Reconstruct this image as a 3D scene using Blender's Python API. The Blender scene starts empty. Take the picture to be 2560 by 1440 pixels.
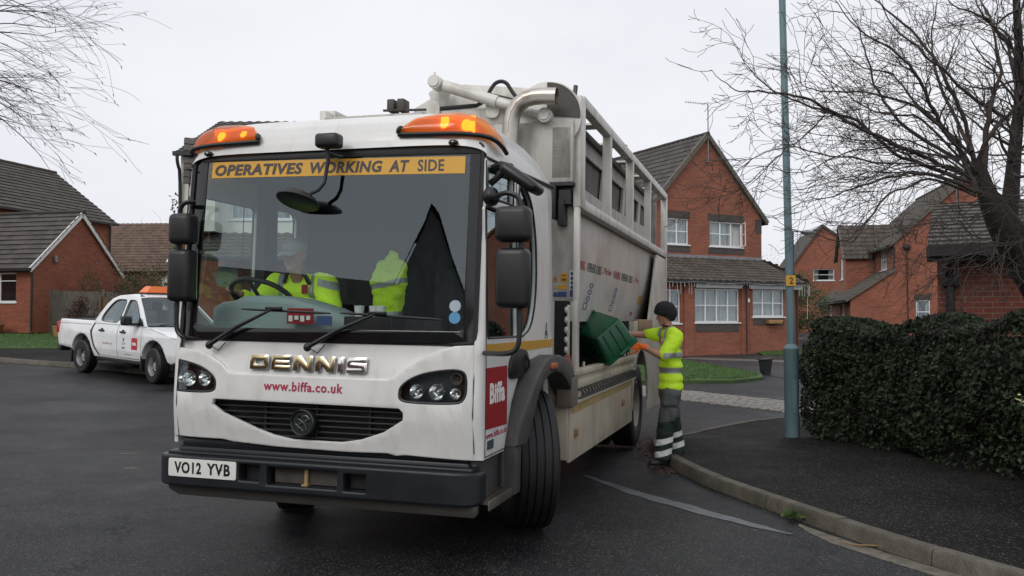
import bpy, bmesh, math, random
from mathutils import Vector as V, Matrix as MX, noise
R = math.radians
rnd = random.Random(7)
sc = bpy.context.scene
COL = sc.collection

# ------------------------------------------------------------------ camera
cam = bpy.data.cameras.new('camera'); camo = bpy.data.objects.new('camera', cam); COL.objects.link(camo)
camo.location = (0, 0, 1.55); camo.rotation_euler = (R(90) + math.atan(81 / 2200), 0, 0)
cam.sensor_width = 36; cam.lens = 36 * 2200 / 2560; cam.clip_start = .05; cam.clip_end = 3000
sc.camera = camo
# ------------------------------------------------------------------ sky and sun (overcast)
SUN = V((-.42, -.66, .62)).normalized()
world = bpy.data.worlds.new('World'); sc.world = world; world.use_nodes = True
nt = world.node_tree; N = nt.nodes; LK = nt.links
bg = N['Background']; bg.inputs['Strength'].default_value = .1
sky = N.new('ShaderNodeTexSky'); sky.sky_type = 'NISHITA'; sky.sun_disc = False
sky.sun_elevation = math.asin(SUN.z); sky.sun_rotation = math.atan2(SUN.x, SUN.y)
sky.air_density = 1; sky.dust_density = 5; sky.ozone_density = 1
tc = N.new('ShaderNodeTexCoord')
mp = N.new('ShaderNodeMapping'); mp.inputs['Scale'].default_value = (1, 1, 2.6)
LK.new(tc.outputs['Generated'], mp.inputs['Vector'])
nz = N.new('ShaderNodeTexNoise'); nz.inputs['Scale'].default_value = 1.7; nz.inputs['Detail'].default_value = 5; nz.inputs['Roughness'].default_value = .5
LK.new(mp.outputs['Vector'], nz.inputs['Vector'])
cr = N.new('ShaderNodeValToRGB'); cr.color_ramp.elements[0].position = .3; cr.color_ramp.elements[1].position = .68
cr.color_ramp.elements[0].color = (.765, .785, .855, 1); cr.color_ramp.elements[1].color = (.915, .922, .965, 1)
LK.new(nz.outputs['Fac'], cr.inputs['Fac'])
# thicker bright cloud round the hidden sun, behind the camera
dp = N.new('ShaderNodeVectorMath'); dp.operation = 'DOT_PRODUCT'; dp.inputs[1].default_value = SUN
LK.new(tc.outputs['Generated'], dp.inputs[0])
mr = N.new('ShaderNodeMapRange'); mr.interpolation_type = 'SMOOTHSTEP'
mr.inputs['From Min'].default_value = -.1; mr.inputs['From Max'].default_value = 1.0; mr.inputs['To Min'].default_value = 10.25; mr.inputs['To Max'].default_value = 12.8
LK.new(dp.outputs['Value'], mr.inputs['Value'])
sclv = N.new('ShaderNodeVectorMath'); sclv.operation = 'SCALE'
LK.new(cr.outputs['Color'], sclv.inputs[0]); LK.new(mr.outputs['Result'], sclv.inputs['Scale'])
mixs = N.new('ShaderNodeMix'); mixs.data_type = 'RGBA'; mixs.inputs[0].default_value = .97
LK.new(sky.outputs['Color'], mixs.inputs[6]); LK.new(sclv.outputs['Vector'], mixs.inputs[7]); LK.new(mixs.outputs[2], bg.inputs['Color'])
sl = bpy.data.lights.new('sun', 'SUN'); so = bpy.data.objects.new('sun', sl); COL.objects.link(so)
sl.energy = 1.0; sl.angle = R(25); sl.color = (1, .97, .92)
so.rotation_euler = (-SUN).to_track_quat('-Z', 'Y').to_euler(); so.location = SUN * 60
vs = sc.view_settings
vs.view_transform = 'Standard'; vs.look = 'None'; vs.exposure = 0; vs.gamma = 1; vs.use_curve_mapping = False
sc.cycles.max_bounces = 6; sc.cycles.transparent_max_bounces = 12; sc.cycles.caustics_reflective = False; sc.cycles.caustics_refractive = False

# ------------------------------------------------------------------ ground height
def sstep(a, b, x):
    t = min(1, max(0, (x - a) / (b - a))); return t * t * (3 - 2 * t)
def hz(x, y):
    z = -.04 - .0137 * max(-3, min(6, x))
    if x < -3: z += .034 * min(30, -3 - x)
    if y > 12: z += .021 * min(40, y - 12)
    return z

# ------------------------------------------------------------------ materials
def nodemat(name):
    m = bpy.data.materials.new(name); m.use_nodes = True
    return m, m.node_tree.nodes, m.node_tree.links, m.node_tree.nodes['Principled BSDF']
def rgba(c): return (c[0], c[1], c[2], 1)
def mul(c, k): return tuple(min(1, v * k) for v in c)
def mat(name, col, rough=.5, metal=0, var=.12, scale=4, bump=0, bscale=60, spec=.5, coat=0, dirt=None, dscale=3, dlo=.5, dhi=.75, stretch=(1, 1, 1), rvar=.1, sheen=0, trans=0, emit=None):
    m, n, l, b = nodemat(name)
    t = n.new('ShaderNodeTexCoord')
    mpn = n.new('ShaderNodeMapping'); mpn.inputs['Scale'].default_value = stretch
    l.new(t.outputs['Object'], mpn.inputs['Vector'])
    nn = n.new('ShaderNodeTexNoise'); nn.inputs['Scale'].default_value = scale; nn.inputs['Detail'].default_value = 5
    l.new(mpn.outputs['Vector'], nn.inputs['Vector'])
    r = n.new('ShaderNodeValToRGB')
    r.color_ramp.elements[0].position = .3; r.color_ramp.elements[1].position = .7
    r.color_ramp.elements[0].color = rgba(mul(col, 1 - var)); r.color_ramp.elements[1].color = rgba(mul(col, 1 + var))
    l.new(nn.outputs['Fac'], r.inputs['Fac'])
    out = r.outputs['Color']
    if dirt:
        n2 = n.new('ShaderNodeTexNoise'); n2.inputs['Scale'].default_value = dscale; n2.inputs['Detail'].default_value = 7; n2.inputs['Roughness'].default_value = .62
        l.new(mpn.outputs['Vector'], n2.inputs['Vector'])
        r2 = n.new('ShaderNodeMapRange'); r2.inputs['From Min'].default_value = dlo; r2.inputs['From Max'].default_value = dhi
        l.new(n2.outputs['Fac'], r2.inputs['Value'])
        mx = n.new('ShaderNodeMix'); mx.data_type = 'RGBA'
        l.new(r2.outputs['Result'], mx.inputs[0]); l.new(out, mx.inputs[6]); mx.inputs[7].default_value = rgba(dirt)
        out = mx.outputs[2]
    l.new(out, b.inputs['Base Color'])
    rr = n.new('ShaderNodeMapRange'); rr.inputs['To Min'].default_value = max(.02, rough - rvar); rr.inputs['To Max'].default_value = min(1, rough + rvar)
    l.new(nn.outputs['Fac'], rr.inputs['Value']); l.new(rr.outputs['Result'], b.inputs['Roughness'])
    b.inputs['Metallic'].default_value = metal; b.inputs['Specular IOR Level'].default_value = spec
    b.inputs['Coat Weight'].default_value = coat; b.inputs['Sheen Weight'].default_value = sheen
    if emit: b.inputs['Emission Color'].default_value = rgba(emit[0]); b.inputs['Emission Strength'].default_value = emit[1]
    if bump:
        n3 = n.new('ShaderNodeTexNoise'); n3.inputs['Scale'].default_value = bscale; n3.inputs['Detail'].default_value = 4
        l.new(t.outputs['Object'], n3.inputs['Vector'])
        bp = n.new('ShaderNodeBump'); bp.inputs['Strength'].default_value = bump; bp.inputs['Distance'].default_value = .02
        l.new(n3.outputs['Fac'], bp.inputs['Height']); l.new(bp.outputs['Normal'], b.inputs['Normal'])
    return m
def glass(name, tint=(.8, .85, .85), ior=1.7, rough=0.0):
    m, n, l, b = nodemat(name); n.remove(b)
    tr = n.new('ShaderNodeBsdfTransparent'); tr.inputs['Color'].default_value = rgba(tint)
    gl = n.new('ShaderNodeBsdfGlossy'); gl.inputs['Roughness'].default_value = rough; gl.inputs['Color'].default_value = (.86, .96, 1, 1)
    f0 = ((ior - 1) / (ior + 1)) ** 2                    # Schlick reflectance of a thin sheet, the same from both sides
    ge = n.new('ShaderNodeNewGeometry'); dt = n.new('ShaderNodeVectorMath'); dt.operation = 'DOT_PRODUCT'; l.new(ge.outputs['Incoming'], dt.inputs[0]); l.new(ge.outputs['Normal'], dt.inputs[1])
    def mth(op, a, b_=None):
        q = n.new('ShaderNodeMath'); q.operation = op
        for i, s_ in enumerate((a, b_)):
            if s_ is None: continue
            if isinstance(s_, (int, float)): q.inputs[i].default_value = s_
            else: l.new(s_, q.inputs[i])
        return q.outputs[0]
    fr = mth('ADD', mth('MULTIPLY', mth('POWER', mth('SUBTRACT', 1, mth('ABSOLUTE', dt.outputs['Value'])), 5), 1 - f0), f0)
    mx = n.new('ShaderNodeMixShader'); l.new(fr, mx.inputs[0]); l.new(tr.outputs[0], mx.inputs[1]); l.new(gl.outputs[0], mx.inputs[2])
    l.new(mx.outputs[0], n['Material Output'].inputs['Surface'])
    return m
def brickmat(name, c1, c2, mortar, wob=.35):
    m, n, l, b = nodemat(name)
    t = n.new('ShaderNodeTexCoord')
    br = n.new('ShaderNodeTexBrick'); br.inputs['Scale'].default_value = 1
    br.inputs['Brick Width'].default_value = .225; br.inputs['Row Height'].default_value = .075; br.inputs['Mortar Size'].default_value = .006; br.inputs['Mortar Smooth'].default_value = .3
    br.inputs['Color1'].default_value = rgba(c1); br.inputs['Color2'].default_value = rgba(c2); br.inputs['Mortar'].default_value = rgba(mortar); br.inputs['Bias'].default_value = -.1
    l.new(t.outputs['UV'], br.inputs['Vector'])
    nn = n.new('ShaderNodeTexNoise'); nn.inputs['Scale'].default_value = .9; nn.inputs['Detail'].default_value = 6; l.new(t.outputs['UV'], nn.inputs['Vector'])
    r = n.new('ShaderNodeMapRange'); r.inputs['To Min'].default_value = 1 - wob; r.inputs['To Max'].default_value = 1 + wob; l.new(nn.outputs['Fac'], r.inputs['Value'])
    n2 = n.new('ShaderNodeTexNoise'); n2.inputs['Scale'].default_value = 14; n2.inputs['Detail'].default_value = 3; l.new(t.outputs['UV'], n2.inputs['Vector'])
    r2 = n.new('ShaderNodeMapRange'); r2.inputs['To Min'].default_value = .6; r2.inputs['To Max'].default_value = 1.4; l.new(n2.outputs['Fac'], r2.inputs['Value'])
    mm = n.new('ShaderNodeMath'); mm.operation = 'MULTIPLY'; l.new(r.outputs[0], mm.inputs[0]); l.new(r2.outputs[0], mm.inputs[1])
    sv = n.new('ShaderNodeVectorMath'); sv.operation = 'SCALE'; l.new(br.outputs['Color'], sv.inputs[0]); l.new(mm.outputs[0], sv.inputs['Scale'])
    l.new(sv.outputs[0], b.inputs['Base Color']); b.inputs['Roughness'].default_value = .85
    bp = n.new('ShaderNodeBump'); bp.inputs['Strength'].default_value = .5; bp.inputs['Distance'].default_value = .01; bp.invert = True
    l.new(br.outputs['Fac'], bp.inputs['Height']); l.new(bp.outputs[0], b.inputs['Normal'])
    return m
def tilemat(name, c, lichen, amt=.62):
    m, n, l, b = nodemat(name)
    t = n.new('ShaderNodeTexCoord')
    br = n.new('ShaderNodeTexBrick'); br.inputs['Scale'].default_value = 1; br.inputs['Brick Width'].default_value = .3; br.inputs['Row Height'].default_value = .3; br.inputs['Mortar Size'].default_value = .004
    br.inputs['Color1'].default_value = rgba(mul(c, .75)); br.inputs['Color2'].default_value = rgba(mul(c, 1.3)); br.inputs['Mortar'].default_value = rgba(mul(c, .6))
    l.new(t.outputs['UV'], br.inputs['Vector'])
    nn = n.new('ShaderNodeTexNoise'); nn.inputs['Scale'].default_value = 1.3; nn.inputs['Detail'].default_value = 9; nn.inputs['Roughness'].default_value = .72; l.new(t.outputs['UV'], nn.inputs['Vector'])
    r = n.new('ShaderNodeMapRange'); r.inputs['From Min'].default_value = amt; r.inputs['From Max'].default_value = amt + .13; l.new(nn.outputs['Fac'], r.inputs['Value'])
    n2 = n.new('ShaderNodeTexNoise'); n2.inputs['Scale'].default_value = 16; n2.inputs['Detail'].default_value = 4; l.new(t.outputs['UV'], n2.inputs['Vector'])
    r2 = n.new('ShaderNodeMapRange'); r2.inputs['To Min'].default_value = .45; r2.inputs['To Max'].default_value = 1.6; l.new(n2.outputs['Fac'], r2.inputs['Value'])
    mx = n.new('ShaderNodeMix'); mx.data_type = 'RGBA'; l.new(r.outputs[0], mx.inputs[0]); l.new(br.outputs['Color'], mx.inputs[6]); mx.inputs[7].default_value = rgba(lichen)
    sv = n.new('ShaderNodeVectorMath'); sv.operation = 'SCALE'; l.new(mx.outputs[2], sv.inputs[0]); l.new(r2.outputs[0], sv.inputs['Scale'])
    l.new(sv.outputs[0], b.inputs['Base Color']); b.inputs['Roughness'].default_value = .8
    return m
def asphaltmat(name, col, rough=.55, patch=.35, grit=1.0, spec=.16):
    m, n, l, b = nodemat(name); b.inputs['Specular IOR Level'].default_value = spec
    t = n.new('ShaderNodeTexCoord')
    def noi(s, d, ro=.5):
        q = n.new('ShaderNodeTexNoise'); q.inputs['Scale'].default_value = s; q.inputs['Detail'].default_value = d; q.inputs['Roughness'].default_value = ro; l.new(t.outputs['Object'], q.inputs['Vector']); return q
    def rng(s, a, bb, lo=0, hi=1):
        q = n.new('ShaderNodeMapRange'); q.inputs['From Min'].default_value = lo; q.inputs['From Max'].default_value = hi; q.inputs['To Min'].default_value = a; q.inputs['To Max'].default_value = bb; l.new(s, q.inputs['Value']); return q.outputs[0]
    big = noi(.55, 5, .6); fine = noi(70, 3, .7); mid = noi(6, 6, .65)
    vo = n.new('ShaderNodeTexVoronoi'); vo.inputs['Scale'].default_value = 95; l.new(t.outputs['Object'], vo.inputs['Vector'])
    a = n.new('ShaderNodeMath'); a.operation = 'MULTIPLY'; l.new(rng(big.outputs['Fac'], 1 - patch, 1 + patch, .3, .7), a.inputs[0]); l.new(rng(mid.outputs['Fac'], .8, 1.2, .3, .7), a.inputs[1])
    a2 = n.new('ShaderNodeMath'); a2.operation = 'MULTIPLY'; l.new(a.outputs[0], a2.inputs[0]); l.new(rng(fine.outputs['Fac'], 1 - .75 * grit, 1 + .85 * grit, .3, .7), a2.inputs[1])
    sv = n.new('ShaderNodeVectorMath'); sv.operation = 'SCALE'; sv.inputs[0].default_value = col; l.new(a2.outputs[0], sv.inputs['Scale'])
    sepc = n.new('ShaderNodeSeparateColor'); l.new(vo.outputs['Color'], sepc.inputs[0])
    dn = noi(1.6, 5, .7); vv = n.new('ShaderNodeVectorMath'); vv.operation = 'MULTIPLY_ADD'; l.new(dn.outputs['Color'], vv.inputs[0]); vv.inputs[1].default_value = (.9, .9, .9); l.new(t.outputs['Object'], vv.inputs[2])
    cv = n.new('ShaderNodeTexVoronoi'); cv.feature = 'DISTANCE_TO_EDGE'; cv.inputs['Scale'].default_value = .32; l.new(vv.outputs[0], cv.inputs['Vector'])
    ck = n.new('ShaderNodeMath'); ck.operation = 'MULTIPLY'; l.new(rng(cv.outputs['Distance'], .35, 1, .001, .007), ck.inputs[0]); l.new(rng(noi(.9, 3).outputs['Fac'], .75, 1.25, .35, .65), ck.inputs[1])
    sv0 = sv; sv = n.new('ShaderNodeVectorMath'); sv.operation = 'SCALE'; l.new(sv0.outputs[0], sv.inputs[0]); l.new(ck.outputs[0], sv.inputs['Scale'])
    mx = n.new('ShaderNodeMix'); mx.data_type = 'RGBA'; l.new(rng(sepc.outputs[0], 0, .55, .93, .97), mx.inputs[0]); l.new(sv.outputs[0], mx.inputs[6]); mx.inputs[7].default_value = (.16, .14, .12, 1)
    l.new(mx.outputs[2], b.inputs['Base Color'])
    l.new(rng(big.outputs['Fac'], rough - .12, rough + .18, .3, .7), b.inputs['Roughness'])
    ad = n.new('ShaderNodeMath'); ad.operation = 'ADD'; l.new(fine.outputs['Fac'], ad.inputs[0]); l.new(vo.outputs['Distance'], ad.inputs[1])
    bp = n.new('ShaderNodeBump'); bp.inputs['Strength'].default_value = .5; bp.inputs['Distance'].default_value = .004; l.new(ad.outputs[0], bp.inputs['Height']); l.new(bp.outputs[0], b.inputs['Normal'])
    return m
M = {}
M['paint'] = mat('white_cab_paint', (.67, .665, .64), .3, var=.035, scale=3, coat=.25, dirt=(.47, .44, .38), dscale=4, dlo=.52, dhi=1.05, stretch=(2.2, 2.2, .7))
M['pillar'] = M['paint']
M['body'] = mat('white_body_paint', (.64, .62, .57), .42, var=.06, scale=2, dirt=(.27, .24, .19), dscale=3.6, dlo=.48, dhi=.85, stretch=(1.5, 1.5, .5))
M['bodydirty'] = mat('stained_body_paint', (.50, .48, .43), .5, var=.12, scale=3, dirt=(.10, .09, .08), dscale=3, dlo=.45, dhi=.8, stretch=(2, 2, .5))
M['steel'] = mat('worn_steel_panel', (.66, .645, .60), .32, metal=.10, var=.08, scale=1.3, dirt=(.44, .38, .32), dscale=2, dlo=.5, dhi=.85, rvar=.06)
M['skirt'] = mat('dirty_cream_skirt', (.46, .41, .32), .55, var=.1, scale=2.5, dirt=(.27, .21, .14), dscale=3, dlo=.45, dhi=.8, stretch=(1, 1, .6))
M['skirtup'] = mat('grubby_rear_panel', (.52, .49, .42), .5, var=.08, scale=2, dirt=(.27, .23, .17), dscale=2.6, dlo=.42, dhi=.8)
M['skirtband'] = mat('ochre_dirt_band', (.36, .26, .11), .6, var=.2, scale=5)
M['grime'] = mat('grimy_metal', (.065, .058, .05), .6, metal=.1, var=.3, scale=8, dirt=(.05, .045, .04), dscale=7)
M['black'] = mat('black_rubber', (.012, .012, .013), .5, var=.2)
M['frit'] = mat('black_glass_border', (.006, .006, .007), .12, var=.1)
M['plastic'] = mat('charcoal_plastic', (.010, .0105, .0115), .42, var=.15, bump=.04, bscale=250)
M['bumper'] = mat('slate_bumper_paint', (.008, .0105, .0135), .42, var=.15, scale=3, dirt=(.02, .02, .019), dscale=6, dlo=.55, dhi=.9)
M['greyplast'] = mat('grey_plastic', (.055, .054, .053), .6, var=.15, scale=6, dirt=(.10, .09, .075), dscale=6, dlo=.5, dhi=.85)
M['valance'] = mat('grey_valance', (.036, .033, .028), .6, var=.2, scale=4)
M['tyre'] = mat('tyre_rubber', (.0065, .0065, .007), .6, var=.25, scale=9, dirt=(.018, .017, .016), dscale=5, dlo=.55, dhi=.9, bump=.2, bscale=120)
M['rim'] = mat('dusty_wheel_rim', (.20, .18, .15), .5, metal=.3, var=.15, dirt=(.1, .085, .07))
M['steelrim'] = mat('silver_wheel_rim', (.42, .42, .42), .38, metal=.6, var=.1)
M['chrome'] = mat('chrome', (.72, .70, .66), .1, metal=1, var=.04)
M['chromegold'] = mat('gold_reflect_chrome', (.46, .38, .22), .2, metal=1, var=.3, scale=9)  # golden reflection put into the chrome colour of some maker letters
M['exhaust'] = mat('brushed_exhaust', (.50, .47, .42), .42, metal=1, var=.15, scale=5, dirt=(.25, .20, .15), dscale=4)
M['red'] = mat('red_decal', (.30, .012, .018), .45, var=.04)
M['redtext'] = mat('crimson_lettering', (.36, .02, .06), .5, var=.03)
M['white'] = mat('white_decal', (.78, .77, .74), .5, var=.03)
M['yellow'] = mat('amber_yellow_vinyl', (.66, .35, .035), .45, var=.04)
M['yelstripe'] = mat('yellow_stripe', (.50, .28, .045), .45, var=.06)
M['ink'] = mat('dark_lettering', (.05, .045, .05), .5, var=.05)
M['blackink'] = mat('black_lettering', (.01, .01, .012), .4, var=.05)
M['blue'] = mat('blue_decal', (.05, .09, .22), .5)
M['plate'] = mat('number_plate_white', (.72, .72, .68), .35, var=.03)
M['wind'] = glass('windscreen_glass', (.82, .90, .88), 1.88)
M['sideglass'] = glass('side_window_glass', (.86, .90, .89), 1.6)
M['cabint'] = mat('dark_cab_trim', (.012, .012, .013), .75)
M['dash'] = mat('grey_green_dashboard', (.30, .37, .37), .6, var=.05, bump=.1, bscale=300)
M['lens'] = glass('clear_lens', (.9, .92, .92), 1.5)
M['reflector'] = mat('lamp_reflector', (.80, .80, .80), .16, metal=1, var=.05)
M['hlbowl'] = mat('headlamp_housing', (.010, .010, .011), .35)
M['amberbulb'] = mat('amber_bulb', (.8, .3, .02), .3, emit=((1, .48, .05), 6))
M['amberglow'] = mat('lit_beacon_reflector', (.8, .3, .02), .3, emit=((1, .36, .02), 1.1))
M['orangelens'] = mat('orange_side_lamp', (.45, .12, .05), .3)
def amber(name):
    m, n, l, b = nodemat(name)
    b.inputs['Base Color'].default_value = (.74, .135, .012, 1); b.inputs['Roughness'].default_value = .18; b.inputs['Coat Weight'].default_value = .5
    tr = n.new('ShaderNodeBsdfTransparent'); tr.inputs['Color'].default_value = (1, .42, .05, 1)
    mx = n.new('ShaderNodeMixShader'); mx.inputs[0].default_value = .55
    l.new(tr.outputs[0], mx.inputs[1]); l.new(b.outputs[0], mx.inputs[2]); l.new(mx.outputs[0], n['Material Output'].inputs['Surface'])
    return m
M['amber'] = amber('amber_lens')
M['brick'] = brickmat('orange_red_brick', (.295, .097, .052), (.22, .068, .041), (.20, .125, .09))
M['brickL'] = brickmat('warm_red_brick', (.28, .080, .042), (.205, .056, .032), (.19, .115, .08))
M['brickN'] = brickmat('near_red_brick', (.20, .052, .032), (.14, .038, .026), (.22, .17, .12), .25)
M['bluebrick'] = brickmat('dark_header_brick', (.075, .062, .055), (.055, .045, .042), (.11, .09, .075))
M['tile'] = tilemat('dark_concrete_tile', (.062, .055, .048), (.17, .135, .05), .62)
M['tileL'] = tilemat('charcoal_roof_tile', (.060, .052, .045), (.15, .135, .10), .60)
M['tilebrown'] = tilemat('brown_plain_tile', (.105, .065, .045), (.14, .11, .08), .62)
M['tilelichen'] = tilemat('lichen_pantile', (.070, .058, .046), (.15, .125, .07), .60)
M['upvc'] = mat('white_window_frame', (.78, .79, .80), .35, var=.03)
M['verge'] = mat('weathered_verge', (.12, .105, .085), .8, var=.25, scale=6)
M['bargeboard'] = mat('white_bargeboard', (.70, .70, .67), .5, var=.08)
M['houseglass'] = glass('house_window_glass', (.88, .9, .9), 1.75)
M['curtain'] = mat('net_curtain', (.58, .59, .58), .9, var=.3, scale=3, stretch=(12, 12, .6))
M['dark'] = mat('dark_room', (.02, .02, .022), .9)
M['render'] = mat('cream_white_render', (.72, .70, .64), .85, var=.05, scale=2)
M['gutter'] = mat('black_guttering', (.015, .014, .014), .5)
M['hung'] = mat('grey_tile_hanging', (.26, .26, .255), .8, var=.3, scale=3)
M['lead'] = mat('lead_flashing', (.20, .21, .22), .5, var=.2)
M['road'] = asphaltmat('damp_asphalt', (.0195, .0205, .022), .48, .5, 1.3, .14)
M['pave'] = asphaltmat('pavement_tarmac', (.0125, .0118, .0113), .65, .42, 1.2, .08)  # base colour darkened to hold the shade of tree, hedge and house
M['drive'] = asphaltmat('driveway_tarmac', (.036, .035, .035), .5, .32)
M['kerb'] = mat('concrete_kerb', (.105, .092, .072), .75, var=.28, scale=7, bump=.5, bscale=45, dirt=(.055, .05, .035), dscale=2.6, dlo=.42, dhi=.72)
M['patch'] = mat('bitumen_seal', (.085, .094, .106), .4, var=.35, scale=9, bump=.4, bscale=40)
M['sett'] = mat('granite_sett', (.20, .185, .165), .5, var=.3, scale=9)
M['soil'] = mat('bare_soil', (.06, .045, .03), .95, var=.3, bump=.6, bscale=20)
M['grass'] = mat('lawn_grass', (.042, .085, .018), .9, var=.35, scale=3, bump=.6, bscale=60)
M['blade'] = mat('grass_blade', (.055, .115, .022), .8, var=.4, scale=2)
M['bark'] = mat('dark_bark', (.017, .0135, .011), .85, var=.35, scale=14, bump=.6, bscale=30)
M['twig'] = mat('twig_bark', (.05, .038, .033), .8, var=.3, scale=6)
M['birch'] = mat('birch_twig', (.06, .05, .055), .8, var=.2)
M['leaf'] = mat('dark_hedge_leaf', (.020, .031, .014), .55, var=.8, scale=6, spec=.22)
M['leafB'] = mat('bright_hedge_leaf', (.030, .046, .016), .55, var=.5, scale=5)
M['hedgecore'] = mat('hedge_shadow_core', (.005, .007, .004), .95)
M['variegated'] = mat('variegated_leaf', (.40, .40, .15), .5, var=.5, scale=30)
M['deadleaf'] = mat('dead_leaf', (.085, .042, .02), .8, var=.4, scale=12)
M['shrubred'] = mat('dark_red_shrub', (.055, .02, .016), .8, var=.4, scale=5)
M['shrubtan'] = mat('winter_shrub', (.10, .07, .04), .85, var=.45, scale=4)
M['shrubgreen'] = mat('evergreen_shrub', (.045, .07, .02), .7, var=.5, scale=4)
M['fence'] = mat('weathered_fence', (.145, .13, .105), .85, var=.3, scale=3, stretch=(8, 8, .7))
M['fencebrown'] = mat('brown_fence', (.10, .065, .04), .85, var=.3, scale=3, stretch=(8, 8, .7))
M['post'] = mat('teal_grey_column', (.12, .195, .215), .5, var=.12, scale=2, dirt=(.16, .2, .19), dscale=5, dlo=.55, dhi=.9)
M['steelpost'] = mat('galvanised_post', (.22, .22, .24), .5, metal=.3)
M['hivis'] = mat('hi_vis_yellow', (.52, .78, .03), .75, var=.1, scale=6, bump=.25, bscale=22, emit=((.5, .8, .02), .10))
M['tape'] = mat('reflective_tape', (.36, .37, .37), .35, var=.1)
M['tapew'] = mat('white_reflective_tape', (.72, .73, .72), .35, var=.06)
M['trouser'] = mat('grey_work_trousers', (.085, .09, .088), .9, var=.15, scale=8, bump=.3, bscale=18)
M['trouserg'] = mat('dark_green_trouser_panel', (.014, .028, .022), .9, var=.2, scale=8, bump=.3, bscale=18)
M['boot'] = mat('black_work_boot', (.012, .011, .011), .5)
M['skin'] = mat('skin', (.42, .22, .15), .55, var=.12, scale=20, spec=.35)
M['beanie'] = mat('charcoal_knit', (.017, .017, .021), .95, var=.25, scale=60, bump=.6, bscale=140)
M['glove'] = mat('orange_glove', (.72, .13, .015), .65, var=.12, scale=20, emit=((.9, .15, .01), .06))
M['gboxm'] = mat('green_box_plastic', (.009, .085, .036), .38, var=.18, scale=5, dirt=(.07, .13, .095), dscale=6, dlo=.6, dhi=.92)
M['bin'] = mat('black_bin_plastic', (.014, .014, .016), .45)
M['terracotta'] = mat('ochre_planter', (.36, .20, .07), .7, var=.15)
M['pickup'] = mat('white_pickup_paint', (.74, .75, .75), .28, var=.04, coat=.3, dirt=(.60, .58, .53), dscale=1.2, dlo=.5, dhi=.95)
M['tail'] = mat('red_tail_lamp', (.40, .02, .03), .2)
M['pane'] = glass('pickup_glass', (.80, .85, .85), 1.85)
M['grasstan'] = mat('dry_stem', (.2, .13, .06), .8)
M['fairy'] = mat('fairy_light_string', (.7, .7, .7), .5)

# ------------------------------------------------------------------ mesh helpers
def uvproj(bm):
    uv = bm.loops.layers.uv.verify(); Z = V((0, 0, 1))
    for f in bm.faces:
        n = f.normal
        if abs(n.z) > .95: t = V((1, 0, 0)); b = V((0, 1, 0))
        else: t = Z.cross(n).normalized(); b = n.cross(t)
        for lp in f.loops: p = lp.vert.co; lp[uv].uv = (p.dot(t), p.dot(b))
def link(name, me, m=None, parent=None):
    o = bpy.data.objects.new(name, me); COL.objects.link(o)
    if m is not None:
        for q in (m if isinstance(m, (list, tuple)) else [m]): me.materials.append(M[q] if isinstance(q, str) else q)
    if parent: o.parent = parent
    return o
def tag(o, label=None, cat=None, group=None, kind=None):
    if label: o['label'] = label
    if cat: o['category'] = cat
    if group: o['group'] = group
    if kind: o['kind'] = kind
    return o
def thing(name, label, cat, loc=(0, 0, 0), rot=(0, 0, 0), group=None):
    o = bpy.data.objects.new(name, None); COL.objects.link(o); o.empty_display_size = .2
    o.location = loc; o.rotation_euler = rot if isinstance(rot, (tuple, list)) else (0, 0, rot)
    return tag(o, label, cat, group)
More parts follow.
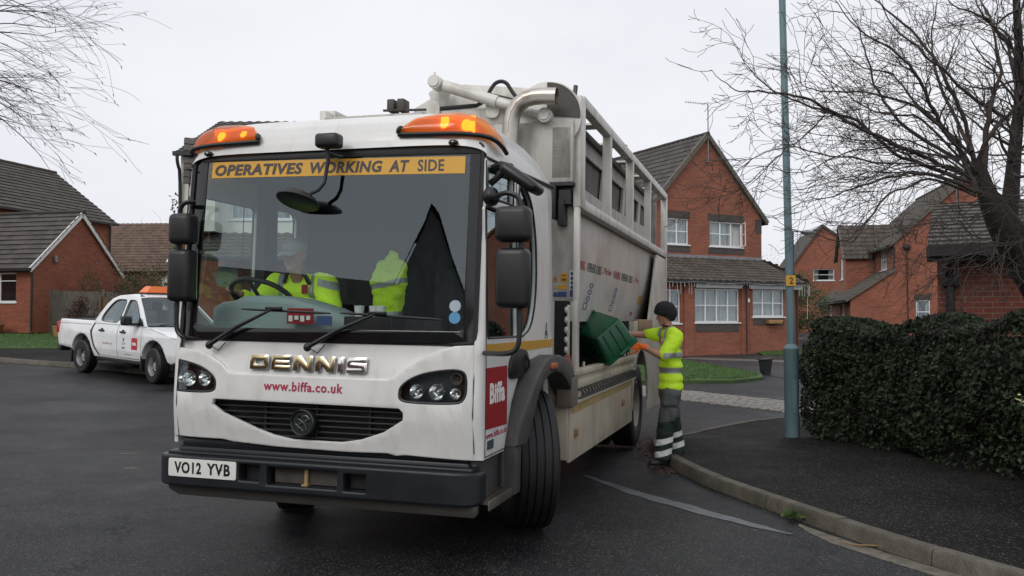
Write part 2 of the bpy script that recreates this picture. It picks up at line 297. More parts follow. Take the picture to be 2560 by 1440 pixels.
class MB:
    def __init__(s): s.bm = bmesh.new(); s.mi = 0
    def add(s, verts, faces, mi=None):
        vs_ = [s.bm.verts.new(v) for v in verts]
        for f in faces:
            try: s.bm.faces.new([vs_[i] for i in f]).material_index = s.mi if mi is None else mi
            except ValueError: pass
        return s
    def merge(s, bm2, T=None, mi=None):
        if T is not None: bm2.transform(T)
        bm2.verts.index_update()
        return s.add([v.co.copy() for v in bm2.verts], [[v.index for v in f.verts] for f in bm2.faces], mi)
    def box(s, x0, x1, y0, y1, z0, z1, bev=0, T=None, seg=2, mi=None):
        b = bmesh.new(); bmesh.ops.create_cube(b, size=1)
        bmesh.ops.scale(b, vec=(abs(x1 - x0), abs(y1 - y0), abs(z1 - z0)), verts=b.verts)
        bmesh.ops.translate(b, vec=((x0 + x1) / 2, (y0 + y1) / 2, (z0 + z1) / 2), verts=b.verts)
        if bev: bmesh.ops.bevel(b, geom=b.edges[:], offset=bev, segments=seg, profile=.5, affect='EDGES')
        s.merge(b, T, mi); b.free(); return s
    def tube(s, pts, r, seg=8, caps=True, mi=None):
        pts = [V(p) for p in pts]; n = len(pts)
        rs = r if isinstance(r, (list, tuple)) else [r] * n
        verts = []; up = None
        for i, p in enumerate(pts):
            d = (pts[min(i + 1, n - 1)] - pts[max(i - 1, 0)])
            if d.length < 1e-9: d = V((0, 0, 1))
            d.normalize()
            if up is None: up = V((0, 0, 1)) if abs(d.z) < .9 else V((1, 0, 0))
            a = d.cross(up)
            if a.length < 1e-6: a = d.orthogonal()
            a.normalize(); b = a.cross(d); up = b
            for k in range(seg):
                t = 2 * math.pi * k / seg; verts.append(p + (a * math.cos(t) + b * math.sin(t)) * rs[i])
        faces = [[i * seg + k, i * seg + (k + 1) % seg, (i + 1) * seg + (k + 1) % seg, (i + 1) * seg + k] for i in range(n - 1) for k in range(seg)]
        if caps: faces += [list(range(seg))[::-1], [(n - 1) * seg + k for k in range(seg)]]
        return s.add(verts, faces, mi)
    def lathe(s, prof, T=None, seg=24, mi=None, caps=True):      # prof: (radius, height) along local z
        T = T or MX(); verts = []
        for r_, h in prof:
            for k in range(seg):
                t = 2 * math.pi * k / seg; verts.append(T @ V((r_ * math.cos(t), r_ * math.sin(t), h)))
        n = len(prof)
        faces = [[i * seg + k, i * seg + (k + 1) % seg, (i + 1) * seg + (k + 1) % seg, (i + 1) * seg + k] for i in range(n - 1) for k in range(seg)]
        if caps and prof[0][0] > 1e-4: faces.append(list(range(seg))[::-1])
        if caps and prof[-1][0] > 1e-4: faces.append([(n - 1) * seg + k for k in range(seg)])
        return s.add(verts, faces, mi)
    def ball(s, c, r, seg=12, mi=None):
        if not isinstance(r, (tuple, list)): r = (r, r, r)
        b = bmesh.new(); bmesh.ops.create_uvsphere(b, u_segments=seg, v_segments=max(6, seg // 2 + 2), radius=1)
        s.merge(b, MX.Translation(V(c)) @ MX.Diagonal((r[0], r[1], r[2], 1)), mi); b.free(); return s
    def grid(s, fn, nu, nv, mi=None, flip=False):
        verts = [fn(i / nu, j / nv) for j in range(nv + 1) for i in range(nu + 1)]; w = nu + 1
        faces = [[j * w + i, j * w + i + 1, (j + 1) * w + i + 1, (j + 1) * w + i] for j in range(nv) for i in range(nu)]
        if flip: faces = [f[::-1] for f in faces]
        return s.add(verts, faces, mi)
    def prism(s, poly, fn, d, mi=None):               # poly 2D, fn(u,v,w) -> 3D, w from 0 to d
        n = len(poly)
        verts = [fn(u, v, 0) for u, v in poly] + [fn(u, v, d) for u, v in poly]
        return s.add(verts, [list(range(n)), list(range(n, 2 * n))[::-1]] + [[i, i + n, (i + 1) % n + n, (i + 1) % n] for i in range(n)], mi)
    def done(s, name, m=None, parent=None, smooth=35, uv=False, fix=True):
        bm = s.bm
        if fix: bmesh.ops.remove_doubles(bm, verts=bm.verts, dist=1e-5); bmesh.ops.recalc_face_normals(bm, faces=bm.faces)
        bm.normal_update()
        if uv: uvproj(bm)
        me = bpy.data.meshes.new(name); bm.to_mesh(me); bm.free()
        if smooth:
            me.polygons.foreach_set('use_smooth', [True] * len(me.polygons)); me.set_sharp_from_angle(angle=R(smooth))
        return link(name, me, m, parent)
def plate_bm(loops, th=.02, bev=0, cu=None, cv=None, off=0):
    """filled 2D outline (first loop) with holes; u,v in xy, thickness 0..th in z"""
    cu_ = bpy.data.curves.new('outline', 'CURVE'); cu_.dimensions = '2D'; cu_.fill_mode = 'BOTH'
    cu_.extrude = max(1e-4, th / 2 - bev); cu_.bevel_depth = bev; cu_.bevel_resolution = 1; cu_.offset = off - bev
    for lp in loops:
        sp = cu_.splines.new('POLY'); sp.points.add(len(lp) - 1); sp.use_cyclic_u = True
        for p, c in zip(sp.points, lp): p.co = (c[0], c[1], 0, 1)
    ob = bpy.data.objects.new('outline', cu_); COL.objects.link(ob)
    me = bpy.data.meshes.new_from_object(ob.evaluated_get(bpy.context.evaluated_depsgraph_get()))
    bm = bmesh.new(); bm.from_mesh(me)
    bpy.data.objects.remove(ob); bpy.data.curves.remove(cu_); bpy.data.meshes.remove(me)
    bmesh.ops.translate(bm, vec=(0, 0, th / 2), verts=bm.verts)
    bmesh.ops.remove_doubles(bm, verts=bm.verts, dist=1e-5)
    for ax, step in ((0, cu), (1, cv)):
        if step:
            xs = [v.co[ax] for v in bm.verts]; a = min(xs) + step
            while a < max(xs) - 1e-4:
                co = [0, 0, 0]; no = [0, 0, 0]; co[ax] = a + 1e-5; no[ax] = 1
                bmesh.ops.bisect_plane(bm, geom=bm.verts[:] + bm.edges[:] + bm.faces[:], plane_co=co, plane_no=no); a += step
    return bm
def plate(mb, loops, fn, th=.02, bev=0, cu=None, cv=None, mi=None, off=0):
    bm = plate_bm(loops, th, bev, cu, cv, off)
    for v in bm.verts: v.co = V(fn(v.co.x, v.co.y, v.co.z))
    mb.merge(bm, None, mi); bm.free(); return mb
def rounded(pts, it=2):
    pts = [V(p) for p in pts]
    for _ in range(it): pts = [pts[0]] + [q for a, b in zip(pts, pts[1:]) for q in (a.lerp(b, .25), a.lerp(b, .75))] + [pts[-1]]
    return pts
def rrect(x0, x1, y0, y1, r, n=4):
    pts = []
    for cx, cy, a0 in ((x1 - r, y1 - r, 0), (x0 + r, y1 - r, 90), (x0 + r, y0 + r, 180), (x1 - r, y0 + r, 270)):
        for k in range(n + 1): a = R(a0 + 90 * k / n); pts.append((cx + r * math.cos(a), cy + r * math.sin(a)))
    return pts
def ell(cx, cy, rx, ry, n=20): return [(cx + rx * math.cos(2 * math.pi * k / n), cy + ry * math.sin(2 * math.pi * k / n)) for k in range(n)]
def smoothloop(pts, it=2):
    for _ in range(it):
        q = []
        for i in range(len(pts)):
            a = V(pts[i]); b = V(pts[(i + 1) % len(pts)]); q += [tuple(a * .75 + b * .25), tuple(a * .25 + b * .75)]
        pts = q
    return pts
def text_bm(s, h, w=None, bold=0, shear=0, th=.004, spacing=1):
    cu_ = bpy.data.curves.new('lettering', 'FONT'); cu_.body = s; cu_.size = 1; cu_.extrude = .001; cu_.offset = bold; cu_.shear = shear; cu_.space_character = spacing; cu_.resolution_u = 3
    ob = bpy.data.objects.new('lettering', cu_); COL.objects.link(ob)
    me = bpy.data.meshes.new_from_object(ob.evaluated_get(bpy.context.evaluated_depsgraph_get()))
    bm = bmesh.new(); bm.from_mesh(me); bpy.data.objects.remove(ob); bpy.data.curves.remove(cu_); bpy.data.meshes.remove(me)
    xs = [v.co.x for v in bm.verts]; ys = [v.co.y for v in bm.verts]
    k = h / (max(ys) - min(ys)); kx = (w / (max(xs) - min(xs))) if w else k
    for v in bm.verts: v.co = V(((v.co.x - min(xs)) * kx, (v.co.y - min(ys)) * k, (v.co.z + .001) / .002 * th))
    return bm
def text(mb, s, fn, h, w=None, mi=None, **k):
    bm = text_bm(s, h, w, **k)
    for v in bm.verts: v.co = V(fn(v.co.x, v.co.y, v.co.z))
    mb.merge(bm, None, mi); bm.free(); return mb
# ------------------------------------------------------------------ refuse lorry (local: x across, y to its rear, z up)
LORRY = thing('refuse_lorry', 'white recycling lorry with red logo, amber roof beacons and OPERATIVES WORKING AT SIDE banner', 'lorry', (-1.3, 5.68, -.021), (0, .0137, -.288))
LM = MX.Translation((-1.3, 5.68, -.021)) @ MX.Rotation(-.288, 4, 'Z') @ MX.Rotation(.0137, 4, 'Y')
def corner(u): return max(0, (abs(u) - .80) / .27)
def yf(u, v): return .05 + .035 * corner(u) ** 2.5 + (max(0, .95 - v) * .12) - .02 * math.exp(-((v - 1.02) / .2) ** 2)
def yw(u, v): return .07 + (v - 1.45) * .085 + .02 * (u / 1.07) ** 2 + .02 * corner(u) ** 2.5
def sx(z): return 1.125 - .030 * max(0, z - 1.45) / 1.2
def L_(mb, name, m, parent=None, **k): return mb.done(name, m, parent or LORRY, **k)
# cab body: front fascia, side panels, pillars, roof in one white shell
cab = MB()
grille = [(-.755, 1.035), (.59, 1.025), (.618, 1.0), (.618, .955), (.48, .87), (.32, .815), (.18, .79), (-.17, .79), (-.32, .815), (-.435, .85), (-.68, .945), (-.765, 1.0)]
HLR = smoothloop([(.588, 1.115), (.60, 1.17), (.70, 1.235), (.85, 1.27), (1.0, 1.28), (1.03, 1.22), (1.022, 1.08), (.92, 1.068), (.70, 1.066), (.60, 1.075)], 2)
HLL = [(-.155 - u, v + .012) for u, v in HLR][::-1]
HLL = [(max(u, -1.068), v) for u, v in HLL]
fas = [(-1.10, .765), (-.70, .765), (-.62, .752), (-.30, .735), (.22, .728), (.50, .735), (.56, .722), (.62, .73), (1.07, .715), (1.07, 1.432), (.95, 1.425), (.85, 1.40), (.72, 1.34), (.61, 1.275), (.55, 1.225), (.50, 1.205), (-.63, 1.215), (-.67, 1.235), (-.71, 1.275), (-.80, 1.325), (-.90, 1.36), (-1.10, 1.375)]
plate(cab, [fas, grille, HLR, HLL], lambda u, v, w: (u, yf(u, v) + .04 - w, v), .04, .009, .06, .12)
# recessed nose panel carrying the maker's letters
plate(cab, [[(-1.08, 1.345), (-.84, 1.30), (-.68, 1.20), (-.62, 1.16), (.50, 1.16), (.56, 1.19), (.66, 1.29), (.9, 1.375), (1.08, 1.40), (1.08, 1.47), (-1.08, 1.47)]], lambda u, v, w: (u, yf(u, v) + .058 - w * .5 - .02 * sstep(1.40, 1.20, v), v), .03, 0, .06, .03)
L_(cab, 'cab_front', 'paint', smooth=28)
for sgn, nm in ((1, 'near'), (-1, 'off')):
    side = MB()
    outer = [(.125, .72), (.56, .72), (.60, .80), (.72, 1.02), (.9, 1.2), (1.15, 1.29), (1.45, 1.32), (1.87, 1.30), (1.89, 2.665), (.20, 2.612), (.125, 1.45)]
    if sgn > 0:
        W1 = rrect(.17, .85, 1.475, 2.31, .02, 2); W2 = [(.20, 2.37), (.78, 2.385), (.80, 2.575), (.21, 2.555)]
        W3 = smoothloop([(.90, 1.475), (1.0, 1.475), (1.20, 1.53), (1.33, 1.70), (1.39, 1.95), (1.37, 2.25), (1.27, 2.47), (1.05, 2.575), (.90, 2.575)], 2)
        holes = [W1, W2, W3]
    else:
        holes = [rrect(.19, .99, 1.475, 2.44, .03, 2), rrect(1.19, 1.60, 1.60, 2.47, .08, 3)]
    plate(side, [outer] + holes, lambda u, v, w: (sgn * (sx(v) - .03 + w), u, v), .03, .004, .4, .12)
    # rounded corner between front and side
    def cn(i, j):
        z = (.72 if sgn > 0 else .77) + (2.63 - (.72 if sgn > 0 else .77)) * j
        y0 = yf(1.07, z) + .0 if z < 1.44 else yw(1.07, z)
        t = i * math.pi / 2; ys = .128 if z < 1.45 else .128 + (z - 1.45) * .066
        return (sgn * (1.068 + (sx(z) - 1.068) * math.sin(t)), y0 + (ys - y0) * (1 - math.cos(t)), z)
    side.grid(cn, 6, 24)
    so_ = L_(side, 'cab_side', 'pillar', smooth=40)
    gl = MB()
    for h in holes: plate(gl, [h], lambda u, v, w: (sgn * (sx(v) - .022 + w * .2), u, v), .012, 0, .4, .3)
    g = L_(gl, 'side_window', 'sideglass', so_)
    sm = MB()                                        # rubber seals and the door shut line
    for h in holes: sm.tube([(sgn * (sx(v) + .001), u, v) for u, v in h + h[:1]], .008, 5)
    for a in ([(.145, .735), (.145, 1.45), (.185, 2.60)], [(.86, 2.60), (.86, 1.47), (.88, 1.36), (.86, 1.22)], [(.145, .735), (.57, .735)]):
        sm.tube([(sgn * (sx(v) + .0005), u, v) for u, v in a], .004, 4)
    L_(sm, 'window_seal', 'black', so_)
    gt = MB(); gt.tube([(sgn * (sx(2.64) + .006), .16, 2.615), (sgn * (sx(2.64) + .012), .9, 2.64), (sgn * (sx(2.64) + .012), 1.91, 2.675)], [.006, .011, .013], 6)
    L_(gt, 'roof_gutter', 'plastic', so_)
    st = MB(); plate(st, [[(.135, 1.365), (1.87, 1.375), (1.87, 1.437), (.135, 1.437)]], lambda u, v, w: (sgn * (sx(v) + w), u, v), .003)
    L_(st, 'side_stripe', 'yelstripe', so_)
# roof
prof = [(.150, 2.705), (.160, 2.76), (.178, 2.82), (.21, 2.88), (.27, 2.93), (.36, 2.96), (.6, 2.985), (1.0, 2.99), (1.35, 2.98), (1.6, 2.94), (1.75, 2.87), (1.85, 2.77), (1.885, 2.68), (1.89, 2.5)]
HW = sx(2.64) + .002
def roofpt(x, s):
    s = max(0, min(len(prof) - 1.0001, s)); i = int(s); f = s - i
    Y = prof[i][0] * (1 - f) + prof[i + 1][0] * f; Z = prof[i][1] * (1 - f) + prof[i + 1][1] * f
    q = min(1, abs(x) / HW); zg = 2.625 + .028 * Y
    z = zg + (Z - zg) * max(0, 1 - q ** 9) ** .5 if Z > zg else Z
    return V((x, Y + (.045 * q ** 7 if Y < .9 else 0), z))
rf = MB(); rf.grid(lambda i, j: roofpt(HW * math.sin((i * 2 - 1) * math.pi / 2), j * (len(prof) - 1)), 48, 52)
rf.box(-1.09, 1.09, 1.84, 1.88, .95, 2.62)
roof = L_(rf, 'cab_roof', 'paint', smooth=50)
vis = MB(); plate(vis, [[(-1.07, 2.665), (1.07, 2.645), (1.07, 2.71), (-1.07, 2.725)]], lambda u, v, w: (u, yw(u, v) + .015 - w, v), .022, .004, .1)
L_(vis, 'windscreen_top_seal', 'black')
q = MB()
for u in (-1.071, 1.071):
    q = MB(); q.tube([(u, (yf(1.07, z) if z < 1.43 else yw(1.07, z)) - .001, z) for z in (.76, 1.0, 1.2, 1.43)], .0035, 4); L_(q, 'panel_gap', 'gutter')
q = MB(); q.tube([(-1.0, yw(1, 2.71) - .012, 2.728), (0, yw(0, 2.71) - .012, 2.722), (1.0, yw(1, 2.7) - .012, 2.712)], .003, 4); L_(q, 'panel_gap', 'gutter')
# glass and its black printed border
fr = MB(); plate(fr, [rrect(-1.085, 1.07, 1.435, 2.71, .03), rrect(-.955, .985, 1.515, 2.675, .03)], lambda u, v, w: (u, yw(u, v) + .012 - w, v), .014, .004, .08, .2)
L_(fr, 'windscreen_border', 'frit')
rb = MB(); lp = rrect(-1.075, 1.065, 1.435, 2.71, .03)
rb.tube([(u, yw(u, v) - .004, v) for u, v in lp + lp[:1]], .016, 6); L_(rb, 'windscreen_seal', 'black')
ws = MB(); ws.grid(lambda i, j: (lambda u, v: (u, yw(u, v) + .003, v))(-.97 + 1.965 * i, 1.51 + 1.17 * j), 20, 10)
WS = L_(ws, 'windscreen', 'wind', smooth=60)
bn = MB(); plate(bn, [[(-.915, 2.548), (.955, 2.520), (.955, 2.632), (-.915, 2.66)]], lambda u, v, w: (u, yw(u, v) + .002 - w, v), .003, 0, .1)
BAN = L_(bn, 'warning_banner', 'yellow', WS)
def bt(x0, z0): return lambda u, v, w: (x0 + u, yw(x0 + u, z0 + v) - .0035 - w, z0 + v - (x0 + u + .9) * .014)
for s_, x0_, w_, bo_, sh_ in (('OPERATIVES', -.888, .69, .036, .16), ('WORKING', -.143, .53, .036, .16), ('AT', .435, .14, .036, .16), ('SIDE', .635, .18, .022, 0)):
    tx = MB(); text(tx, s_, bt(x0_, 2.563), .078, w_, bold=bo_, shear=sh_, th=.001, spacing=1.08); L_(tx, 'banner_word', 'ink', BAN)
stk = MB()
for zz, k in ((1.674, 0), (1.60, 1)): plate(stk, [ell(.93, zz, .037, .037)], lambda u, v, w: (u, yw(u, v) + .0005 - w, v), .002, mi=k)
L_(stk, 'round_sticker', [mat('pale_blue_sticker', (.38, .46, .52)), mat('sky_blue_sticker', (.09, .28, .48))], WS)
# interior
it = MB()
it.box(-1.06, 1.06, .2, 1.83, .96, 1.0); it.box(-1.06, 1.06, 1.78, 1.83, 1.0, 2.62); it.box(-1.0, 1.0, .3, 1.8, 2.60, 2.62)
it.box(-1.06, 1.06, .16, .24, 1.0, 1.50)
for cx_ in (-.66, .55):                              # seats
    it.box(cx_ - .24, cx_ + .24, 1.28, 1.42, 1.35, 1.98, .05); it.box(cx_ - .13, cx_ + .13, 1.30, 1.40, 2.0, 2.2, .04); it.box(cx_ - .25, cx_ + .25, .8, 1.35, 1.28, 1.42, .04)
it.box(-1.09, -1.0, 1.0, 1.18, 1.0, 2.6); it.box(.1, .45, 1.15, 1.5, 1.0, 1.6, .04)
L_(it, 'cab_interior', 'cabint')
ds = MB(); dash = [(-1.07, 1.44), (-1.07, 1.655), (-.98, 1.69), (-.86, 1.70), (-.76, 1.735), (-.52, 1.74), (-.33, 1.72), (-.1, 1.655), (.05, 1.585), (.15, 1.50), (.17, 1.44)]
plate(ds, [dash], lambda u, v, w: (u, .62 - w + .12 * ((u + .5) / .6) ** 2, v), .30, .045, .08)
L_(ds, 'dashboard', 'dash')
sw = MB(); T = MX.Translation((-.82, .70, 1.735)) @ MX.Rotation(R(-32), 4, 'X')
sw.tube([T @ V((.235 * math.cos(a * math.pi / 14), .235 * math.sin(a * math.pi / 14), 0)) for a in range(29)], .019, 8)
for a in (30, 150, 270): sw.tube([T @ V((0, 0, -.03)), T @ V((.23 * math.cos(R(a)), .23 * math.sin(R(a)), 0))], .015, 6)
sw.ball(T @ V((0, 0, -.03)), (.07, .07, .04)); L_(sw, 'steering_wheel', 'black')
cd = MB()
cd.box(-.35, -.15, .262, .268, 1.545, 1.65, mi=0); cd.box(-.12, -.01, .262, .268, 1.535, 1.60, mi=1)
for a in range(4): cd.box(-.335 + a * .045, -.305 + a * .045, .258, .262, 1.56 + .012 * (a % 2), 1.60, mi=2)
L_(cd, 'windscreen_card', ['red', 'blue', 'white'], WS)
cp = MB()
for x_, y_ in ((.235, .3), (.335, .32), (.39, .31)): cp.lathe([(.028, 1.60), (.034, 1.665), (.036, 1.672), (.0, 1.674)], MX.Translation((x_ - .06, y_, 0)), 12)
cp.box(.1, .45, .22, .45, 1.45, 1.60, .01, mi=1)
L_(cp, 'dashboard_cups', ['white', 'cabint'])
# grille, emblem, lettering
gr = MB()
for k in range(7):
    z = .80 + k * .037
    gr.box(-.77, .625, .085, .125, z, z + .013, .003, T=None)
gr.box(-.78, .63, .13, .15, .77, 1.05)
for x_ in (-.40, -.02, .36): gr.box(x_, x_ + .012, .095, .13, .78, 1.04)
L_(gr, 'radiator_grille', 'plastic')
em = MB(); T = MX.Translation((-.082, .06, .908)) @ MX.Rotation(R(90), 4, 'X')
em.lathe([(0, .0), (.086, .0), (.086, .035), (.080, .042), (.074, .036), (.072, .026), (0, .026)], T, 32)
for a in ([(-.03, -.05), (-.035, -.02), (.0, .0), (.03, .01), (.05, .03)], [(-.02, .05), (-.035, .025), (-.01, .012), (.02, -.01), (.03, -.045)], [(.0, .04), (.03, .045), (.055, .02)], [(-.05, -.01), (-.02, -.03), (.01, -.055)]):
    em.tube([T @ V((x_, y_, .03)) for x_, y_ in a], .0055, 6)
L_(em, 'radiator_emblem', mat('dark_pewter', (.06, .065, .065), .3, metal=.7))
let = MB()
LW = .130; LH = .092; tk = .027
def stroke(a, b, off, t=tk):
    a = V(a); b = V(b); d = (b - a).normalized(); n_ = V((-d.y, d.x)) * t / 2
    return [a + n_, a - n_, b - n_, b + n_]
GL = {'D': [[(0, 0), (LW - .022, 0), (LW - .006, .006), (LW, .02), (LW, LH - .02), (LW - .006, LH - .006), (LW - .022, LH), (0, LH)], [(.032, tk), (LW - .036, tk), (LW - .032, tk + .004), (LW - .032, LH - tk - .004), (LW - .036, LH - tk), (.032, LH - tk)]],
      'E': [[(0, 0), (LW, 0), (LW, tk * .9), (.03, tk * .9), (.03, LH * .5 - tk * .4), (LW * .93, LH * .5 - tk * .4), (LW * .93, LH * .5 + tk * .4), (.03, LH * .5 + tk * .4), (.03, LH - tk * .9), (LW, LH - tk * .9), (LW, LH), (0, LH)]],
      'N': [[(0, 0), (.03, 0), (.03, LH * .62), (LW - .045, 0), (LW, 0), (LW, LH), (LW - .03, LH), (LW - .03, LH * .38), (.045, LH), (0, LH)]],
      'I': [[(0, 0), (.034, 0), (.034, LH), (0, LH)]],
      'S': [[(0, 0), (LW - .012, 0), (LW, .012), (LW, LH * .5 + .012), (LW - .012, LH * .5 + tk * .45), (.03, LH * .5 + tk * .45), (.03, LH - tk * .9), (LW, LH - tk * .9), (LW, LH), (.012, LH), (0, LH - .012), (0, LH * .5 - .006), (.012, LH * .5 - tk * .45), (LW - .03, LH * .5 - tk * .45), (LW - .03, tk * .9), (0, tk * .9)]]}
x_ = -.487
for ch in 'DENNIS':
    for mi_, (gx, gd, bv) in enumerate(((0, .012, .003),)):
        plate(let, GL[ch], lambda u, v, w: (x_ + u, .078 - w - .009 - .02 * sstep(1.40, 1.20, 1.243 + v) , 1.243 + v - (x_ + u) * .008), .014, .004, mi=(1 if ch in 'DEN' else 0))
    plate(let, GL[ch], lambda u, v, w: (x_ + u, .0775 - w - .004 - .02 * sstep(1.40, 1.20, 1.243 + v), 1.243 + v - (x_ + u) * .008), .012, .003, mi=2, off=.0045)
    x_ += (.034 if ch == 'I' else LW) + .031
L_(let, 'maker_lettering', ['chrome', 'chromegold', 'chrome'])
ww = MB(); text(ww, 'www.biffa.co.uk', lambda u, v, w: (-.375 + u, yf(-.375 + u, 1.1 + v) - .001 - w, 1.108 + v - u * .003), .062, .575, bold=.02, th=.002, spacing=1.12)
def serif(mb, fx, base, h, xs): pass
L_(ww, 'web_address_lettering', 'redtext')
# headlamps
for nm, loop, lamps, c_ in (('R', HLR, [(.706, 1.136, .042, 0), (.840, 1.138, .047, 0), (.960, 1.130, .033, 0), (.962, 1.222, .034, 1)], (.81, 1.16)), ('L', HLL, [(-.835, 1.165, .045, 0), (-.965, 1.165, .05, 0), (-1.035, 1.16, .028, 0), (-1.02, 1.245, .03, 1)], (-.95, 1.17))):
    hl = MB(); big = [(c_[0] + (u - c_[0]) * 1.04, c_[1] + (v - c_[1]) * 1.06) for u, v in loop]
    plate(hl, [big], lambda u, v, w: (u, yf(u, v) + .075 - w, v), .012, 0, .08)
    HL = L_(hl, 'headlamp', 'hlbowl')
    for lx, lz, lr, kind in lamps:
        q = MB(); T = MX.Translation((lx, yf(lx, lz) + .005, lz)) @ MX.Rotation(R(90), 4, 'X')
        q.lathe([(0, -.045), (lr * .35, -.04), (lr * .8, -.02), (lr, .0), (lr * 1.12, .0), (lr * 1.12, -.05)], T, 20)
        q.ball(T @ V((0, 0, -.032)), lr * .28, 8)
        L_(q, 'lamp_reflector', 'reflector' if not kind else M['orangelens'] if 0 else 'greyplast', HL)
    q = MB(); plate(q, [loop], lambda u, v, w: (u, yf(u, v) + .006 - w, v), .004, 0, .06, .06); L_(q, 'lamp_cover', 'lens', HL, smooth=60)
    q = MB(); q.tube([(u, yf(u, v) + .004, v) for u, v in loop + loop[:1]], .008, 6); L_(q, 'lamp_seal', 'black', HL)
# bumper
bm_ = MB()
def yb(u): return .10 * max(0, (abs(u + .035) - 1.03) / .14) ** 2
plate(bm_, [rrect(-1.19, 1.125, .447, .652, .03), rrect(-.525, -.375, .515, .617, .006, 2), rrect(-.318, .185, .50, .612, .006, 2), rrect(.235, .385, .495, .60, .006, 2)], lambda u, v, w: (u, .11 - w + yb(u), v), .11, .016, .08)
bm_.box(-1.08, 1.04, .10, .26, .60, .70, .02); bm_.box(-1.12, 1.08, .05, .2, .645, .675, .012); bm_.box(-1.06, 1.03, .12, .26, .69, .755, .02)
BUM = L_(bm_, 'front_bumper', 'bumper')
q = MB(); q.box(-.30, .165, .075, .10, .505, .607); q.box(-.52, -.38, .085, .10, .515, .615, mi=1); q.box(.24, .38, .085, .10, .5, .6, mi=1); q.tube([(-.06, .06, .50), (-.06, .06, .62)], .014, mi=2); q.box(-.08, -.04, .03, .08, .495, .51, mi=2)
L_(q, 'tow_recess', ['grime', 'black', M['skirtband']], BUM)
q = MB(); plate(q, [[(-1.12, .447), (-1.11, .41), (-1.03, .375), (1.09, .375), (1.11, .40), (1.11, .447)]], lambda u, v, w: (u, .10 - w, v), .04, .006)
L_(q, 'bumper_valance', 'valance', BUM)
q = MB(); plate(q, [rrect(-1.065, -.543, .512, .632, .012)], lambda u, v, w: (u, yb(u) - .002 - w, v), .006, .001, .1)
NP = L_(q, 'number_plate', 'plate', BUM)
q = MB()
text(q, 'VO12', lambda u, v, w: (-1.018 + u, yb(-1.018 + u) - .0085 - w, .534 + v), .078, .21, bold=.03, th=.0015, spacing=1.12)
L_(q, 'registration_lettering', 'blackink', NP); q = MB()
text(q, 'YVB', lambda u, v, w: (-.765 + u, yb(-.765 + u) - .0085 - w, .534 + v), .078, .178, bold=.03, th=.0015, spacing=1.16)
L_(q, 'registration_lettering', 'blackink', NP)
for bx in (-.955, -.655): q = MB(); q.tube([(bx, yb(bx) - .0075, .575), (bx, yb(bx) - .012, .575)], .006, 8); L_(q, 'plate_bolt', 'blackink', NP)
# wipers
for (ax, az), (bx, bz), (x0, z0), (x1, z1) in (((-.80, 1.395), (-.33, 1.645), (-.585, 1.64), (.085, 1.618)), ((-.06, 1.395), (.42, 1.622), (.155, 1.622), (.84, 1.588))):
    q = MB()
    q.ball((ax, .035, az), (.028, .02, .028), 10); q.tube([(ax, .03, az), (ax + (bx - ax) * .45, .03, az + (bz - az) * .5), (bx, yw(bx, bz) - .03, bz)], [.016, .015, .008], 6)
    q.tube([(ax + .03, .03, az - .01), (ax + .08, .025, az - .035), (ax + .13, .03, az + .02)], .004, 5)
    n_ = 8; q.tube([(x0 + (x1 - x0) * k / n_, yw(x0 + (x1 - x0) * k / n_, z0 + (z1 - z0) * k / n_) - .014, z0 + (z1 - z0) * k / n_) for k in range(n_ + 1)], [.005] + [.0085] * (n_ - 1) + [.005], 5)
    q.box(bx - .06, bx + .06, yw(bx, bz) - .04, yw(bx, bz) - .015, bz - .009, bz + .012, .003)
    L_(q, 'wiper', 'plastic')
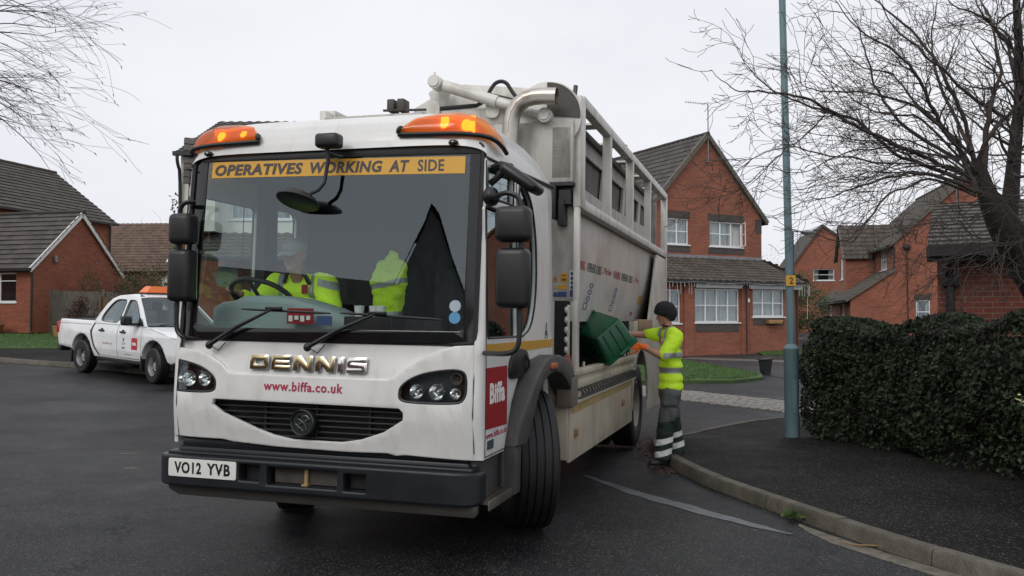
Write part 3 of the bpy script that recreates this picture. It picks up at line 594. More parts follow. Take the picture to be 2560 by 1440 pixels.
# roof beacons and marker lamps
bot = [(.505, 2.765, .0), (.62, 2.762, 0), (.80, 2.757, 0), (.95, 2.752, 0), (1.035, 2.745, .0), (1.09, 2.738, .045), (1.112, 2.728, .13), (1.116, 2.712, .24), (1.116, 2.69, .34)]
top = [(.525, 2.80, 0), (.60, 2.872, 0), (.74, 2.898, 0), (.88, 2.898, 0), (.97, 2.885, .03), (1.035, 2.86, .08), (1.075, 2.82, .15), (1.105, 2.765, .25), (1.118, 2.70, .345)]
def yroof(z): 
    for (a, b), (c_, d) in zip(prof, prof[1:]):
        if b <= z <= d: return a + (c_ - a) * (z - b) / (d - b)
    return .3
for sgn, sh in ((1, 0.0), (-1, .02)):
    lens = MB(); nb = len(bot)
    def bp_(i, j):
        k = i * (nb - 1); a = min(nb - 2, int(k)); f = k - a
        B = V(bot[a]).lerp(V(bot[a + 1]), f) + V((0, .022, 0)); Tt = V(top[a]).lerp(V(top[a + 1]), f) + V((0, .022 + .014 * math.sin(math.pi * min(1, i * 1.3 + .05)), 0)); p = B.lerp(Tt, j)
        y = yroof(min(2.945, p.y)) + p.z + (.03 * corner(p.x) if p.x > .9 else 0)
        bul = math.sin(math.pi * min(1, j * .92 + .08)) ** .6 * .028 * (1 - .75 * i * i) + .008
        d = V((0, -1, .35)).lerp(V((1, -.1, .2)), sstep(.86, 1.08, p.x)).normalized()
        q_ = V((p.x, y, p.y)) + d * bul
        return (sgn * (q_.x + sh), q_.y, q_.z)
    lens.grid(bp_, 32, 8, flip=sgn < 0)
    BE = L_(lens, 'roof_beacon', 'amber', smooth=60)
    q = MB()
    ring = [V(bp_(k / 32, 0)) + V((0, -.002, -.012)) for k in range(33)]
    q.tube(ring, .016, 6); q.tube([V(bp_(0, k / 6)) for k in range(7)], .016, 6)
    L_(q, 'beacon_rim', 'black', BE)
    q = MB()
    q.box(sgn * (.60 + sh), sgn * ((1.0 if sgn > 0 else .92) + sh), .235, .245, 2.79, 2.90, mi=2)
    for cxb in ((.80, .95) if sgn > 0 else (.66, .84)): q.lathe([(0, 0), (.03, .008), (.034, .05), (.02, .075), (0, .08)], MX.Translation((sgn * (cxb + sh), .215, 2.795)), 12, mi=0)
    if sgn > 0: q.box(.78, .83, .20, .21, 2.79, 2.895, mi=0); q.box(.965, 1.005, .21, .22, 2.785, 2.86, mi=0)
    L_(q, 'beacon_bulb', ['amberbulb', 'chrome', 'amberglow'], BE)
    q = MB(); q.ball((sgn * .905 + (-.02 if sgn > 0 else -.02), .15, 2.715), (.034, .022, .018), 12); q.ball((sgn * .905 - .02, .138, 2.715), (.012, .014, .010), 8, mi=1)
    L_(q, 'marker_lamp', ['plastic', 'chrome'])
# mirrors
def mirror_set(sgn, X0, Y0, zt, zm, zb, xin, nm):
    q = MB(); q.tube(rounded([(xin, .17, zt - .005), (X0 - sgn * .08, Y0, zt + .012), (X0 + sgn * .01, Y0, zt), (X0 + sgn * .045, Y0, zt - .06), (X0 + sgn * .045, Y0, zb + .12), (X0 + sgn * .03, Y0, zb + .03), (X0 - sgn * .03, Y0, zb), (xin, .10, zb - .005)]), .016, 8)
    if sgn > 0: q.ball((xin + .03, .10, zt + .02), (.055, .07, .06), 12)
    A = L_(q, 'mirror_arm', 'plastic')
    for (za, zb_, wd) in ((zm + .015, zm + .225, .105 if sgn > 0 else .085), (zm - .375, zm - .02, .098 if sgn > 0 else .085)):
        q = MB(); q.box(X0 - wd, X0 + wd, Y0 - .075, Y0 + .065, za, zb_, .04, seg=4); L_(q, 'wing_mirror', 'plastic', A, smooth=50)
        q = MB(); q.box(X0 - wd + .02, X0 + wd - .02, Y0 + .065, Y0 + .069, za + .02, zb_ - .02); L_(q, 'mirror_glass', 'chrome', A)
mirror_set(1, 1.375, -.12, 2.335, 2.035, 1.39, 1.13, 'R')
mirror_set(-1, -1.02, .03, 2.36, 2.06, 1.44, -1.06, 'L')
q = MB()                                             # kerb mirror over the nearside door
q.tube([(1.10, .30, 2.56), (1.16, .28, 2.58), (1.24, .25, 2.555)], .03, 8); q.tube([(1.10, .26, 2.46), (1.15, .26, 2.50), (1.2, .26, 2.56)], .022, 8)
T = MX.Translation((1.32, .22, 2.475)) @ MX.Rotation(R(35), 4, 'Y'); q.box(-.14, .14, -.12, .12, -.035, .04, .034, T=T, seg=3)
L_(q, 'kerb_mirror', 'plastic')
q = MB()                                             # front mirror hanging close over the windscreen
q.box(-.015, .150, -.02, .09, 2.69, 2.785, .025, seg=3)
q.tube([(.045, .05, 2.70), (.05, .06, 2.62), (.035, .045, 2.47), (.0, .03, 2.42), (-.07, .01, 2.385)], [.017, .014, .012, .013, .012], 8)
q.tube([(-.01, .14, 2.655), (.05, .06, 2.655), (.11, .14, 2.65)], .013, 6)
FM = L_(q, 'front_mirror', 'plastic')
q = MB(); q.lathe([(0, -.055), (.05, -.052), (.105, -.03), (.140, .0), (.143, .016), (.132, .024), (0, .024)], MX.Translation((-.125, -.005, 2.355)) @ MX.Rotation(R(6), 4, 'Y') @ MX.Rotation(R(160), 4, 'X'), 28)
L_(q, 'mirror_head', 'plastic', FM, smooth=50)
# nearside door furniture
q = MB()
hb = smoothloop([(.63, 1.30), (.70, 1.36), (.86, 1.395), (1.03, 1.375), (1.09, 1.33), (1.09, 1.24), (1.02, 1.20), (.86, 1.185), (.68, 1.185), (.62, 1.21)], 2)
plate(q, [hb], lambda u, v, w: (sx(v) + w, u, v), .022, .008)
plate(q, [rrect(.97, 1.06, 1.225, 1.335, .02)], lambda u, v, w: (sx(v) + .022 + w, u, v), .002, mi=1)
q.tube([(sx(1.2) + .02, .99, 1.22), (sx(1.2) + .045, 1.0, 1.26), (sx(1.2) + .045, 1.0, 1.30), (sx(1.2) + .02, .99, 1.345)], .010, 6)
L_(q, 'door_handle', ['plastic', 'black'])
def sd(y0, z0, e=0): return lambda u, v, w: (sx(1.0) + .0008 + e + w, y0 + u, z0 + v)
q = MB(); plate(q, [[(.155, .905), (.61, .892), (.60, 1.285), (.155, 1.288)]], sd(0, 0), .002); LG = L_(q, 'logo_panel', 'red')
q = MB(); text(q, 'Biffa', sd(.225, 1.055, .0022), .135, .325, bold=.04, th=.001, spacing=1.06); L_(q, 'logo_lettering', 'white', LG)
q = MB(); text(q, 'www.biffa.co.uk', sd(.165, .842), .040, .45, bold=.014, th=.001, spacing=1.1); L_(q, 'door_web_address', 'redtext')
q = MB(); plate(q, [[(.19, .775), (.32, .772), (.32, .83), (.19, .83)]], sd(0, 0), .002); L_(q, 'door_badge', mat('slate_badge', (.06, .075, .10), .3))
# step and lower side trim
q = MB()
q.box(1.0, 1.07, .15, .62, .42, .725, .01); q.box(.55, 1.05, .2, .30, .42, .73)
q.box(1.08, 1.115, .60, .78, .41, .75, .01)
ST = L_(q, 'lower_cab_trim', 'greyplast')
q = MB(); q.box(.98, 1.165, .14, .66, .445, .452)
for k in range(10): q.box(1.075, 1.16, .15 + k * .05, .165 + k * .05, .452, .466)
for k in (1.07, 1.115, 1.158): q.box(k, k + .007, .14, .66, .45, .468)
q.box(1.155, 1.168, .13, .67, .41, .47, .004); L_(q, 'entry_step', mat('step_grating', (.11, .10, .085), .5, metal=.3, var=.25), ST)
# wheel arch flare
ao = [(.60, .745), (.66, .90), (.735, 1.0), (.88, 1.15), (1.04, 1.24), (1.21, 1.30), (1.457, 1.325), (1.655, 1.318), (1.9, 1.28), (2.1, 1.20), (2.25, 1.05)]
ai = [(.765, .745), (.80, .83), (.85, .90), (.992, 1.05), (1.136, 1.135), (1.3, 1.18), (1.5, 1.195), (1.7, 1.17), (1.9, 1.10), (2.05, 1.01), (2.15, .93)]
q = MB(); plate(q, [ao + ai[::-1]], lambda u, v, w: (1.08 + w - .05 * sstep(.85, .6, u), u, v), .17, .018)
FL = L_(q, 'wheel_arch', 'greyplast', smooth=45)
q = MB(); plate(q, [[(.62, .42), (.745, .42), (.765, .742), (.60, .742)]], lambda u, v, w: (1.05 + w, u, v), .14, .012); L_(q, 'arch_extension', 'greyplast', FL)
q = MB(); q.box(1.235, 1.275, 1.30, 1.46, 1.225, 1.27, .012); L_(q, 'side_repeater', 'orangelens', FL)
# wheels
def wheel(c, R_, w, steer, outer, name='road_wheel', dual=False):
    t = MB(); T = MX.Translation(V(c)) @ MX.Rotation(steer, 4, 'Z') @ MX.Rotation(R(90), 4, 'Y')
    h = w / 2; p = [(R_ * .56, -h * .85), (R_ * .62, -h), (R_ * .80, -h * 1.04), (R_ * .93, -h * .98), (R_ * .985, -h * .86)]
    for g in (-.56, -.19, .19, .56): p += [(R_ - .002, h * (g - .045)), (R_ - .016, h * (g - .035)), (R_ - .016, h * (g + .035)), (R_ - .002, h * (g + .045))]
    p += [(R_ * .985, h * .86), (R_ * .93, h * .98), (R_ * .80, h * 1.04), (R_ * .62, h), (R_ * .56, h * .85), (R_ * .56, -h * .85)]
    t.lathe(p, T, 48, caps=False)
    if dual: t.lathe(p, T @ MX.Translation((0, 0, -outer * (w + .06))), 48, caps=False)
    Wt = L_(t, name, 'tyre', smooth=38)
    r_ = MB(); o = outer
    r_.lathe([(R_ * .57, o * h * .86), (R_ * .53, o * h * .90), (R_ * .50, o * h * .7), (R_ * .46, o * h * .25), (R_ * .30, o * h * .05), (R_ * .24, o * h * .15), (R_ * .22, o * h * .55), (R_ * .12, o * h * .62), (0, o * h * .62)] if o > 0 else [(R_ * .57, o * h * .86), (R_ * .5, o * h * .6), (0, o * h * .55)], T, 40, caps=False)
    for k in range(10): a = k * math.pi / 5; r_.tube([T @ V((R_ * .27 * math.cos(a), R_ * .27 * math.sin(a), o * h * .05)), T @ V((R_ * .27 * math.cos(a), R_ * .27 * math.sin(a), o * h * .28))], .016, 6)
    L_(r_, 'wheel_rim', 'rim', Wt, smooth=40)
wheel((1.02, 1.50, .525), .525, .31, R(27), 1); wheel((-.95, 1.50, .525), .525, .31, R(25), -1)
wheel((1.06, 6.08, .525), .525, .28, 0, 1, dual=True); wheel((-1.06, 6.08, .525), .525, .28, 0, -1, dual=True)
# chassis, arch liner, axle
q = MB(); q.box(-.5, -.38, .3, 8.4, .55, .85); q.box(.38, .5, .3, 8.4, .55, .85); q.box(-.9, .9, 1.42, 1.58, .42, .56, .03); q.box(-.9, .9, 6.0, 6.16, .42, .62, .03)
q.box(-.6, .6, .3, 1.0, .45, .95); q.box(-.95, .95, 2.3, 2.36, .45, 1.15); q.box(-1.0, 1.0, 1.0, 2.3, 1.22, 1.30)
q.box(-1.1, 1.0, 2.4, 5.4, .62, .9); L_(q, 'chassis', 'cabint')
# ------------------------------------------------------------------ body
q = MB()
q.box(-1.2, 1.18, 2.34, 2.44, 1.75, 3.30); q.box(-1.2, 1.205, 2.20, 2.36, 2.765, 3.29, .008); q.box(-1.2, 1.21, 2.27, 2.42, 3.292, 3.455, .006)
q.box(-1.2, -.9, 2.34, 2.44, .95, 1.76)
q.box(-.6, .2, 2.30, 2.345, 3.32, 3.44); q.box(1.02, 1.185, 2.20, 2.215, 2.80, 3.24, .003)
HB = L_(q, 'body_headboard', 'bodydirty')
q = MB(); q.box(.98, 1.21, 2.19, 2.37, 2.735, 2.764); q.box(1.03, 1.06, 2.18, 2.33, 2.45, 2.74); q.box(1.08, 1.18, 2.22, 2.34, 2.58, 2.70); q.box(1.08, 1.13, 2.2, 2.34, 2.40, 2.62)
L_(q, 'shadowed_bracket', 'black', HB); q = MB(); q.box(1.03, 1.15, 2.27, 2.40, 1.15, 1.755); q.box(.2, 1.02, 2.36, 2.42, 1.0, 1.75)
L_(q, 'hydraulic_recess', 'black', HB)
q = MB(); q.box(1.155, 1.175, 2.25, 2.3, 1.2, 1.72, .004)
for k in range(6): q.ball((1.15, 2.25, 1.25 + k * .085), (.018, .025, .03), 8)
q.box(1.195, 1.235, 2.27, 2.36, 1.12, 1.75, .006); q.box(1.025, 1.04, 2.25, 2.3, 1.15, 1.75); L_(q, 'valve_bank', 'body', HB)
q = MB(); q.box(1.19, 1.255, 2.28, 2.48, 2.56, 3.525, .008); q.box(1.195, 1.245, 2.285, 2.345, 1.15, 2.565, .006); L_(q, 'corner_post', 'body', HB); q = MB(); q.box(-1.255, -1.19, 2.28, 2.50, 1.15, 3.525, .008); L_(q, 'corner_post', 'body', HB)
# raised tail of the hopper and the dome
q = MB(); y0 = lambda u, v, w: (u, 2.46 + w, v)
plate(q, [[(-.40, 3.45), (-.36, 3.545), (-.06, 3.70), (.12, 3.735), (.78, 3.66), (1.15, 3.50), (1.15, 3.45)]], y0, .10, .006)
plate(q, [[(-.10, 3.44), (-.18, 3.64), (-.10, 3.70), (.02, 3.70), (.02, 3.62), (-.03, 3.44)]], lambda u, v, w: (u, 2.33 + w, v), .05, .004)
plate(q, [ell(.965, 3.345, .305, .305, 40)], lambda u, v, w: (u, 2.235 + w, v), .05, .006)
for x_ in (-.16, .40): plate(q, [rrect(x_, x_ + .125, 3.36, 3.545, .05)], lambda u, v, w: (u, 2.24 + w, v), .03, .004)
HP = L_(q, 'hopper_tail', 'body')
q = MB(); sect = [(.965, 3.345)] + [(.965 + .292 * math.cos(R(a)), 3.345 + .292 * math.sin(R(a))) for a in range(-5, 92, 5)]
plate(q, [sect], lambda u, v, w: (u, 2.222 + w, v), .016); q.box(1.01, 1.2, 2.255, 2.272, 3.20, 3.445); L_(q, 'sooty_dome', 'grime', HP)
q = MB()
for x_ in (-.56, -.46): q.box(x_, x_ + .07, 2.26, 2.40, 3.475, 3.59, .01)
q.tube([(-.60, 2.28, 3.49), (.0, 2.28, 3.47), (.25, 2.28, 3.475)], .012, 6); q.tube([(-.1, 2.28, 3.475), (.3, 2.28, 3.485)], .02, 6, mi=1)
q.tube(rounded([(.3, 2.28, 3.485), (.38, 2.28, 3.52), (.42, 2.3, 3.62), (.47, 2.32, 3.70), (.56, 2.32, 3.70), (.62, 2.32, 3.60), (.68, 2.30, 3.53)], 3), .018, 7, mi=1)
q.tube([(.1, 2.25, 3.66), (.5, 2.25, 3.56), (.66, 2.25, 3.515)], .008, 5)
L_(q, 'hydraulic_pipe', ['grime', 'black'], HP)
q = MB(); a = V((-.045, 2.2, 3.685)); b = V((.965, 2.2, 3.335)); d = b - a
q.tube([a + d * .07, a + d * .56], .052, 14); q.tube([a + d * .55, a + d * .97], .04, 14)
for p in (a, b): q.tube([p + V((0, -.075, 0)), p + V((0, .06, 0))], .062, 16); q.tube([p + V((0, -.09, 0)), p + V((0, -.075, 0))], .045, 12, mi=1)
q.tube([a + V((-.005, -.04, .05)), a + V((-.01, -.04, .09))], .01, 5)
L_(q, 'hydraulic_ram', ['body', 'steel'], HP)
q = MB(); px_ = [(.700, 2.02, 2.6), (.700, 2.02, 3.16), (.704, 2.02, 3.25), (.722, 2.02, 3.33), (.765, 2.02, 3.405), (.83, 2.02, 3.45), (.90, 2.02, 3.466), (.98, 2.02, 3.468), (1.10, 2.02, 3.46)]
q.tube(px_, .070, 20, caps=False); q.tube([(1.1, 2.02, 3.46), (1.0, 2.02, 3.467)], .058, 20, caps=False)
q.tube([V(p) + V((0, -.070, 0)) for p in px_[1:]], .003, 4)
L_(q, 'exhaust_pipe', 'exhaust', smooth=60)
# guard frame on both sides
for sgn in (1, -1):
    q = MB(); X1 = sgn * 1.255; X0 = sgn * 1.165
    q.box(X0, X1, 2.42, 8.72, 3.46, 3.555, .008); q.box(X0, X1, 2.42, 8.72, 2.555, 2.645, .008)
    for y in (3.72, 5.20, 6.75): q.box(X0 + sgn * .005, X1 - sgn * .003, y, y + .10, 2.645, 3.46)
    q.box(X0, X1, 8.60, 8.74, 1.0, 3.55, .008); q.box(sgn * 1.15, sgn * 1.24, 8.74, 8.80, 1.5, 3.2)
    for y in (3.3, 4.3, 5.4, 6.5, 7.6): q.box(sgn * 1.18, sgn * .98, y, y + .22, 3.49, 3.51)
    L_(q, 'guard_frame', 'body')
q = MB()
for y in (2.45, 5.2, 6.8, 8.6): q.tube([(1.15, y, 3.5), (1.16, y + .02, 3.66)], .022, 5)
L_(q, 'roof_lug', 'grime')
def hs(x0): return lambda u, v, w: (x0 + w, u, v)
q = MB(); wins = [[(2.55, 2.93), (2.63, 3.25), (3.05, 3.25), (2.97, 2.93)], [(3.12, 2.90), (3.19, 3.25), (4.62, 3.25), (4.50, 2.90)], [(4.66, 2.90), (4.76, 3.25), (5.98, 3.25), (5.86, 2.92)], [(6.06, 2.92), (6.16, 3.25), (7.3, 3.25), (7.2, 2.95)], [(7.40, 2.95), (7.5, 3.25), (8.3, 3.25), (8.2, 2.98)]]
plate(q, [[(2.48, 2.5), (8.45, 2.5), (8.45, 3.44), (2.48, 3.44)]] + wins, hs(.985), .03)
q.box(-1.0, .97, 2.48, 8.6, 3.40, 3.45); q.box(-1.05, -.99, 2.48, 8.6, 1.2, 3.44); q.box(-1.1, 1.1, 8.55, 8.62, .9, 3.4)
IN = L_(q, 'upper_body_panel', 'bodydirty')
q = MB(); q.box(.94, .97, 2.48, 8.5, 2.6, 3.40); L_(q, 'mesh_window', mat('brown_grey_mesh', (.13, .11, .095), .7, var=.3, scale=3), IN)
q = MB(); q.box(.97, 1.06, 2.46, 8.5, 3.40, 3.47, .01); L_(q, 'dark_top_edge', 'grime', IN)  # dark strip along the panel's top edge
q = MB(); plate(q, [[(2.37, 1.575), (7.55, 1.575), (8.30, 2.40), (8.36, 2.58), (2.37, 2.58)]], lambda u, v, w: (1.01 + .12 * (v - 1.575) + .035 * math.sin((v - 1.575) * 3.0) + w, u, v), .02, 0, .8, .12)
PN = L_(q, 'hopper_side_panel', 'steel', smooth=60)
def hp(y0, z0): return lambda u, v, w: (1.01 + .12 * (z0 + v - 1.575) + .035 * math.sin((z0 + v - 1.575) * 3.0) + .021 + w, y0 + u, z0 + v)
q = MB()
pos = [('WARNING', 2.78, .33, 1), ('- OVERHEAD CABLES -', 3.16, .84, 0), ('2 Way Radio', 4.05, .48, 1), ('WARNING', 4.65, .48, 1), ('OVERHEAD CABLES -', 5.2, .90, 0), ('2 Way', 6.17, .42, 1)]
fb_ = [mat('faded_black_lettering', (.10, .095, .09), .6), mat('faded_red_lettering', (.40, .13, .12), .6)]
for s_, y_, w_, mi_ in pos: q = MB(); text(q, s_, hp(y_, 2.055), .09, w_, bold=.012, th=.001); L_(q, 'warning_word', fb_[mi_], PN)
q = MB()
for y_ in (3.50, 4.92):
    for k, z_ in enumerate((1.93, 1.865, 1.80)):
        plate(q, [ell(y_ + .05 + k * -.03, z_, .10, .03, 14), ell(y_ + .05 + k * -.03, z_, .045, .015, 10)], hp(0, 0), .001, mi=0)
    plate(q, [rrect(y_ - .17, y_ + .03, 1.69, 1.765, .008, 2), rrect(y_ - .13, y_ - .01, 1.705, 1.75, .004, 2)], hp(0, 0), .001, mi=0)
plate(q, [[(6.75, 1.80), (7.05, 1.80), (7.1, 1.92), (6.8, 1.92)]], hp(0, 0), .001, mi=1); plate(q, [[(6.35, 1.65), (6.5, 1.65), (6.5, 1.70), (6.35, 1.70)]], hp(0, 0), .001, mi=2)
L_(q, 'faded_sticker', [mat('grey_blue_sticker', (.17, .20, .27), .6), M['yelstripe'], M['red']], PN)
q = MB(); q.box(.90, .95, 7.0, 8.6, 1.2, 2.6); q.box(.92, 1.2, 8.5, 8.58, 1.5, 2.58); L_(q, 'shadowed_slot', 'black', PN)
q = MB()
arch = [(6.08 + .66 * math.cos(R(a)), .52 + .70 * math.sin(R(a))) for a in range(0, 181, 12)]
plate(q, [[(5.62, .36), (5.62, 1.58), (6.78, 1.585), (7.5, 2.50), (8.62, 2.50), (8.62, .9), (8.1, .36), (6.80, .36)] if 0 else [(5.47, 1.58), (6.78, 1.585), (7.55, 2.53), (8.62, 2.53), (8.62, 1.0), (8.1, .36)] + [(6.74, .40)] + arch[0:] + [(5.43, .88), (5.47, .88)]], hs(1.215), .03, .004)
q.box(1.0, 1.215, 5.42, 5.47, .88, 1.58)
RP = L_(q, 'rear_side_panel', 'skirtup')
q = MB(); q.box(1.20, 1.262, 5.75, 7.0, 1.46, 1.60, .01); L_(q, 'tan_box', mat('tan_cover', (.30, .19, .10), .7, var=.2), RP)
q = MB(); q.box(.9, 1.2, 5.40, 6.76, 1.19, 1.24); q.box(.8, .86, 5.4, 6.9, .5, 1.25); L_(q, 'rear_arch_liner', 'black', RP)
# loading trough
q = MB(); q.box(.35, 1.19, 2.46, 5.45, .90, .95); q.box(.35, .42, 2.46, 5.45, .95, 1.6); q.box(.35, 1.19, 2.44, 2.47, .95, 1.58); q.box(.35, 1.19, 5.40, 5.43, .95, 1.58); q.box(.97, 1.0, 2.48, 7.4, 1.5, 1.58)
L_(q, 'trough_interior', 'black')
q = MB(); q.box(1.16, 1.25, 2.28, 5.70, 1.115, 1.165, .006); q.box(1.15, 1.225, 2.28, 5.70, 1.06, 1.117); q.box(1.16, 1.245, 2.32, 3.85, 1.005, 1.07, .006); q.box(1.16, 1.245, 3.9, 5.68, 1.005, 1.07, .006)
q.box(1.15, 1.215, 2.28, 5.70, .88, 1.006); q.box(1.15, 1.235, 2.28, 5.70, .875, .905, .004)
for y in (2.5, 2.75, 5.05, 5.3): q.tube([(1.2, y, 1.16), (1.2, y, 1.215)], .013, 6)
TL = L_(q, 'trough_lip', 'skirt')
for k in range(24):
    y = 2.42 + k * .138; h_ = MB()
    h_.tube([(1.215, y, .99), (1.25, y + .025, .985), (1.262, y + .035, .95), (1.25, y + .025, .918), (1.218, y, .912)], .012, 6)
    L_(h_, 'lip_tooth', 'greyplast', TL)
q = MB(); q.box(1.12, 1.255, 2.04, 2.27, .87, 1.115, .01); L_(q, 'trough_end_box', mat('brown_grey_end_box', (.15, .125, .10), .7, var=.2), TL)
q = MB(); plate(q, [[(2.06, 1.13), (2.30, 1.13), (2.10, 1.30)]], hs(1.17), .05, .004); L_(q, 'red_bracket', mat('faded_red_bracket', (.30, .10, .08), .6, var=.2), TL)
q = MB(); plate(q, [[(2.12, .405), (2.16, .78), (2.16, .872), (5.46, .872), (5.50, .62), (5.50, .38)]], hs(1.195), .025, .004, 1.2)
for y in (3.35, 3.75): q.box(1.215, 1.2235, y, y + .012, .40, .86)
SK = L_(q, 'side_skirt', 'skirt')
q = MB(); plate(q, [[(2.17, .80), (5.45, .815), (5.45, .868), (2.17, .868)]], hs(1.2205), .002); L_(q, 'dirt_band', 'skirtband', SK)
for y, z in ((2.28, .63), (4.75, .67)):
    q = MB(); q.box(1.22, 1.24, y, y + .10, z - .035, z + .035, .006); L_(q, 'side_marker', mat('tan_marker', (.30, .17, .08), .4), SK)
q = MB(); q.box(.88, 1.20, 2.12, 2.155, .42, 1.10, .01); L_(q, 'mud_guard', 'skirt', SK)
# decals on the headboard
q = MB()
def hbd(u, v, w): return (u, 2.338 - w, v)
for x0, x1, z0, z1, k in ((1.075, 1.135, 1.915, 1.995, 0), (1.055, 1.13, 1.855, 1.895, 0), (1.05, 1.13, 1.79, 1.835, 1), (1.155, 1.195, 1.78, 2.02, 2)): plate(q, [[(x0, z0), (x1, z0), (x1, z1), (x0, z1)]], hbd, .002, mi=k)
for z0 in (1.98, 1.95, 1.94): q.box(1.085, 1.125, 2.3345, 2.336, z0 - .01, z0 - .003, mi=3)
plate(q, [[(1.005, 1.925), (1.05, 1.925), (1.028, 1.975)]], hbd, .002, mi=0); plate(q, [[(1.012, 1.86), (1.04, 1.86), (1.026, 1.89)]], hbd, .002, mi=0); q.tube([(1.028, 2.335, 1.935), (1.028, 2.335, 1.962)], .004, 4, mi=3)
plate(q, [ell(1.03, 1.81, .018, .022, 12)], hbd, .002, mi=1)
for k in range(4): plate(q, [ell(1.175, 1.99 - k * .04, .012, .017, 10)], lambda u, v, w: (u, 2.3355 - w, v), .001, mi=1)
q.box(1.158, 1.192, 2.333, 2.336, 1.79, 1.85, mi=1)
L_(q, 'safety_decal', ['yellow', 'blue', 'white', 'blackink'], HB)
q = MB(); q.tube([(1.127, 1.62, 1.45), (1.127, 1.70, 1.45), (1.127, 1.66, 1.57), (1.127, 1.62, 1.45)], .0025, 4); q.box(1.126, 1.128, 1.645, 1.675, 1.47, 1.51); L_(q, 'outline_triangle_decal', 'greyplast')
# ------------------------------------------------------------------ ground, road, pavements, kerbs
def struct(o): o['kind'] = 'structure'; return o
q = MB()
xs_ = [-600, -300, -150, -80, -50] + [-40 + 2 * k for k in range(41)] + [55, 80, 150, 300, 600]; ys_ = [-300, -150, -80, -45] + [-30 + 2 * k for k in range(46)] + [75, 100, 150, 250, 400, 700]
verts = [(x, y, hz(x, y) - .05) for y in ys_ for x in xs_]; w_ = len(xs_)
q.add(verts, [[j * w_ + i, j * w_ + i + 1, (j + 1) * w_ + i + 1, (j + 1) * w_ + i] for j in range(len(ys_) - 1) for i in range(w_ - 1)])
struct(q.done('ground', 'grass'))
def sheet(name, poly, dz, m, step=1.5, lift=None, th=.003):
    if name == 'lawn': th = .20
    q = MB(); plate(q, [poly], lambda u, v, w: (u, v, hz(u, v) + (dz if lift is None else lift(u, v)) + w - th), th, 0, step, step); return struct(q.done(name, m, smooth=60))
sheet('road', [(-60, -40), (60, -40), (60, 60), (-6.2, 60), (-6.2, 18.9), (-7.37, 19.45), (-9.9, 20.75), (-12.5, 21.65), (-60, 40)], 0, 'road', 2)
kl = [(7.2, 1.4), (4.9, 3.0), (3.75, 4.2), (3.22, 5.0), (2.87, 5.7), (2.60, 6.35), (2.31, 7.2), (2.07, 8.0), (1.88, 8.7), (1.76, 9.5), (1.70, 10.3), (1.73, 11.0), (1.86, 11.6), (2.1, 12.1), (2.45, 12.6), (3.59, 13.9), (4.6, 14.7), (8, 16.6)]
def catmull(P, n=8):
    P = [V(p) for p in P]; out = []
    for i in range(len(P) - 1):
        a = P[max(0, i - 1)]; b = P[i]; c = P[i + 1]; d = P[min(len(P) - 1, i + 2)]
        for k in range(n):
            t = k / n; out.append(.5 * ((2 * b) + (c - a) * t + (2 * a - 5 * b + 4 * c - d) * t * t + (3 * b - a - 3 * c + d) * t ** 3))
    return out + [P[-1]]
def lowr(x, y): return .112 - .10 * sstep(11.2, 12.8, y) if x < 9 else .112
klc = catmull([(a, b) for a, b in kl])
def kerbline(name, pts, hf, stone=.92, wd=.125, side=1):
    q = MB(); acc = [0]
    for a, b in zip(pts, pts[1:]): acc.append(acc[-1] + (b - a).length)
    def at(s):
        for i in range(len(acc) - 1):
            if s <= acc[i + 1]: return pts[i].lerp(pts[i + 1], (s - acc[i]) / max(1e-6, acc[i + 1] - acc[i]))
        return pts[-1]
    s = 0
    while s < acc[-1] - .1:
        e = min(acc[-1], s + stone) - .008; rows = []; jit = rnd.uniform(-.006, .006); jx = rnd.uniform(-.006, .006)
        for k in range(5):
            t = s + (e - s) * k / 4; p = at(t); d = (at(min(acc[-1], t + .02)) - at(max(0, t - .02))).normalized(); n_ = V((d.y, -d.x)) * side
            h = hf(p.x, p.y) + jit; b0 = hz(p.x, p.y)
            for o_, z in ((jx, -.06), (jx + .012, h - .02), (jx + .03, h), (wd, h), (wd, -.06)): c = p + n_ * o_; rows.append((c.x, c.y, b0 + z))
        q.add(rows, [[k * 5 + m_, k * 5 + m_ + 1, (k + 1) * 5 + m_ + 1, (k + 1) * 5 + m_] for k in range(4) for m_ in range(4)] + [[0, 1, 2, 3, 4], [24, 23, 22, 21, 20]])
        s += stone
    return struct(q.done(name, 'kerb', smooth=40))
kerbline('kerb', klc, lowr)
def inset(pts, d):
    out = []
    for i, p in enumerate(pts):
        t = (pts[min(i + 1, len(pts) - 1)] - pts[max(0, i - 1)]).normalized(); out.append(tuple(p + V((t.y, -t.x)) * d))
    return out
pin = inset(klc, .118)
sheet('pavement', pin + [(14, 17.5), (14, 1.0)], 0, 'pave', .7, lambda u, v: lowr(u, v) - .006)
lk = [V((-7.2, 19.2)), V((-9.9, 20.65)), V((-12.5, 21.55)), V((-16, 23)), V((-30, 28.5)), V((-60, 40))]
kerbline('kerb', lk, lambda x, y: .115, .92, .125, side=1)
sheet('pavement', [tuple(p + V((.04, .11))) for p in lk] + [(-60, 43), (-30, 31), (-14.3, 24.5), (-12.6, 25.5), (-9, 24), (-6.6, 22.5), (-6.3, 19.2)], 0, 'pave', 1.5, lambda u, v: .11)
sheet('lawn', [(-60, 43), (-30, 31), (-14.3, 24.5), (-12.75, 25.45), (-13.2, 33.5), (-17.5, 34), (-60, 48)], 0, 'grass', 1.5, lambda u, v: .135)
sheet('lawn', [(3.0, 20.45), (5.2, 20.75), (6.2, 21.8), (6.5, 23.0), (6.0, 25.5), (5.6, 27.9), (2.5, 27.5), (1, 24)], 0, 'grass', 1.0, lambda u, v: .07)
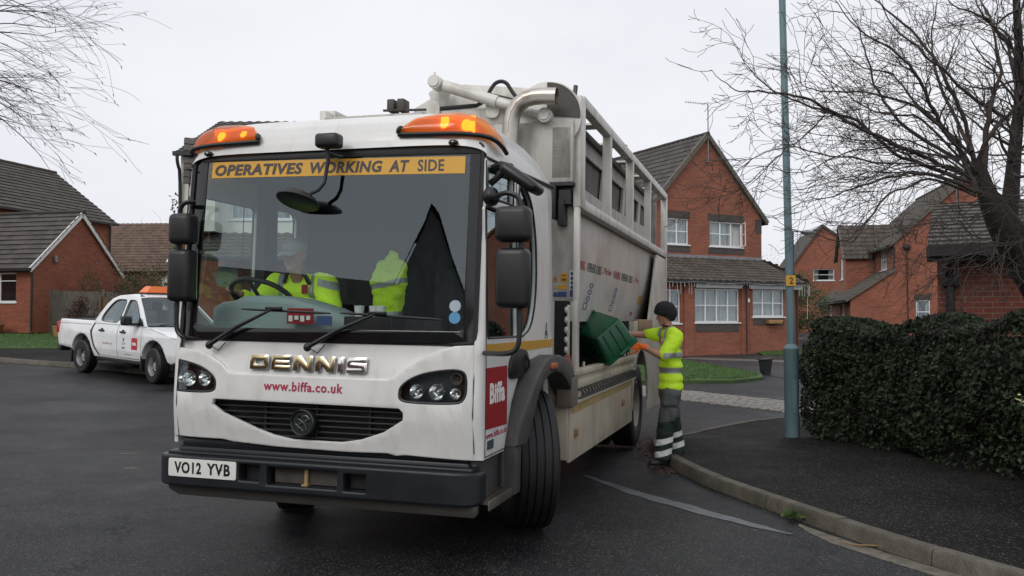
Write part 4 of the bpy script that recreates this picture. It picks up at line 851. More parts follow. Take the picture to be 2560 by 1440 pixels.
sheet('lawn', [(8.9, 31.2), (12.0, 33.0), (12, 34.6), (9.2, 33.2)], 0, 'grass', 1.0, lambda u, v: .06)
sheet('driveway', [(5.9, 28.2), (6.6, 24.5), (7.0, 20.5), (9, 19), (16, 24), (12, 34), (5.0, 33), (3, 29)], .008, 'drive', 1.5)
sheet('driveway', [(5.6, 29.6), (10.2, 27.2), (10.6, 27.9), (6.2, 30.4)], .013, mat('pale_drive_strip', (.13, .115, .10), .45, var=.3), 1.5)  # paler strip across the driveway
# band of granite setts across the side entrance
q = MB(); a0 = V((1.6, 18.75)); dd = V((.67, -.742)); nn_ = V((.742, .67))
for r_ in range(11):
    s = -.1 * (r_ % 2)
    while s < 7.5:
        ln = rnd.uniform(.17, .25); p = a0 + dd * s + nn_ * (r_ * .145)
        c = p + dd * ln / 2; T = MX.Translation((c.x, c.y, hz(c.x, c.y) + .004 + rnd.uniform(-.004, .006))) @ MX.Rotation(math.atan2(dd.y, dd.x) + rnd.uniform(-.04, .04), 4, 'Z')
        q.box(-ln / 2 + .012, ln / 2 - .012, -.058, .058, -.04, .022, .014, T=T, seg=1); s += ln
struct(q.done('setts', 'sett'))
# bitumen seal along the patched trench and small marks on the road
q = MB(); cpts = catmull([(.75, 9.15), (1.05, 8.45), (1.32, 7.95), (1.62, 7.45), (1.9, 7.0), (2.12, 6.72)], 10); L1 = []; L2 = []
for i, p in enumerate(cpts):
    t = (cpts[min(i + 1, len(cpts) - 1)] - cpts[max(0, i - 1)]).normalized(); n_ = V((t.y, -t.x)); k = i / (len(cpts) - 1)
    wd = .02 + .07 * math.sin(math.pi * min(1, k * 1.05)) ** .9 + .02 * noise.noise((k * 14, 0, 0)); c = p + n_ * .03 * noise.noise((k * 9, 3, 1)); L1.append(tuple(c + n_ * wd)); L2.append(tuple(c - n_ * wd * .9))
plate(q, [L1 + L2[::-1]], lambda u, v, w: (u, v, hz(u, v) + .002 + w), .003); struct(q.done('road_seal', 'patch'))
q = MB(); n_ = 26; pts = [V((2.28 + .33 * t + .95 * t * t, 7.05 - 1.35 * t - 1.4 * t * t)) for t in [k / n_ for k in range(n_ + 1)]]
plate(q, [[(p.x - .02 - .13 * min(1, k / 8) + .02 * noise.noise((k * .7, 2, 0)), p.y - .03) for k, p in enumerate(pts)] + [(p.x + .01, p.y + .02) for p in pts][::-1]], lambda u, v, w: (u, v, hz(u, v) + .001 + w), .003)
struct(q.done('gutter_silt', mat('pale_gutter_silt', (.12, .108, .082), .7, var=.35, scale=12)))
q = MB()
for x, y, a in ((-4.33, 9.99, .10), (-4.17, 9.47, .03), (-3.93, 9.08, .10)): plate(q, [[(x + a * (.3 + 1.2 * rnd.random()) * math.cos(k * .7), y + a * .5 * (.3 + 1.2 * rnd.random()) * math.sin(k * .7)) for k in range(9)]], lambda u, v, w: (u, v, hz(u, v) + .001 + w), .002)
struct(q.done('road_scuff', mat('chalky_scuff', (.10, .082, .068), .8, var=.3)))
# ------------------------------------------------------------------ grass, leaf litter
def quads(name, items, m, parent=None):                # items: (centre, dir, side, length, width)
    vs_ = []; fs = []
    for c, d, s, l, w in items:
        i = len(vs_); vs_ += [c - d * l * .5, c + s * w * .5, c + d * l * .5, c - s * w * .5]; fs.append((i, i + 1, i + 2, i + 3))
    me = bpy.data.meshes.new(name); me.from_pydata([tuple(v) for v in vs_], [], fs); me.update(); return link(name, me, m, parent)
def rdir(): 
    while True:
        v = V((rnd.uniform(-1, 1), rnd.uniform(-1, 1), rnd.uniform(-1, 1)))
        if .05 < v.length < 1: return v.normalized()
def blades(poly, n, lift, h):
    xs = [p[0] for p in poly]; ys = [p[1] for p in poly]; it = []
    while len(it) < n:
        x = rnd.uniform(min(xs), max(xs)); y = rnd.uniform(min(ys), max(ys)); ins = False
        for (x1, y1), (x2, y2) in zip(poly, poly[1:] + poly[:1]):
            if (y1 > y) != (y2 > y) and x < (x2 - x1) * (y - y1) / (y2 - y1) + x1: ins = not ins
        if ins:
            hh = h * rnd.uniform(.5, 1.3); d = V((rnd.uniform(-.5, .5), rnd.uniform(-.5, .5), 1)).normalized()
            it.append((V((x, y, hz(x, y) + lift + hh * .3)), d, V((1, rnd.uniform(-.6, .6), 0)).normalized(), hh, .014))
    return it
o = quads('grass', blades([(-22, 28), (-14.3, 24.6), (-12.8, 25.5), (-13.3, 32), (-20, 33)], 9000, .135, .07) + blades([(3.0, 20.5), (5.2, 20.8), (6.1, 21.9), (6.4, 23.0), (5.9, 25.5), (5.5, 27.8), (2.5, 27.4), (1, 24)], 9000, .07, .06) + blades([(9, 31.3), (12, 33.0), (12, 34.4), (9.3, 33.2)], 1500, .06, .08), 'blade')
tag(o, 'short green grass of the lawns', 'grass', kind='stuff')
it = []
for k in range(1000):
    t = rnd.random() ** 1.3; p = klc[int((.52 + .30 * (1 - t)) * (len(klc) - 1))]; off = -abs(rnd.gauss(0, .10)) - .015
    x = p.x + off + rnd.uniform(-.02, .02); y = p.y + rnd.uniform(-.25, .25); d = V((rnd.uniform(-1, 1), rnd.uniform(-1, 1), rnd.uniform(-.15, .25))).normalized()
    it.append((V((x, y, hz(x, y) + .012)), d, d.cross(V((0, 0, 1))).normalized(), rnd.uniform(.02, .06), rnd.uniform(.015, .035)))
for k in range(260):
    x = rnd.uniform(-4, 4.2); y = rnd.uniform(3.5, 11); lift = .01
    for i in range(len(klc) - 1):
        if klc[i].y <= y <= klc[i + 1].y: lift = .118 if x > klc[i].x + .14 else .008
        if klc[i].y <= y <= klc[i + 1].y and abs(x - klc[i].x) < .16: lift = None
        if lift is None: break
    if lift is None: continue
    d = V((rnd.uniform(-1, 1), rnd.uniform(-1, 1), .05)).normalized(); it.append((V((x, y, hz(x, y) + lift)), d, d.cross(V((0, 0, 1))).normalized(), rnd.uniform(.01, .03), rnd.uniform(.006, .016)))
tag(quads('leaf_litter', it, 'deadleaf'), 'dead brown leaves lying in the gutter', 'leaf litter', kind='stuff')
q = MB(); q.tube([(2.36, 6.42, -.05), (2.46, 6.36, -.055), (2.6, 6.34, -.055), (2.72, 6.27, -.055)], [.004, .007, .006, .003], 5)
tag(q.done('fallen_twig', 'grasstan'), 'broken pale brown twig lying in the gutter by the kerb', 'twig')

# ------------------------------------------------------------------ houses
class House:
    def __init__(s, name, label, loc, rot, base, cat='house'):
        s.b = base; s.root = thing(name, label, cat, (loc[0], loc[1], base), (0, 0, R(rot)))
        s.M = MX.Translation((loc[0], loc[1], 0)) @ MX.Rotation(R(rot), 4, 'Z')
    def done(s, mb, name, m, parent=None, **k):
        bmesh.ops.translate(mb.bm, vec=(0, 0, -s.b), verts=mb.bm.verts); return mb.done(name, m, parent or s.root, **k)
    def wall(s, loops, face, m='brick', th=.22, name='wall'):
        q = MB(); plate(q, loops, lambda u, v, w: face(u, v, th - w), th); return s.done(q, name, m, uv=True, smooth=0)
    def window(s, face, u0, u1, z0, z1, cols, rows=2, curtain=True, sill=True, mid=None, ft=.05, openlast=False):
        q = MB(); holes = []; cw = (u1 - u0) / cols; zs = [z0, mid or (z0 + (z1 - z0) * .5), z1] if rows == 2 else [z0, z1]
        for i in range(cols):
            for a, b in zip(zs, zs[1:]):
                if openlast and i == cols - 1: continue
                holes.append([(u0 + i * cw + ft * (1 if i == 0 else .55), a + (ft if a == z0 else ft * .35)), (u0 + (i + 1) * cw - ft * (1 if i == cols - 1 else .55), a + (ft if a == z0 else ft * .35)), (u0 + (i + 1) * cw - ft * (1 if i == cols - 1 else .55), b - (ft if b == z1 else ft * .35)), (u0 + i * cw + ft * (1 if i == 0 else .55), b - (ft if b == z1 else ft * .35))])
        if openlast: holes.append([(u1 - cw + ft * .5, z0 + ft), (u1 - ft, z0 + ft), (u1 - ft, z1 - ft), (u1 - cw + ft * .5, z1 - ft)])
        plate(q, [[(u0, z0), (u1, z0), (u1, z1), (u0, z1)]] + holes, lambda u, v, w: face(u, v, .10 - w), .05, .004)
        W = s.done(q, 'window', 'upvc')
        ue = u1 - cw if openlast else u1
        q = MB(); plate(q, [[(u0 + .02, z0 + .02), (ue - .02, z0 + .02), (ue - .02, z1 - .02), (u0 + .02, z1 - .02)]], lambda u, v, w: face(u, v, .085 - w), .006); s.done(q, 'pane', 'houseglass', W)
        if openlast:
            q = MB(); a = R(62); pv = u1 - .01
            fn = lambda u, v, w: face(pv - u * math.cos(a), v, .05 - u * math.sin(a) - w)
            plate(q, [[(0, z0 + .02), (cw, z0 + .02), (cw, z1 - .02), (0, z1 - .02)], [(ft, z0 + .07), (cw - ft, z0 + .07), (cw - ft, (z0 + z1) / 2 - .015), (ft, (z0 + z1) / 2 - .015)], [(ft, (z0 + z1) / 2 + .015), (cw - ft, (z0 + z1) / 2 + .015), (cw - ft, z1 - .07), (ft, z1 - .07)]], fn, .045, .003); s.done(q, 'open_casement', 'upvc', W)
        q = MB(); plate(q, [[(u0 - .02, z0 - .02), (u1 + .02, z0 - .02), (u1 + .02, z1 + .02), (u0 - .02, z1 + .02)]], lambda u, v, w: face(u, v, .5 + w), .02); s.done(q, 'room', 'dark', W)
        if curtain:
            q = MB(); nw = int((u1 - u0) * 22) + 4
            for a, b in ((u0, u0 + (u1 - u0) * .5), (u0 + (u1 - u0) * .5, u1)) if curtain == 'net' else ((u0, u0 + (u1 - u0) * .26), (u1 - (u1 - u0) * .26, u1)):
                q.grid(lambda i, j: face(a + (b - a) * i, z0 + .02 + (z1 - z0 - .04) * j, .20 + .025 * math.sin(i * nw * 1.7) + .01 * math.sin(i * nw * .6 + 1)), nw * 2, 1)
            s.done(q, 'curtain', 'curtain', W, smooth=60)
        if sill: q = MB(); plate(q, [[(u0 - .06, z0 - .05), (u1 + .06, z0 - .05), (u1 + .06, z0), (u0 - .06, z0)]], lambda u, v, w: face(u, v, .06 - w), .10, .004); s.done(q, 'sill', 'upvc', W)
        return W
    def slope(s, P, U, S, lu, ls, m, clips=(), wave=.034, per=.30, g=.30, name='roof', step=.03, parent=None, tk=.0):
        P = V(P); U = V(U).normalized(); S = V(S).normalized(); n = U.cross(S)
        if n.z < 0: n = -n
        q = MB(); nu = max(2, int(lu / per * (5 if wave else 1))); nr = max(1, round(ls / g)); g = ls / nr; vs_ = []; fs = []
        for r_ in range(nr):
            b0 = len(vs_)
            for hh, v in ((0, r_ * g), (step, r_ * g), (.004, (r_ + 1) * g + .01)):
                for i in range(nu + 1):
                    u = lu * i / nu; wv = wave * (math.sin(2 * math.pi * u / per) * .5 + .5) if wave else .004 * noise.noise((u * 9, r_ * 3.1, 0))
                    vs_.append(P + U * u + S * v + n * (hh + wv + .008 * noise.noise((u * 1.5, v * 1.3, 2))))
            w = nu + 1
            for k in range(2): fs += [[b0 + k * w + i, b0 + k * w + i + 1, b0 + (k + 1) * w + i + 1, b0 + (k + 1) * w + i] for i in range(nu)]
        q.add(vs_, fs); bm = q.bm
        for co, no in clips: bmesh.ops.bisect_plane(bm, geom=bm.verts[:] + bm.edges[:] + bm.faces[:], plane_co=co, plane_no=no, clear_outer=True)
        bm.normal_update()
        if sum(f.normal.dot(n) for f in bm.faces) < 0: bmesh.ops.reverse_faces(bm, faces=bm.faces[:])
        uv = bm.loops.layers.uv.verify()
        for f in bm.faces:
            for lp in f.loops: d = lp.vert.co - P; lp[uv].uv = (d.dot(U), d.dot(S))
        return s.done(q, name, m, parent, smooth=40, fix=False)
    def beam(s, name, m, pts, w=.1, h=.1, parent=None):  # square section along a path
        q = MB()
        for a, b in zip(pts, pts[1:]):
            a = V(a); b = V(b); d = (b - a); T = MX.Translation((a + b) / 2) @ d.to_track_quat('X', 'Z').to_matrix().to_4x4(); q.box(-d.length / 2, d.length / 2, -w / 2, w / 2, -h / 2, h / 2, T=T)
        return s.done(q, name, m, parent)
def rect(a, b, c, d): return [(a, c), (b, c), (b, d), (a, d)]
# right-hand gabled house
H = House('gabled_house', 'tall red brick gabled house with tiled porch roof, open upstairs window and white icicle lights', (7.52, 34.0), 28.4, .3)
fF = lambda u, v, w: (u, w, v)                        # front gable, outer face at y=0
H.wall([[(-2.9, .2), (2.88, .2), (2.88, 5.66), (.02, 8.70), (-2.9, 5.62)], rect(.19, 1.86, 4.44, 5.42), rect(-1.95, -.86, 4.44, 5.44)], fF)
H.wall([rect(0, 9, .2, 5.6)], lambda u, v, w: (2.88 - w, u + .22, v)); H.wall([rect(0, 9, .2, 5.6)], lambda u, v, w: (-2.9 + w, u + .22, v))
for a, b, c, d in ((.10, 1.95, 5.425, 5.70), (-2.0, -.80, 5.445, 5.72), (.10, 1.95, 4.14, 4.38), (-2.0, -.80, 4.14, 4.38), (2.55, 2.885, 5.02, 5.60)): H.wall([rect(a, b, c, d)], lambda u, v, w: (u, w - .012, v), 'bluebrick', .03, 'brick_band')
H.window(fF, .19, 1.86, 4.44, 5.42, 3, openlast=True, curtain='net'); H.window(fF, -1.95, -.86, 4.44, 5.44, 2, curtain='net')
rs = V((3.07 - .04, 0, 5.52 - 8.78)); ln = rs.length
H.slope((3.10, -.12, 5.48), (0, 1, 0), -rs, 9.4, ln + .05, 'tile'); H.slope((-3.02, -.12, 5.48), (0, 1, 0), (3.06, 0, 3.30), 9.4, V((3.06, 0, 3.30)).length, 'tilelichen' if 0 else 'tile')
q = MB(); q.tube([(.04, -.14 + k * .45, 8.80) for k in range(21)], [.085, .075] * 10 + [.08], 8); H.done(q, 'ridge_tile', 'tile')
H.beam('verge', 'verge', [(3.13, -.07, 5.47), (.04, -.07, 8.76)], .14, .16); H.beam('verge', 'verge', [(-3.05, -.07, 5.47), (.04, -.07, 8.76)], .14, .16)
H.beam('gutter', 'gutter', [(3.16, -.05, 5.45), (3.16, 9.3, 5.45)], .11, .09)
q = MB(); q.tube([(.04, -.12, 7.75), (.04, -.12, 9.98)], .022, 6); q.tube([(.06, -.12, 9.95), (-1.1, -.12, 9.90)], .012, 5)
for k in range(9): q.tube([(-.12 - k * .115, -.12, 9.86), (-.12 - k * .115, -.12, 9.99)], .006, 4)
q.box(-.02, .10, -.1, -.02, 7.7, 7.8); H.done(q, 'television_aerial', 'steelpost')
fE = lambda u, v, w: (u, -1.8 + w, v)
H.wall([[(-3.9, .2), (3.0, .2), (3.0, 2.95), (-3.9, 2.95)], rect(-2.1, 0, 1.48, 2.70), rect(.66, 2.25, 1.69, 2.71), rect(-3.6, -2.75, 1.45, 2.65)], fE)
H.wall([rect(-1.75, 0, .2, 2.95)], lambda u, v, w: (3.0 - w, u, v)); H.wall([rect(.07, .40, .2, 2.95)], lambda u, v, w: (u, -1.86 + w, v), 'brick', .06, 'brick_pier'); H.wall([rect(-2.62, -2.18, .2, 2.95)], lambda u, v, w: (u, -1.86 + w, v), 'brick', .06, 'brick_pier')
H.window(fE, -2.1, 0, 1.48, 2.70, 4, curtain='net'); H.window(fE, .66, 2.25, 1.69, 2.71, 3, curtain='net'); H.window(fE, -3.6, -2.75, 1.45, 2.65, 2)
for a, b, c, d in ((-2.05, -.02, 1.13, 1.42), (.66, 2.25, 1.37, 1.63)): H.wall([rect(a, b, c, d)], lambda u, v, w: (u, w - 1.81, v), 'bluebrick', .02, 'brick_band')
for a, b in ((-2.12, .04), (.45, 3.1)): q = MB(); q.box(a, b, -1.90, -1.83, 2.72, 2.93, .006); H.done(q, 'fascia', 'upvc')
hipc = ((3.0, -2.0, 3.0), (1, -.72, 0)); 
H.slope((-4.2, -2.05, 2.96), (1, 0, 0), (0, 2.07, 1.0), 7.6, 2.30, 'tilelichen', [((3.27, -2.05, 2.9), V((1, .25, 0)))], g=.27)
H.slope((3.30, -2.05, 2.96), (0, 1, 0), (-.5, 0, 1.0), 2.2, 1.12, 'tilelichen', [((3.27, -2.05, 2.9), V((-1, -.25, 0)))], g=.27)
H.beam('lead_flashing', 'lead', [(-4.0, -.02, 4.0), (2.85, -.02, 4.0)], .05, .12); H.beam('gutter', 'gutter', [(-4.1, -2.1, 2.93), (3.3, -2.1, 2.93)], .11, .09)
q = MB(); q.tube([(2.86, -1.86, 2.9), (2.86, -1.86, .35)], .035, 8); q.tube([(.24, -1.92, 2.9), (.24, -1.92, .35)], .022, 6); H.done(q, 'downpipe', 'gutter')
q = MB(); q.box(.36, .44, -1.885, -1.86, 2.22, 2.36); H.done(q, 'house_number_plaque', 'white')
q = MB(); plate(q, [[(1.28, 1.43), (1.92, 1.43), (1.98, 1.57), (1.22, 1.57)]], lambda u, v, w: (u, -2.02 + w, v), .2, .01); TR = q
o = TR.done('wall_planter', 'terracotta'); o.matrix_world = H.M; tag(o, 'terracotta trough fixed under the right ground floor window of the gabled house', 'planter')
q = MB()
for x0, x1 in ((-4.0, -2.3), (-2.3, .1), (.1, 2.0), (2.0, 3.25)):
    n_ = 14; q.tube([(x0 + (x1 - x0) * k / n_, -2.15, 2.93 - .05 * math.sin(math.pi * k / n_)) for k in range(n_ + 1)], .008, 4)
x = -4.0
while x < 3.3:
    l = rnd.choice([.12, .2, .32, .45]) if x < -2.4 or x > 2.4 else rnd.choice([.06, .1, .16]); q.tube([(x, -2.15, 2.92), (x + .02, -2.15, 2.92 - l * .5), (x, -2.15, 2.92 - l)], .006, 4); x += rnd.uniform(.09, .2)
q.tube([(3.25, -2.15, 2.93), (3.27, -2.0, 2.3), (3.26, -2.0, 1.6)], .008, 4)
o = q.done('icicle_lights', 'fairy'); o.matrix_world = H.M; tag(o, 'string of white icicle lights hanging along the porch eaves', 'fairy lights')
# left-hand house with a gabled wing
HL_ = House('brick_house', 'red brick house with dark roof and a low gabled wing edged by white bargeboards', (-17.48, 32.0), -14.2, 1.15)
gX = lambda u, v, w: (-w, u, v)                       # wing gable, outer face at x=0, u along y
HL_.wall([[(0, 1.1), (4.63, 1.1), (4.63, 3.5), (2.4, 5.68), (0, 3.5)]], gX, 'brickL')
gF = lambda u, v, w: (u, w, v)
HL_.wall([rect(-5.0, -.22, 1.1, 3.5), rect(-2.2, -.68, 2.22, 3.30)], gF, 'brickL'); HL_.window(gF, -2.2, -.68, 2.22, 3.30, 2, curtain=False, mid=3.0)
HL_.wall([rect(-9, 10.3, 1.1, 6.35)], lambda u, v, w: (-5 - w, u, v), 'brickL'); HL_.wall([[(-12, 1.1), (-5.2, 1.1), (-5.2, 6.35), (-8.5, 8.9), (-12, 6.3)]], lambda u, v, w: (u, 10.3 - w, v), 'brickL')
HL_.wall([rect(-12, -5.22, 1.1, 6.35)], lambda u, v, w: (u, -9 + w, v), 'brickL')
HL_.slope((-4.75, -9.2, 6.28), (0, 1, 0), (-3.75, 0, 2.72), 19.8, V((3.75, 0, 2.72)).length, 'tileL', wave=0, g=.30, step=.045); HL_.slope((-12.25, -9.2, 6.28), (0, 1, 0), (3.75, 0, 2.72), 19.8, V((3.75, 0, 2.72)).length, 'tileL', wave=0, step=.045)
q = MB(); q.tube([(-8.5, -9.2 + k * .45, 9.02) for k in range(45)], [.10, .09] * 22 + [.09], 8); HL_.done(q, 'ridge_tile', 'tilebrown')
HL_.slope((-5.2, -.18, 3.42), (1, 0, 0), (0, 2.58, 2.36), 5.36, V((0, 2.58, 2.36)).length, 'tileL', wave=0, step=.045); HL_.slope((-5.2, 4.81, 3.42), (1, 0, 0), (0, -2.41, 2.36), 5.36, V((0, 2.41, 2.36)).length, 'tileL', wave=0, step=.045)
q = MB(); q.tube([(-5.0 + k * .4, 2.4, 5.80) for k in range(14)], [.085, .075] * 7, 8); HL_.done(q, 'ridge_tile', 'tileL')
HL_.beam('bargeboard', 'bargeboard', [(.1, -.22, 3.36), (.1, 2.4, 5.70)], .05, .17); HL_.beam('bargeboard', 'bargeboard', [(.1, 4.85, 3.36), (.1, 2.4, 5.70)], .05, .17)
HL_.beam('gutter', 'gutter', [(-5, -.24, 3.40), (.15, -.24, 3.40)], .11, .10); HL_.beam('gutter', 'gutter', [(-4.7, -9, 6.25), (-4.7, 10.5, 6.25)], .12, .10)
HL_.beam('lead_flashing', 'lead', [(-4.93, -.2, 3.55), (-4.93, 2.4, 5.92)], .06, .34)
q = MB(); q.tube([(.06, -.06, 3.4), (.06, -.06, 1.15)], .04, 8); q.tube([(-4.9, 10.2, 6.2), (-4.9, 10.2, 3)], .04, 8); HL_.done(q, 'downpipe', 'gutter')
q = MB(); q.box(0, .12, 1.0, 1.12, 3.78, 3.98, .02); q.ball((.1, 1.06, 3.76), .07, 8); HL_.done(q, 'wall_lamp', 'steelpost')
# brown-roofed house beyond
HB_ = House('brown_roofed_house', 'distant house with a broad brown tiled roof and small rooflight', (-22.3, 50), -4, 1.4)
HB_.wall([rect(-6, 14, 1.3, 4.4)], fF, 'brickL'); HB_.wall([[(.2, 1.3), (7.8, 1.3), (7.8, 4.4), (4, 7.2), (.2, 4.4)]], lambda u, v, w: (w - 6, u, v), 'brickL'); HB_.wall([rect(.2, 8, 1.3, 4.2)], lambda u, v, w: (14 - w, u, v), 'brickL')
HB_.slope((-6.2, -.3, 4.3), (1, 0, 0), (0, 4.2, 3.2), 20.4, 5.28, 'tilebrown', wave=.03); HB_.slope((-6.2, 8.1, 4.3), (1, 0, 0), (0, -4.2, 3.2), 20.4, 5.28, 'tilebrown', wave=0)
q = MB(); T = MX.Translation((2.9, .55, 4.98)) @ MX.Rotation(math.atan2(3, 4.2), 4, 'X'); q.box(-.35, .35, -.3, .3, .0, .12, .02, T=T); W = HB_.done(q, 'rooflight', 'upvc'); q = MB(); q.box(-.28, .28, -.2, .24, .121, .125, T=T); HB_.done(q, 'pane', mat('sky_lit_pane', (.45, .48, .52), .1), W)
# white rendered house behind the lorry
HW_ = House('rendered_house', 'cream rendered house with dark tiled roof half hidden behind the lorry cab', (-9.54, 25.2), 0, .75)
HW_.wall([rect(0, 9, 4.05, 6.4), rect(1.45, 2.25, 4.45, 5.25), rect(2.75, 3.6, 4.45, 5.25)], fF, 'render'); HW_.wall([rect(0, 9, .6, 4.05)], fF, 'brick')
HW_.wall([[(.22, .6), (7, .6), (7, 6.2), (3.6, 8.0), (.22, 6.2)]], lambda u, v, w: (w, u, v), 'render'); HW_.wall([[(.22, .6), (7, .6), (7, 6.2), (3.6, 8.0), (.22, 6.2)]], lambda u, v, w: (9 - w, u, v), 'render')
HW_.window(fF, 1.45, 2.25, 4.45, 5.25, 1, 1, curtain='net'); HW_.window(fF, 2.75, 3.6, 4.45, 5.25, 2, 1)
HW_.slope((-.1, -.15, 6.36), (1, 0, 0), (0, 3.75, 1.72), 9.3, 4.15, 'tile', g=.28); HW_.slope((-.1, 7.3, 6.12), (1, 0, 0), (0, -3.7, 1.95), 9.3, 4.2, 'tile', wave=0)
HW_.slope((.34, -.66, 5.36), (1, 0, 0), (-.30, .80, 1.35), .95, 1.75, 'tile', g=.26); HW_.wall([rect(0, .75, 4.05, 5.45)], lambda u, v, w: (u + .45, -.6 + w, v), 'render', .6, 'bay')
HW_.slope((.9, -1.6, 3.22), (1, 0, 0), (0, 1.6, .82), 8.2, 1.8, 'tilelichen', g=.26); HW_.beam('gutter', 'gutter', [(-.15, -.2, 6.32), (9.2, -.2, 6.32)], .12, .12); HW_.beam('gutter', 'gutter', [(.85, -1.66, 3.2), (9.2, -1.66, 3.2)], .12, .10)
q = MB(); q.tube(rounded([(-.02, -.24, 6.3), (-.02, -.22, 6.05), (.03, -.07, 5.75), (.03, -.07, .8)]), .05, 8); HW_.done(q, 'downpipe', 'gutter')
q = MB(); T = MX.Translation((1.52, -.45, 2.78)) @ MX.Rotation(R(75), 4, 'X'); q.lathe([(0, -.02), (.15, .0), (.32, .07), (.33, .085), (.15, .02), (0, .0)], T, 24); q.tube([(1.52, -.05, 2.6), (1.52, -.4, 2.65), (1.52, -.8, 2.55)], .02, 6); HW_.done(q, 'satellite_dish', mat('grey_dish', (.17, .19, .2), .5))
q = MB(); q.box(2.42, 2.62, -.05, .02, 1.9, 2.6); HW_.done(q, 'porch_window', 'upvc')
# middle house on the right
HM = House('catslide_house', 'red brick house with a catslide roof and small windows beyond the hedge', (16.15, 42), -11.2, .35)
HM.wall([[(0, .2), (9.5, .2), (9.5, 5.3), (5.4, 8.4), (2.0, 5.25), (2.0, 4.0), (0, 2.6)], rect(2.92, 3.55, 1.38, 2.52)], fF); HM.window(fF, 2.92, 3.55, 1.38, 2.52, 1)
HM.wall([rect(2.85, 3.62, 2.53, 2.78)], lambda u, v, w: (u, w - .012, v), 'bluebrick', .03, 'brick_band')
sX = lambda u, v, w: (w, u, v); HM.wall([rect(.22, 10, .2, 2.6), rect(1.6, 2.7, 1.25, 2.35), rect(5.5, 6.6, 1.25, 2.35)], sX); HM.window(sX, 1.6, 2.7, 1.25, 2.35, 3); HM.window(sX, 5.5, 6.6, 1.25, 2.35, 2)
uX = lambda u, v, w: (2 + w, u, v); HM.wall([rect(.22, 10, 3.6, 5.3), rect(1.6, 3.1, 4.05, 5.1)], uX); HM.window(uX, 1.6, 3.1, 4.05, 5.1, 3)
HM.slope((1.75, -.15, 5.1), (0, 1, 0), (3.65, 0, 3.35), 10.3, 4.95, 'tilelichen'); HM.slope((-.25, -.15, 2.5), (0, 1, 0), (2.25, 0, 1.5), 10.3, 2.7, 'tilelichen'); HM.slope((9.1, -.15, 5.1), (0, 1, 0), (-3.7, 0, 3.35), 10.3, 5.0, 'tilelichen')
HM.beam('verge', 'verge', [(1.75, -.08, 5.08), (5.4, -.08, 8.42)], .12, .14); HM.beam('verge', 'verge', [(-.25, -.08, 2.48), (2.0, -.08, 3.98)], .12, .14)
q = MB(); q.tube([(5.4, -.1 + k * .45, 8.5) for k in range(23)], .09, 8); HM.done(q, 'ridge_tile', 'tilelichen')
dG = lambda u, v, w: (.55 + w, u, v)                  # projecting gabled bay on the left slope
HM.wall([[(4.4, 3.0), (6.9, 3.0), (6.9, 4.9), (5.65, 6.6), (4.4, 4.9)], rect(5.2, 6.05, 3.75, 4.95)], dG, 'brick', .22, 'bay'); HM.window(dG, 5.2, 6.05, 3.75, 4.95, 2)
HM.wall([rect(.77, 3.5, 3.0, 4.95)], lambda u, v, w: (u, 4.4 + w, v), 'brick', .2, 'bay'); HM.slope((.4, 4.2, 4.75), (1, 0, 0), (0, 1.45, 1.9), 4.3, 2.4, 'tilelichen'); HM.slope((.4, 7.1, 4.75), (1, 0, 0), (0, -1.45, 1.9), 4.3, 2.4, 'tilelichen')
HM.beam('verge', 'verge', [(.42, 4.2, 4.74), (.42, 5.65, 6.64)], .1, .1); HM.beam('verge', 'verge', [(.42, 7.1, 4.74), (.42, 5.65, 6.64)], .1, .1); HM.beam('gutter', 'gutter', [(-.3, 0, 2.45), (-.3, 10, 2.45)], .12, .1); HM.beam('gutter', 'gutter', [(1.68, 0, 5.05), (1.68, 4.2, 5.05)], .12, .1)
q = MB(); q.tube([(2.0, -.05, 5.0), (1.95, -.05, 4.0)], .04, 6); q.tube([(2.55, -.06, 4.9), (2.55, -.06, .4)], .025, 6); HM.done(q, 'downpipe', 'gutter'); q = MB(); q.ball((2.55, -.1, 5.0), (.16, .1, .16), 10); HM.done(q, 'alarm_box', 'gutter')
q = MB(); q.tube([(4.75, -.1, 1.2), (4.75, -.1, 9.6)], .02, 6); HM.done(q, 'aerial_mast', 'steelpost')
# far gabled house
HF_ = House('far_gabled_house', 'distant plain brick gable end with one low white window', (19.6, 62), -9, .5)
HF_.wall([[(.1, .3), (6, .3), (6, 5.4), (2.2, 8.1), (.1, 5.2)], rect(1.6, 3.0, 4.35, 5.15)], fF); HF_.window(fF, 1.6, 3.0, 4.35, 5.15, 1)
HF_.slope((-.1, -.2, 5.05), (0, 1, 0), (2.3, 0, 3.2), 9, 3.94, 'tile', wave=0); HF_.slope((6.3, -.2, 5.2), (0, 1, 0), (-4.1, 0, 3.05), 9, 5.1, 'tile', wave=0); HF_.beam('verge', 'verge', [(-.1, -.1, 5.05), (2.2, -.1, 8.25), (6.3, -.1, 5.2)], .12, .14)
